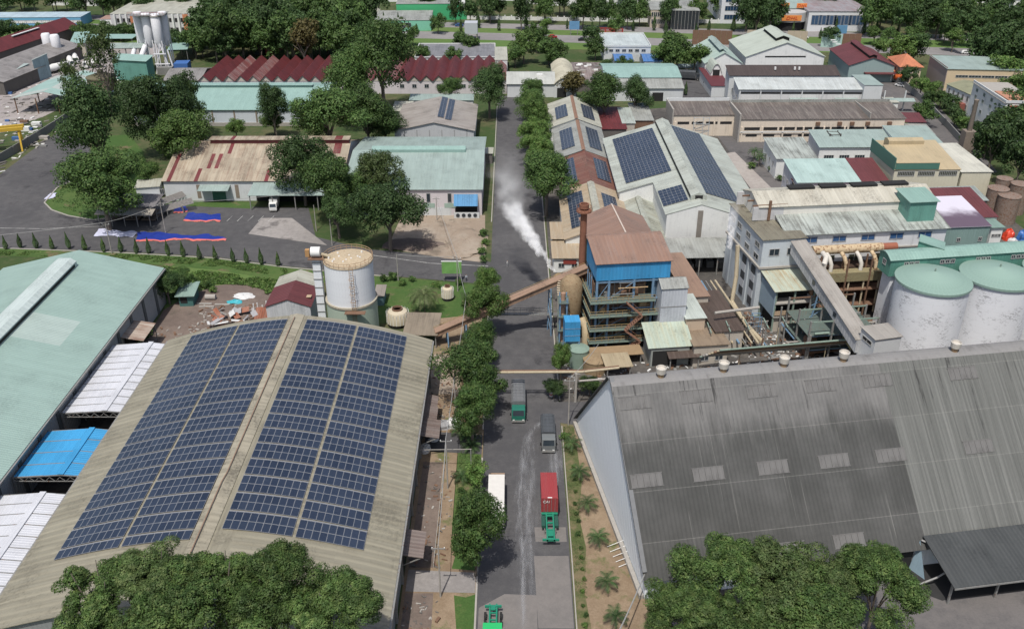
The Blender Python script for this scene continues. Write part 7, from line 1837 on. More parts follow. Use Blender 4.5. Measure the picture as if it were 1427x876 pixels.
for k in range(34):
    x = 470+k*29+rnd.uniform(-8,8); cypress(x, 36.5+0.0185*(x-470)+rnd.uniform(-3,6), rnd.uniform(5,9), 'slim dark tree standing along the highway verge', 'slim highway trees', (0,))
cypress(955,133,5.5,'clipped dark cypress beside the white wall of the mint shed',None)
# palms
def frond_mesh(L, mat, seed, n=13, droop=0.9):
    rnd = random.Random(seed); m = MB(); pts = []
    for k in range(n+1):
        q = k/n; pts.append(V(L*q*(1-0.18*q), 0, L*(0.55*q - droop*q*q)))
    for k in range(n):
        a, b = pts[k], pts[k+1]; w = L*0.24*sin(pi*min(1,(k+1.2)/(n+1.2)))+0.02
        m.poly([a+V(0,0.02,0), a+V(0,-0.02,0), b+V(0,-0.02,0), b+V(0,0.02,0)])
        for s in (-1,1):
            t = (b-a).normalized()
            e = a + t*w*0.65 + V(0,s*w,-w*0.35)
            m.poly([a, a.lerp(b,0.75), e + t*0.03])
    return m.mesh('frond', mat)
PALM = foliage('palm_leaf', (0.04,0.085,0.028), (0.06,0.11,0.035), (0.11,0.15,0.06))
PALM2 = foliage('palm_leaf_pale', (0.08,0.11,0.04), (0.10,0.13,0.05), (0.20,0.21,0.11))
FR_S = [frond_mesh(1.9,PALM,k,droop=0.7) for k in range(2)]; FR_B = [frond_mesh(4.4,PALM2,k,n=16,droop=0.95) for k in range(2)]
def palm(p, H, fr, nf, label, group=None, sc=1.0):
    r = empty('palm', (p.x,p.y,0), 0, label, 'palm', group)
    MB().tube([(0,0,0),(0.03,0.02,H*0.5),(0,0,H)],0.12,8,rs=[0.17*sc,0.13*sc,0.12*sc]).build('trunk', BARK, r, True)
    for k in range(nf):
        a = 2*pi*k/nf*2.618*1.0 + _rt.uniform(-.2,.2); tilt = -0.55+1.1*(k/nf)
        obj_from(_rt.choice(fr), 'frond', r, (0,0,H), (0,tilt*0.9,a), (sc,sc,sc))
    return r
for x,y in ((797,628),(808,668),(818,712),(833,760),(845,822),(857,870)):
    palm(P(x,y), 1.7, FR_S, 15, 'young palm in the row beside the pale gable wall', 'young palms by the sugar store', 1.15)
palm(P(592,437), 4.6, FR_B, 26, 'big feathery palm on the garden lawn beside the cooling tower')
for x,y in ((1057,232),(1066,226),(1050,224)): palm(P(x,y), 3.0, FR_S, 16, 'bushy palm by the path between the halls', 'palms by the path', 1.5)
for x,y in ((650,612),(640,604),(656,626),(644,668)): palm(P(x,y), 0.8, FR_S, 16, 'low palm clump in the shade under the roadside trees', 'low palms under the roadside trees', 1.15)
# small shrubs
SHRUB = [crown(200+k, FOL['mid' if k else 'light'], 12, 700, 0.26, 0.9, 0.45) for k in range(2)]
def shrub(p, r_, label, group):
    o = obj_from(_rt.choice(SHRUB), 'shrub', None, (p.x,p.y,r_*0.65), (0,0,_rt.uniform(0,6)), (r_,r_,r_*_rt.uniform(.7,.95))); return tag(o,label,'shrub',group)
for k in range(15):
    y = 652+k*15.8+_rt.uniform(-4,4); x = 798+ (k*1.35); shrub(P(x+_rt.uniform(-2,3),y), _rt.uniform(0.32,0.5), 'small round shrub in the row beside the road verge', 'verge shrubs')
for k in range(22): shrub(V(_rt.uniform(-8.6,-5.4),_rt.uniform(97,122) if k < 14 else _rt.uniform(130,160),0), _rt.uniform(0.35,0.9), 'leafy shrub in the green strip under the roadside trees', 'shrubs under the roadside trees')
for x,y,r_ in ((562,398,1.0),(548,390,1.3),(536,392,1.1),(607,402,1.2),(575,392,.9),(640,398,1.0),(290,404,1.4),(297,408,1.0),(205,470,1.3),(195,480,1.2),(210,462,1.0),(200,474,1.1),(672,330,1.4),(676,342,1.2),(673,355,1.3),(672,366,1.1),(1074,240,1.2),(1087,252,1.2),(1046,235,1.4),(788,612,1.0),(1130,470,0.8)):
    shrub(P(x,y), r_, 'loose green shrub growing in a planted bed', 'loose shrubs in the gardens')
# ground cover tufts: uncountable
def tufts(name, label, poly, n, mat, seed, size=0.35, hgt=0.25):
    rng = np.random.default_rng(seed); xs = [p.x for p in poly]; ys = [p.y for p in poly]; pos = []
    def inside(x,y):
        c = False; j = len(poly)-1
        for i in range(len(poly)):
            if (poly[i].y > y) != (poly[j].y > y) and x < (poly[j].x-poly[i].x)*(y-poly[i].y)/(poly[j].y-poly[i].y)+poly[i].x: c = not c
            j = i
        return c
    while len(pos) < n:
        x, y = rng.uniform(min(xs),max(xs)), rng.uniform(min(ys),max(ys))
        if inside(x,y) and mnoise.noise(Vector((x*0.25,y*0.25,seed))) > -0.12: pos.append((x,y,0.05+rng.uniform(0,hgt)))
    pos = np.array(pos); nrm = rng.normal(size=(n,3))*0.6+np.array([0,0,0.8]); nrm /= np.linalg.norm(nrm,axis=1,keepdims=True)
    o = bpy.data.objects.new(name, leaf_mesh(name,pos,nrm,size,mat,rng)); COL.objects.link(o); tag(o,label,'grass',None,'stuff')
tufts('grass', 'rough grass tufts on the verge beside the young palms', [V(8.6,84,0),(V(10.0,84,0)),V(10.3,100,0),V(10.5,131,0),V(8.7,131,0)], 2200, FOL['olive'], 1, 0.15, 0.06)
tufts('grass', 'rough grass and weeds on the earth strip beside the solar shed', [V(-8.6,103,0),V(-5.0,103,0),V(-5.2,122,0),V(-5.3,165,0),V(-8.8,164,0)], 6000, FOL['olive'], 2, 0.2, 0.12)
tufts('weeds', 'weeds and tall grass on the waste ground behind the warehouse', pp((228,372),(400,392),(372,412),(345,398),(300,396),(262,414),(222,420)), 9000, FOL['light'], 3, 0.5, 0.4)
tufts('grass', 'grass on the kerbed lawn island', pp((70,284),(130,304),(205,290),(200,214),(135,196)), 5000, FOL['mid'], 4, 0.45, 0.2)
tufts('grass', 'grass under the cypress row', pp((-40,349),(160,354),(300,362),(400,375),(400,386),(300,372),(160,361),(-40,354)), 5000, FOL['light'], 5, 0.4, 0.15)
# ------------------------------------------------------------------ vehicles
def paint(name, c): return plain(name, c, 0.4, 0.08, 0.0, 0.5)
WHEEL = MB().tube([(-0.16,0,0),(0.16,0,0)],0.5,16).mesh('tyre', TYRE, False)
HUB = MB().tube([(-0.17,0,0),(0.17,0,0)],0.24,12).mesh('rim', STEEL)
def wheels(r, xs, w):
    for y in xs:
        for s in (-1,1):
            o = obj_from(WHEEL,'wheel',r,(s*(w/2-0.18),y,0.5)); obj_from(HUB,'rim',o)
def cab(r, y0, w, L_, h, mat, z0=0.55):
    """cab facing -y, front at y0"""
    m = MB(); pr = [(y0,z0),(y0,z0+h*0.45),(y0+0.28,z0+h*0.97),(y0+0.5,z0+h),(y0+L_,z0+h),(y0+L_,z0)]; n = len(pr)
    m.v = [(-w/2,y,z) for y,z in pr]+[(w/2,y,z) for y,z in pr]
    m.f = [tuple(range(n)),tuple(reversed(range(n,2*n)))]+[(i,n+i,n+(i+1)%n,(i+1)%n) for i in range(n)]
    c = m.build('cab', mat, r)
    MB().add([(-w*0.43,y0-0.01,z0+h*0.5),(w*0.43,y0-0.01,z0+h*0.5),(w*0.40,y0+0.24,z0+h*0.94),(-w*0.40,y0+0.24,z0+h*0.94)],[(0,1,2,3)]).build('windscreen', GLASS, c)
    for s in (-1,1):
        MB().box(s*(w/2+0.005)-0.01,y0+0.5,z0+h*0.5,s*(w/2+0.005)+0.01,y0+L_*0.75,z0+h*0.88).build('side_window', GLASS, c)
        MB().box(s*w*0.36-0.16,y0-0.05,z0+0.12,s*w*0.36+0.16,y0-0.01,z0+0.32).build('headlight', WHITEP, c)
        MB().box(s*(w/2+0.22)-0.1,y0+0.1,z0+h*0.5,s*(w/2+0.22)+0.1,y0+0.2,z0+h*0.75).build('mirror', DARK, c)
    MB().box(-w/2,y0-0.12,0.35,w/2,y0-0.02,0.7).build('bumper', STEEL, c)
    return c
TARP_G = metal('grey_tarpaulin',(0.15,0.155,0.16),(0.11,0.115,0.12),0.5,rib=1.4,sheet=0.1,dirt=0.4); TARP_D = metal('dark_tarpaulin',(0.075,0.082,0.09),(0.055,0.06,0.065),0.5,rib=1.0,sheet=0.1,dirt=0.3)
def chassis(r, y0, y1, mat=STEEL, z=0.85):
    for s in (-0.45,0.45): MB().box(s-0.1,y0,z-0.2,s+0.1,y1,z).build('chassis_rail', mat, r)
def tarp_truck(name, label, x, y, rz, L_, w, h, cabm, tarp, side):
    r = empty(name, (x,y,0), rz, label, 'truck'); cab(r,0,w*0.95,1.9,2.1,cabm); chassis(r,0.6,L_-0.1); wheels(r,(1.1,L_-2.6,L_-1.3),w)
    MB().box(-w/2,2.1,0.9,w/2,L_,1.9).build('cargo_bed', side, r)
    m = MB(); prf = [(-w/2-0.02,1.92),(-w/2-0.02,h-0.25),(-w/2+0.35,h),(w/2-0.35,h),(w/2+0.02,h-0.25),(w/2+0.02,1.92)]; n = 6
    m.v = [(x_,2.05,z) for x_,z in prf]+[(x_,L_+0.05,z) for x_,z in prf]; m.f = [tuple(reversed(range(n))),tuple(range(n,2*n))]+[(i,(i+1)%n,n+(i+1)%n,n+i) for i in range(n)]
    t_ = m.build('tarpaulin', tarp, r)
    for k in range(int(L_-2)): MB().box(-w/2+0.3,2.5+k,h+0.005,w/2-0.3,2.58+k,h+0.04).build('hoop', tarp, t_)
    return r
p = P(722.5,590); tarp_truck('tarpaulin_truck','dark green truck with grey tarpaulin driving down the road', p.x, p.y, 0, 9.2, 2.4, 3.3, paint('truck_green',(0.02,0.14,0.10)), TARP_G, paint('truck_green',(0.02,0.14,0.10)))
p = P(764.5,632); tarp_truck('tarpaulin_truck','dark truck with ribbed black tarpaulin parked at the kerb', p.x, p.y, 0, 7.2, 2.3, 3.0, paint('truck_grey_cab',(0.15,0.16,0.16)), TARP_D, paint('truck_dark',(0.05,0.055,0.06)))
# red container on a green trailer
GRT = paint('trailer_green',(0.02,0.21,0.13)); REDC = metal('red_container',(0.29,0.045,0.048),(0.26,0.07,0.07),0.5,rib=0.28,sheet=0.05,dirt=0.2,rough=0.5)
p = P(767.5,762); tr = empty('trailer', (p.x,p.y,0), 0, 'green skeletal trailer parked without its tractor at the kerb', 'trailer')
for s in (-0.5,0.5): MB().box(s-0.1,0,1.05,s+0.1,12.2,1.4).build('chassis_rail', GRT, tr)
for k in range(8): MB().box(-0.38,0.6+k*1.55,1.1,0.38,0.85+k*1.55,1.3).build('cross_member', GRT, tr)
MB().box(-1.2,0.0,1.12,1.2,0.22,1.45).build('bolster', GRT, tr); MB().box(-1.2,5.6,1.12,1.2,5.9,1.42).build('bolster', GRT, tr)
MB().box(-0.38,0.3,1.2,0.38,2.2,1.3).build('deck_plate', GRT, tr)
for s in (-1,1):
    MB().box(s*0.95-0.28,3.2,0.75,s*0.95+0.28,5.4,1.2).build('side_box', plain('dark_green_box',(0.02,0.08,0.06),0.6,0.2), tr); MB().box(s*0.8-0.08,2.6,0,s*0.8+0.08,2.75,1.1).build('landing_leg', STEEL, tr)
wheels(tr,(8.6,9.9,11.2),2.4)
ct = empty('shipping_container', (p.x,p.y+5.95,1.46), 0, 'red shipping container on the rear of the green trailer', 'container')
MB().box(-1.22,0,0,1.22,6.1,2.55).build('body', REDC, ct)
for s in (-1,1):
    MB().box(s*1.16-0.09,-0.03,-0.02,s*1.16+0.09,0.09,2.57).build('corner_post', REDC, ct)
for k in range(4): MB().tube([(-0.8+k*0.53,-0.06,0.1),(-0.8+k*0.53,-0.06,2.45)],0.03,6).build('lock_bar', STEEL, ct)
cu = bpy.data.curves.new('lettering','FONT'); cu.body='CAI'; cu.size=0.62; cu.extrude=0.01; tmp=bpy.data.objects.new('t',cu); COL.objects.link(tmp)
me = bpy.data.meshes.new_from_object(tmp.evaluated_get(bpy.context.evaluated_depsgraph_get())); bpy.data.objects.remove(tmp); me.materials.clear(); me.materials.append(WHITEP)
obj_from(me,'lettering',ct,(-1.0,-0.10,1.75),(pi/2,0,0))
MB().box(-0.3,0.05,2.56,0.35,0.25,2.575).build('roof_marking', WHITEP, ct)
# white trailer parked by the tree
p = P(691,703); wt_ = empty('trailer', (p.x+0.1,p.y-6.2,0), 0, 'white-covered box trailer with a brown drawbar frame parked under the trees', 'trailer')
MB().box(-1.22,0,0.95,1.22,9.4,3.3).build('box_body', plain('dirty_white_box',(0.60,0.58,0.54),0.7,0.12), wt_)
m = MB()
for s in (-0.4,0.4): m.beam((s,9.4,1.2),(s,12.2,1.2),0.16,0.25)
m.beam((-1.2,12.0,1.3),(1.2,12.0,1.3),0.2,0.3); m.beam((-0.4,10.6,1.25),(0.4,10.6,1.25),0.12); m.beam((-0.4,11.4,1.25),(0.4,11.4,1.25),0.12); m.build('drawbar', plain('brown_frame',(0.33,0.22,0.14),0.7,0.2), wt_)
chassis(wt_,0.2,9.4); wheels(wt_,(1.4,2.7,8.4),2.4)
# green tractor with bare chassis entering at the near end of the road
p = P(686,842); gt_ = empty('tractor_truck', (-2.45,81.8,0), 0, 'bright green tractor truck with a bare green chassis frame behind its cab', 'truck')
cab(gt_,0,2.4,2.2,2.5,paint('bright_green',(0.03,0.42,0.13)),0.7)
for s in (-0.45,0.45): MB().box(s-0.1,2.0,0.9,s+0.1,7.4,1.15).build('chassis_rail', GRT, gt_)
for y in (3.2,4.6,5.8): MB().box(-0.34,y,0.95,0.34,y+0.2,1.1).build('cross_member', GRT, gt_)
MB().box(-1.1,6.8,1.0,1.1,7.05,1.3).build('bolster', GRT, gt_); MB().box(-0.3,6.2,1.16,0.3,6.8,1.3).build('fifth_wheel', GRT, gt_); wheels(gt_,(1.0,4.6,5.9),2.4)
# small trucks and cars
def box_truck(name, label, p, rz, cabm, boxm, L_=6.0, w=2.1, h=3.0, group=None):
    r = empty(name, (p.x,p.y,0), rz, label, 'truck', group); cab(r,0,w*0.92,1.6,1.9,cabm,0.5); chassis(r,0.5,L_,STEEL,0.75); wheels(r,(0.95,L_-1.3),w); MB().box(-w/2,1.75,0.8,w/2,L_,h).build('box_body', boxm, r); return r
box_truck('box_truck','small white box truck under the green awning', P(381,296), 0.1, WHITEP, WHITEP)
box_truck('box_truck','white pickup truck in the shade between the white and blue canopies', V(-68.5,121.8,0), 0.2, WHITEP, STEEL, 5.0, 1.9, 1.4)
for k,(x,y,rz,lab) in enumerate(((985,122,-0.25,'dark tarpaulin truck in the yard, at the middle of three parked together'),(996,125,-0.25,'dark tarpaulin truck in the yard, nearest the red porches'),(976,112,1.35,'dark tarpaulin truck standing crosswise behind two others'))):
    p = P(x,y); tarp_truck('parked_truck', lab, p.x, p.y, rz, 11, 2.6, 3.6, paint('truck_dark',(0.05,0.055,0.06)), TARP_D, paint('truck_dark',(0.05,0.055,0.06)))
def mixer(label, p, rz, drumm, cabm=WHITEP):
    r = empty('concrete_mixer', (p.x,p.y,0), rz, label, 'truck'); cab(r,0,2.4,2.0,2.2,cabm,0.6); chassis(r,0.5,8.2); wheels(r,(1.1,5.4,6.7),2.4)
    MB().tube([(0,2.4,2.0),(0,3.2,2.2),(0,5.2,2.5),(0,7.0,2.9),(0,8.2,3.3)],1,18,rs=[0.7,1.15,1.35,1.0,0.45]).build('drum', drumm, r, True); MB().box(-0.5,7.8,1.0,0.5,8.4,2.9).build('chute_frame', STEEL, r); return r
mixer('white concrete mixer parked nearest the small silos',P(101,95),0.5,WHITEP); mixer('white concrete mixer between two others by the small silos',P(107,90),0.5,WHITEP); mixer('white concrete mixer farthest from the small silos',P(116,96),-1.2,WHITEP)
mixer('concrete mixer with an orange drum standing by the lane',P(1236,113),-2.3,paint('drum_orange',(0.55,0.12,0.03)))
def car(label, p, rz, mat, group=None):
    r = empty('car', (p.x,p.y,0), rz, label, 'car', group); m = MB(); pr = [(-2.1,0.35),(-2.15,0.75),(-1.3,0.95),(-0.7,1.42),(0.9,1.45),(1.6,0.98),(2.1,0.9),(2.15,0.35)]; n=len(pr)
    m.v=[(-0.85,y,z) for y,z in pr]+[(0.85,y,z) for y,z in pr]; m.f=[tuple(range(n)),tuple(reversed(range(n,2*n)))]+[(i,n+i,n+(i+1)%n,(i+1)%n) for i in range(n)]
    m.build('body', mat, r)
    MB().add([(-0.72,-1.28,1.0),(0.72,-1.28,1.0),(0.66,-0.74,1.42),(-0.66,-0.74,1.42)],[(0,1,2,3)]).build('windscreen', GLASS, r)
    for s in (-1,1): MB().box(s*0.86-0.01,-0.9,0.98,s*0.86+0.01,1.1,1.36).build('side_window', GLASS, r)
    for y in (-1.35,1.35):
        for s in (-1,1): o = obj_from(WHEEL,'wheel',r,(s*0.78,y,0.32),(0,0,0),(0.7,0.62,0.62))
    return r
car('white car parked by the lane wall',P(1255,121),0.7,WHITEP)
rnd = random.Random(14)
CARC = [WHITEP, paint('car_grey',(0.2,0.2,0.21)), paint('car_red',(0.35,0.03,0.03)), paint('car_black',(0.02,0.02,0.02)), paint('car_blue',(0.05,0.1,0.25))]
for x,y,c in ((560,48,0),(745,54,3),(755,57,1),(770,53,2),(940,60,0),(1085,65,1),(1345,75,0),(640,37,4),(420,30,0),(1380,62,3),(1120,54,0),(812,57,3)):
    car('small car driving on the highway', P(x,y), pi/2+0.05, CARC[c], 'highway cars')
p = P(505,47); tkr = empty('tanker_truck', (p.x,p.y,0), pi/2+pi, 'white tanker truck driving on the highway', 'truck'); tkr.rotation_euler=(0,0,-pi/2+0.05)
cab(tkr,0,2.4,2.1,2.3,WHITEP,0.6); MB().tube([(0,2.6,2.0),(0,12.5,2.0)],1.2,16).build('tank', WHITEP, tkr, True); chassis(tkr,0.5,12.4); wheels(tkr,(1.1,3.6,10,11.3),2.4)
for k,(x,y,m_,lab) in enumerate(((376,77,REDC,'red shipping container at the edge of the dense wood'),(361,77,plain('dark_green_container',(0.03,0.06,0.055),0.6,0.2),'dark green shipping container beside the red one at the wood edge'))):
    p = P(x,y); o = empty('shipping_container',(p.x,p.y,0),-0.15,lab,'container'); MB().box(-1.8,0,0.1,1.8,12,3.4).build('body', m_, o); MB().box(-1.7,-0.05,0.3,1.7,-0.01,3.2).build('door', m_, o); MB().tube([(-0.4,-0.1,0.3),(-0.4,-0.1,3.2)],0.05,6).build('lock_bar', STEEL, o)
p = P(832,54); o = empty('steel_rack',(p.x,p.y,0),0,'red steel rack frame by the highway verge','rack'); RR = paint('rack_red',(0.36,0.06,0.05))
for x in (0,4,8,12): [MB().box(x-0.2,y-0.2,0,x+0.2,y+0.2,4.5).build('post', RR, o) for y in (0,3)]
for z in (1.5,3,4.4): [MB().box(0,y-0.12,z-0.15,12,y+0.12,z+0.1).build('beam', RR, o) for y in (0,3)]
p = P(657,55); o = empty('roof_tank',(p.x,p.y,0),0,'pale square water tank on a tower near the office block','tank'); MB().box(-3,-3,3,3,3,8).build('tank', plain('pale_grey_tank',(0.42,0.44,0.47),0.6,0.1), o)
for x in (-2.6,2.6): [MB().box(x-0.3,y-0.3,0,x+0.3,y+0.3,3).build('leg', STEEL, o) for y in (-2.6,2.6)]
for k,(x,y,lab) in enumerate(((800,49,'blue billboard on the highway verge near the office trees'),(1171,55,'blue billboard beside the beige fence of the maroon hall'))):
    p = P(x,y); o = empty('billboard',(p.x,p.y,0),0,lab,'billboard'); MB().box(-2.4,-0.2,2.6,2.4,0.2,6.4).build('board', plain('billboard_blue',(0.12,0.26,0.42),0.5,0.3,scale=0.3), o); [MB().box(x_-0.15,-0.15,0,x_+0.15,0.15,2.6).build('post', STEEL, o) for x_ in (-1.6,1.6)]
# ------------------------------------------------------------------ tarpaulins spread in the yard
def tarp(label, corners, mat, edge=None, z=0.08, seed=0, nx=22, ny=8):
    c = [P(*q) for q in corners]; ctr = sum(c, V(0,0,0))/4; r = empty('tarpaulin', (ctr.x,ctr.y,0), 0, label, 'tarpaulin'); m = MB(); g = []
    for j in range(ny+1):
        row = []
        for i in range(nx+1):
            a, b = i/nx, j/ny; p = (c[0].lerp(c[1],a)).lerp(c[3].lerp(c[2],a),b)-ctr
            nz = mnoise.noise(V(p.x*0.5+seed,p.y*0.7,seed)); p += V(nz*0.5*(0<i<nx), mnoise.noise(V(p.x*0.4,p.y*0.4,seed+5))*1.2, 0)
            row.append((p.x,p.y,z+0.14*max(0,nz)+0.10*abs(mnoise.noise(V(p.x*1.7,p.y*1.7,seed+9)))))
        g.append(row)
    for j in range(ny):
        for i in range(nx): m.poly([g[j][i],g[j][i+1],g[j+1][i+1],g[j+1][i]])
    s = m.build('sheet', mat, r, True)
    if edge:
        e = MB()
        for i in range(nx):
            a, b = Vector(g[0][i]), Vector(g[0][i+1]); w = V(0,-0.9-0.3*sin(i),0.0); e.poly([a+w,b+w,b+V(0,0,.02),a+V(0,0,.02)])
        e.build('border', edge, r)
    return r
TB = plain('tarp_blue',(0.015,0.035,0.24),0.5,0.35,scale=0.6); TRD = plain('tarp_red',(0.62,0.16,0.13),0.6,0.2); TW = plain('tarp_white',(0.52,0.53,0.66),0.6,0.15,scale=0.5)
tarp('long blue tarpaulin with red border spread along the street side of the yard',((191,334),(316,333),(305,329),(192,323)),TB,TRD,seed=1)
tarp('blue tarpaulin with red border beside the parking lines',((256,307),(308,307),(307,299),(262,297)),TB,TRD,seed=2); tarp('crumpled blue tarpaulin behind the yard shelter',((242,296),(262,294),(260,287),(240,287)),TB,TRD,seed=3)
tarp('white tarpaulin spread in front of the yard shelter',((132,328),(185,331),(192,324),(138,319)),TW,None,seed=4); tarp('white cloth lying on the asphalt beside the lawn island',((60,279),(76,276),(79,269),(70,270)),TW,None,seed=5,nx=8); tarp('small white cloth behind the spreading tree',((98,244),(108,244),(107,240),(99,240)),TW,None,seed=6,nx=6); tarp('white cloth strip behind the yard shelter roof',((203,280),(226,281),(224,276),(203,275)),TW,None,seed=7,nx=8)
for k,(x,y) in enumerate(((234,300),(226,292))):
    p = P(x,y); o = empty('timber_rack',(p.x,p.y,0),0.5+k*0.2,['leaning rack of long timber beams at the end of the yard shelter','second rack of long timber beams behind the yard shelter'][k],'rack'); WD=plain('rack_wood_pale',(0.30,0.28,0.26),0.8,0.2)
    for j in range(6): MB().beam((-6,j*0.5,0.6+0.1*j),(7,j*0.5,2.2+0.1*j),0.22).build('beam', WD, o)
    for x_ in (-4,0,4): MB().box(x_-0.1,-0.2,0,x_+0.1,3,1.0+0.13*(x_+4)).build('trestle', STEEL, o)
# ------------------------------------------------------------------ poles and cables
def pole(px, py, h, label, group=None, arm=False, mat=CONC, r_=0.13, rz=0.0):
    p = P(px,py); o = empty('utility_pole',(p.x,p.y,0),rz,label,'pole',group); MB().tube([(0,0,0),(0,0,h)],r_,8,rs=[r_,r_*0.65]).build('shaft', mat, o, True)
    if arm: MB().box(-0.9,-0.06,h-0.6,0.9,0.06,h-0.48).build('cross_arm', STEEL, o); [MB().lathe([(0.06,h-0.48),(0.08,h-0.3),(0.03,h-0.25)],8,(x_,0)).build('insulator', WHITEP, o) for x_ in (-0.8,0,0.8)]
    return V(p.x,p.y,h)
G_P = 'concrete poles around the yard and street'
LP_ = 'slim concrete pole carrying cables around the street'
p1=pole(156,353,8,LP_,G_P,True); p2=pole(231,325,8,LP_,G_P,True); p3=pole(441,322,7,LP_,G_P); p4=pole(463,342,7,LP_,G_P); p5=pole(555,391,6.5,LP_,G_P); p6=pole(609,307,6.5,LP_,G_P,True); p7=pole(638,406,8.5,LP_,G_P,True)
L2_='tall roadside pole beside the solar shed'; G2_='roadside poles by the solar shed'
q1=pole(624,680,9.5,L2_,G2_,True); q2=pole(614,831,9.0,L2_,G2_,True); q3=pole(635,578,8.0,L2_,G2_); q4=pole(792,592,9.5,'tall pole at the corner of the side lane',None,True); q5=pole(651,468,9.0,L2_,G2_)
q6=pole(95,620,0.1,'x') if False else None
CABLE = plain('pale_cable',(0.30,0.30,0.29),0.7,0.1)
def cable(a, b, sag, label, r_=0.05, grp='overhead cables'):
    a, b = Vector(a), Vector(b); pts = [a.lerp(b,k/10)-V(0,0,sag*4*(k/10)*(1-k/10)) for k in range(11)]; ctr = pts[5]; m = MB(); m.tube([q-V(ctr.x,ctr.y,0) for q in pts],r_,5); o = m.build('cable', CABLE); o.location=(ctr.x,ctr.y,0); tag(o,label,'cable',grp)
LB='thin cable hanging between the poles'
for a,b,s in ((p1,p2,0.5),(p2,V(-45,232,6),0.8),(p5,p7,0.3),(p6,p7,0.6),(q1,q2,0.8),(q1,q3,0.6),(q3,q5,0.6),(q5,p7,0.8),(p1,V(-150,190,8),1.0)): cable(a,b,s,LB)
cable(q4,(q4.x+6,q4.y+14,8),0.4,LB); cable(P(860,884,6.5),P(898,800,4.6),0.3,'pale cable slanting to the corner of the pale gable wall',0.09,None)
# hose at the loading awning
pts=[P(1284,752,5),P(1312,764,4.4),P(1328,780,4.0),P(1326,792,3.2),P(1306,804,1.6),P(1275,816,0.3)]
m=MB(); m.tube([pts[0]]+[q for q in pts[1:]],0.13,7); o=m.build('hose', CABLE, None, True); tag(o,'pale double hose curving down from the loading awning','hose')
b_ = empty('railing_rods', (0,0,0), 0, 'row of thin pale rods leaning on the plinth of the pale gable wall', 'rods')
for k in range(5): a=P(846+k*4,762+k*7); MB().tube([(a.x,a.y,0.1),(a.x+2.6,a.y+0.6,0.9)],0.05,5).build('rod', WHITEP, b_)
# ------------------------------------------------------------------ small clutter
for k,(x,y,lab) in enumerate(((768,552,'white bollard with red band at the far corner of the lane'),(770,587,'white bollard with red band at the near corner of the lane'))):
    p=P(x,y); o=empty('bollard',(p.x,p.y,0),0,lab,'bollard'); MB().lathe([(0.35,0),(0.3,0.5),(0.3,1.0)],12).build('post', WHITEP, o); MB().lathe([(0.32,0.4),(0.32,0.65)],12).build('band', paint('band_red',(0.4,0.04,0.03)), o)
def lump(name,label,cat,p,sx,sy,sz,mat,seed,group=None):
    m=MB(); n,k=14,7; rnd_=random.Random(seed)
    for j in range(k+1):
        th=pi/2*j/k
        for i in range(n):
            a=2*pi*i/n; q=1+0.35*mnoise.noise(V(cos(a)*1.7+seed,sin(a)*1.7,th*2)); m.v.append((sx*cos(th)*cos(a)*q,sy*cos(th)*sin(a)*q,sz*sin(th)*q))
    for j in range(k):
        for i in range(n): m.f.append((j*n+i,j*n+(i+1)%n,(j+1)*n+(i+1)%n,(j+1)*n+i))
    o=m.build(name,mat); o.location=(p.x,p.y,0); return tag(o,label,cat,group)
WB=plain('white_sacks',(0.56,0.56,0.55),0.8,0.25,scale=2.5); GB=plain('grey_sacks',(0.30,0.30,0.31),0.8,0.3,scale=2.5)
lump('sack_heap','white wrapped heap under the roadside tree','sacks',P(632,592),1.5,1.3,1.3,WB,1); lump('sack_heap','grey wrapped heap beside the white one','sacks',P(618,594),1.7,1.2,1.1,GB,2); lump('sack_heap','white sack pile by the shed wall','sacks',P(592,627),1.1,1.2,1.0,WB,3); lump('sack_heap','small white sack pile behind the fenced bed','sacks',P(604,613),0.9,0.7,0.7,WB,4)
random.seed(31); RSH=metal('rust_sheet',(0.25,0.09,0.05),(0.33,0.2,0.15),0.5,rib=0.5,sheet=0.2)
sp=empty('scrap_heap',(*P(322,446)[:2],0),0,'heap of rusty sheets and grey scrap in the earth yard','scrap')
for k in range(26):
    m=MB(); w,l=random.uniform(.5,1.4),random.uniform(1.2,3.2); m.box(-w/2,-l/2,-0.04,w/2,l/2,0.04); o=m.build('scrap_sheet', random.choice([RSH,RSH,GB,WB,RUSTST,CONC]), sp); o.location=(random.uniform(-5,6),random.uniform(-4,4),random.uniform(.2,1.4)); o.rotation_euler=(random.uniform(-.7,.7),random.uniform(-.6,.6),random.uniform(0,3))
for k in range(5): MB().box(-0.1,-0.1,0,0.1,0.1,random.uniform(1.6,2.6)).build('stake', WHITEP, sp).location=(4+k*0.9,3+random.random(),0)
for k in range(7): MB().slab((5+k*0.5,-2,0.4),(5.45+k*0.5,-2,0.4),(5.45+k*0.5,2.4,1.8),(5+k*0.5,2.4,1.8),0.05).build('leaning_sheet', RSH, sp)
lump('turquoise_sheet','turquoise plastic sheet bundled on the earth yard','sheet',P(327,421),1.6,1.0,0.5,plain('turquoise',(0.05,0.36,0.42),0.5,0.1),7); lump('debris_pile','pale rubble pile at the edge of the earth yard','rubble',P(340,413),2.4,1.5,0.5,WB,8); lump('sand_mound','sandy mound at the junction before the green shed','mound',P(650,338),5.5,9,0.9,G_SAND,9); lump('sand_mound','dark soil mound beside the broad dark tree','mound',P(575,341),7,4,0.6,G_BROWN,10)
o=empty('pipe_drum',(*P(294,417)[:2],0),0,'grey concrete drum lying beside the garden bush','drum'); MB().tube([(-1.1,0,0.6),(1.1,0,0.6)],0.6,14).build('shell', CONC, o, True)
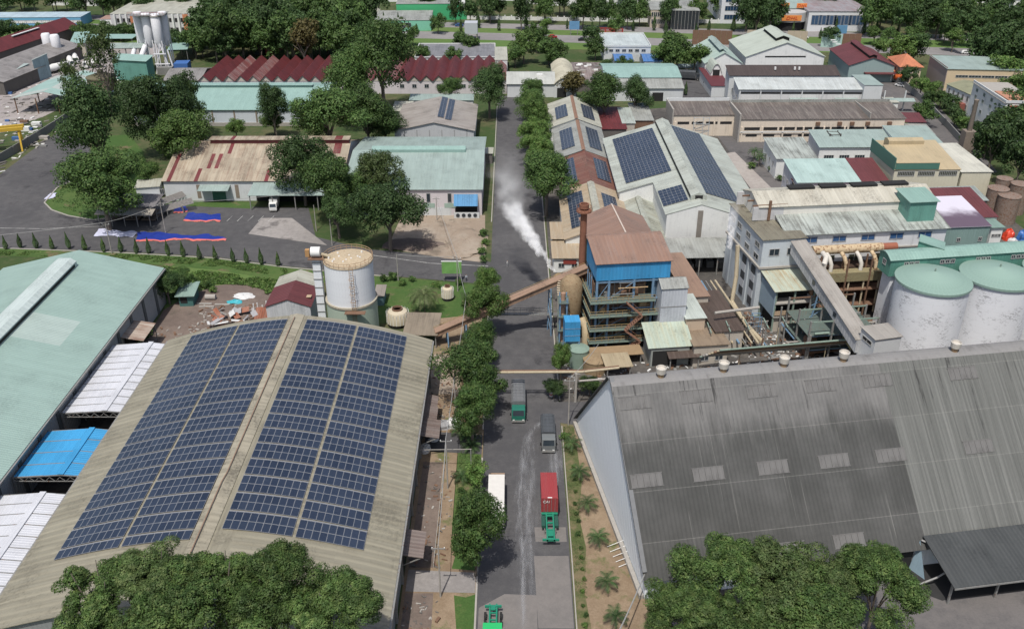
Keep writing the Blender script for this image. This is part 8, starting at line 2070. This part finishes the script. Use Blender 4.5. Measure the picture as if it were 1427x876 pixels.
for k,(x,y,rz) in enumerate(((285,424,0.1),(310,425,0.05),(288,428,-0.1))): tag(MB().box(-1.6,-0.2,0.02,1.6,0.2,0.25).build('concrete_beam', CONC),'loose concrete beam lying on the earth yard','beam','loose concrete beams').location=(*P(x,y)[:2],0.03)
for k in range(4):
    y=118.5+k*0; 
fence=empty('bed_fence',(-10.9,97,0),0,'low fence along the earth bed beside the solar shed','fence')
for k in range(12): MB().box(-0.06,k*2.15-0.06,0,0.06,k*2.15+0.06,1.0).build('post', CONC, fence)
MB().box(-0.03,0,0.85,0.03,23.7,0.93).build('rail', CONC, fence)
cp=empty('cross_pipe',(-10,118.6,0),0,'thin pale pipe crossing from the solar shed to the roadside trees','pipe'); MB().tube([(-4.6,0,4.2),(3.6,0.2,4.2)],0.06,6).build('pipe', CONC, cp); MB().box(3.4,0.1,0,3.55,0.25,4.2).build('post', STEEL, cp)
# three sausage-like tanks in the cement yard
for k in range(3):
    p=P(66+k*9,104-k*3); o=empty('cement_trailer',(p.x,p.y,0),0.9,['white rounded cement trailer nearest the mint canopy','white rounded cement trailer in the middle of three','white rounded cement trailer nearest the mixers'][k],'trailer'); MB().tube([(-4.5,0,1.9),(-3.8,0,1.9),(3.8,0,1.9),(4.5,0,1.9)],1.2,16,rs=[0.7,1.2,1.2,0.7]).build('tank', WHITEP, o, True); chassis(o,-1,1); [obj_from(WHEEL,'wheel',o,(x_,s,0.5),(0,0,pi/2)) for x_ in (2.4,3.6) for s in (-0.9,0.9)]
random.seed(41)
for k in range(26):
    p=P(random.uniform(-5,62),random.uniform(166,205) if k<15 else random.uniform(100,135)); s=random.uniform(.6,1.8); tag(MB().box(-s,-s*.5,0,s,s*.5,s*random.uniform(.3,.9)).build('yard_crate', random.choice([CONC,WHITEP,RUSTST,plain('crate_blue',(0.06,0.13,0.3),0.7,0.2),STEEL])),'loose crate or block stacked in the cement yard','crate','loose crates in the cement yard').location=(p.x,p.y,0.03)
tg=lump('red_machine','bright red sheeted machine beside the rust-streaked tanks','machine',P(1404,333),1.6,1.4,2.6,paint('machine_red',(0.55,0.05,0.02)),12); lump('blue_drum','blue plastic tank near the red sheeted machine','drum',P(1424,334),1.4,1.4,2.4,paint('drum_blue',(0.04,0.14,0.4)),13); lump('white_bags','white bags beside the red sheeted machine','bags',P(1411,337),1.2,1,1.0,WB,14)
# loose litter too small to pick apart: one mesh for each place
def litter(label, polys, n, mat, seed, smin, smax):
    rnd_ = random.Random(seed); m = MB()
    for _ in range(n):
        x0,y0,x1,y1 = rnd_.choice(polys); x, y = rnd_.uniform(x0,x1), rnd_.uniform(y0,y1); a = rnd_.uniform(0,pi); l, w_ = rnd_.uniform(smin,smax), rnd_.uniform(smin,smax)*0.4; h = rnd_.uniform(0.05,0.3)*min(1,l)
        ca, sa = cos(a), sin(a); q = [(x+ca*dx*l-sa*dy*w_, y+sa*dx*l+ca*dy*w_) for dx,dy in ((-.5,-.5),(.5,-.5),(.5,.5),(-.5,.5))]
        m.prism(q,0.03,0.06+h)
    return tag(m.build('litter', mat),label,'litter',None,'stuff')
STRIP=[(-14.2,80,-9.6,92),(-14.2,97,-9.2,122),(-14.2,130,-9,140),(-14.6,140,-9,160)]
litter('pale scraps strewn on the earth strip beside the solar shed', STRIP, 60, CONC, 1, 0.2, 0.7); litter('brown planks and scraps strewn beside the solar shed', STRIP, 70, RUSTST, 2, 0.3, 1.0); litter('dark rubble strewn beside the solar shed', STRIP, 160, DKW, 3, 0.2, 0.7)
PLY=[(10,140,50,152),(30,150,52,166),(50,145,60,168)]
litter('rusty scraps strewn over the plant yard', PLY, 260, RUSTST, 4, 0.3, 1.6); litter('pale scraps strewn over the plant yard', PLY, 200, WHITEP, 5, 0.2, 1.0); litter('dark machine parts strewn over the plant yard', PLY, 240, STEEL, 6, 0.3, 1.5)
ERY=[(-72,152,-52,166),(-66,160,-50,176)]
litter('pale scraps strewn over the earth yard', ERY, 160, CONC, 7, 0.2, 1.0); litter('rusty scraps strewn over the earth yard', ERY, 140, RUSTST, 8, 0.3, 1.2)
CMY=[(-190,250,-150,300),(-200,300,-150,380)]
litter('blocks and sacks strewn over the cement yard', CMY, 260, CONC, 9, 0.6, 2.6); litter('dark stacks strewn over the cement yard', CMY, 240, DKW, 10, 0.8, 3.0); litter('white sacks strewn over the cement yard', CMY, 160, WHITEP, 11, 0.6, 2.0)
# ------------------------------------------------------------------ people
def person(label, p, rz, top, trousers, h=1.68):
    me = bpy.data.meshes.new('body'); s = h/1.7
    vs = [(0,0,.95),(0,.01,1.2),(0,.01,1.42),(0,0,1.52),(0,-.02,1.63),(-.1,0,.9),(-.12,-.03,.5),(-.12,.02,.08),(-.12,-.12,.04),(.1,0,.9),(.13,.06,.5),(.14,.12,.08),(.14,-.02,.04),(-.19,.01,1.38),(-.25,.03,1.1),(-.24,-.06,.86),(-.24,-.08,.78),(.19,.01,1.38),(.26,.02,1.1),(.26,-.08,.88),(.26,-.1,.8)]
    es = [(0,1),(1,2),(2,3),(3,4),(0,5),(5,6),(6,7),(7,8),(0,9),(9,10),(10,11),(11,12),(2,13),(13,14),(14,15),(15,16),(2,17),(17,18),(18,19),(19,20)]
    rs = [.15,.145,.15,.055,.10,.10,.065,.045,.04,.10,.065,.045,.04,.07,.045,.035,.04,.07,.045,.035,.04]
    me.from_pydata([(x*s,y*s,z*s) for x,y,z in vs],es,[]); o = bpy.data.objects.new('person',me); COL.objects.link(o); o.location=(p.x,p.y,0.05); o.rotation_euler=(0,0,rz)
    md = o.modifiers.new('skin','SKIN'); 
    for i,sv in enumerate(me.skin_vertices[0].data): sv.radius=(rs[i]*s,rs[i]*s*0.85); sv.use_root=(i==0)
    o.modifiers.new('sub','SUBSURF').levels=1; o.modifiers['sub'].render_levels=1
    t=NT('clothes_'+label[:12]); ob=t.objc(); sep=t.n('ShaderNodeSeparateXYZ'); t.l(ob,sep.inputs[0]); z=sep.outputs[2]
    c=t.mix(t.math('GREATER_THAN',z,0.93*s),trousers,top); c=t.mix(t.math('GREATER_THAN',z,1.47*s),c,(0.36,0.22,0.15)); c=t.mix(t.math('GREATER_THAN',z,1.66*s),c,(0.02,0.015,0.012)); me.materials.append(t.done(c,0.8))
    return tag(o,label,'person')
person('person in a pale shirt and dark trousers standing by the street junction', P(650,392), 0.6, (0.42,0.45,0.5), (0.03,0.035,0.06))
person('person in white clothes walking on the road near the plume', P(707,372), 1.2, (0.6,0.6,0.58), (0.35,0.35,0.36))
# ------------------------------------------------------------------ steam
def steam(label, a, b, r0, r1, dens, seed, nscale=0.55, lo=0.36, hi=0.7, bend=V(0,0,0)):
    """cone of drifting vapour from a to b; density fades towards its rim and its far end"""
    a, b = Vector(a), Vector(b); L_ = (b-a).length; d = (b-a).normalized()
    ctr = (a+b)/2
    m = MB(); m.tube([a+d*(L_*k/8)-ctr for k in range(9)],1,16,rs=[1.25*(r0+(r1-r0)*k/8) for k in range(9)])
    o = m.build('steam_plume', None); o.location = ctr; tag(o,label,'steam',None,'stuff')
    t = NT('steam_%d' % seed); t.t.nodes.remove(t.b)
    pv = t.n('ShaderNodeVolumePrincipled')
    ob = t.pos()
    ns = t.n('ShaderNodeTexNoise'); t.l(ob, ns.inputs['Vector']); ns.inputs['Scale'].default_value = nscale; ns.inputs['Detail'].default_value = 4
    dis = t.n('ShaderNodeVectorMath', operation='SUBTRACT'); t.l(ns.outputs['Color'], dis.inputs[0]); dis.inputs[1].default_value = (0.5,0.5,0.5)
    ds = t.n('ShaderNodeVectorMath', operation='SCALE'); t.l(dis.outputs[0], ds.inputs[0]); ds.inputs[3].default_value = r1*0.9
    rel = t.n('ShaderNodeVectorMath', operation='ADD'); t.l(ob, rel.inputs[0]); t.l(ds.outputs[0], rel.inputs[1])
    r2 = t.n('ShaderNodeVectorMath', operation='SUBTRACT'); t.l(rel.outputs[0], r2.inputs[0]); r2.inputs[1].default_value = a
    dt = t.n('ShaderNodeVectorMath', operation='DOT_PRODUCT'); t.l(r2.outputs[0], dt.inputs[0]); dt.inputs[1].default_value = d
    tt = dt.outputs['Value']
    al = t.n('ShaderNodeVectorMath', operation='SCALE'); al.inputs[0].default_value = d; t.l(tt, al.inputs[3])
    pe = t.n('ShaderNodeVectorMath', operation='SUBTRACT'); t.l(r2.outputs[0], pe.inputs[0]); t.l(al.outputs[0], pe.inputs[1])
    ln = t.n('ShaderNodeVectorMath', operation='LENGTH'); t.l(pe.outputs[0], ln.inputs[0])
    fr_ = t.math('DIVIDE', tt, L_, clamp=True)
    rad = t.math('MULTIPLY_ADD', fr_, r1-r0, r0)
    q = t.math('DIVIDE', ln.outputs['Value'], rad)
    fall = t.ramp(q, 0.25, 1.0, 1.0, 0.0)
    endf = t.math('MULTIPLY', t.ramp(fr_, 0.45, 1.0, 1.0, 0.0), t.ramp(fr_, 0.0, 0.03))
    nz = t.ramp(ns.outputs['Fac'], lo, hi, 0.25, 1.0)
    thin = t.math('DIVIDE', 1.0, t.math('MULTIPLY_ADD', fr_, 2.2, 0.6))
    den = t.math('MULTIPLY', t.math('MULTIPLY', fall, endf), t.math('MULTIPLY', nz, t.math('MULTIPLY', thin, dens)))
    t.l(den, pv.inputs['Density']); pv.inputs['Color'].default_value = (1,1,1,1); pv.inputs['Anisotropy'].default_value = -0.35
    t.l(pv.outputs[0], t.out.inputs['Volume']); o.data.materials.append(t.m); return o
steam('white steam jet blowing from the conveyor head across the road', P(774.5,381,9.0), P(700,272,18.5), 0.18, 3.4, 4.0, 1)
steam('thin drifting steam above the road beyond the jet', P(726,318,14.5), P(700,205,27), 1.5, 6.5, 0.2, 2, 0.25)
steam('small steam column beside the grey process building', P(1016,348,12.5), P(1025,280,21.5), 0.5, 1.6, 3.0, 3, 0.8)
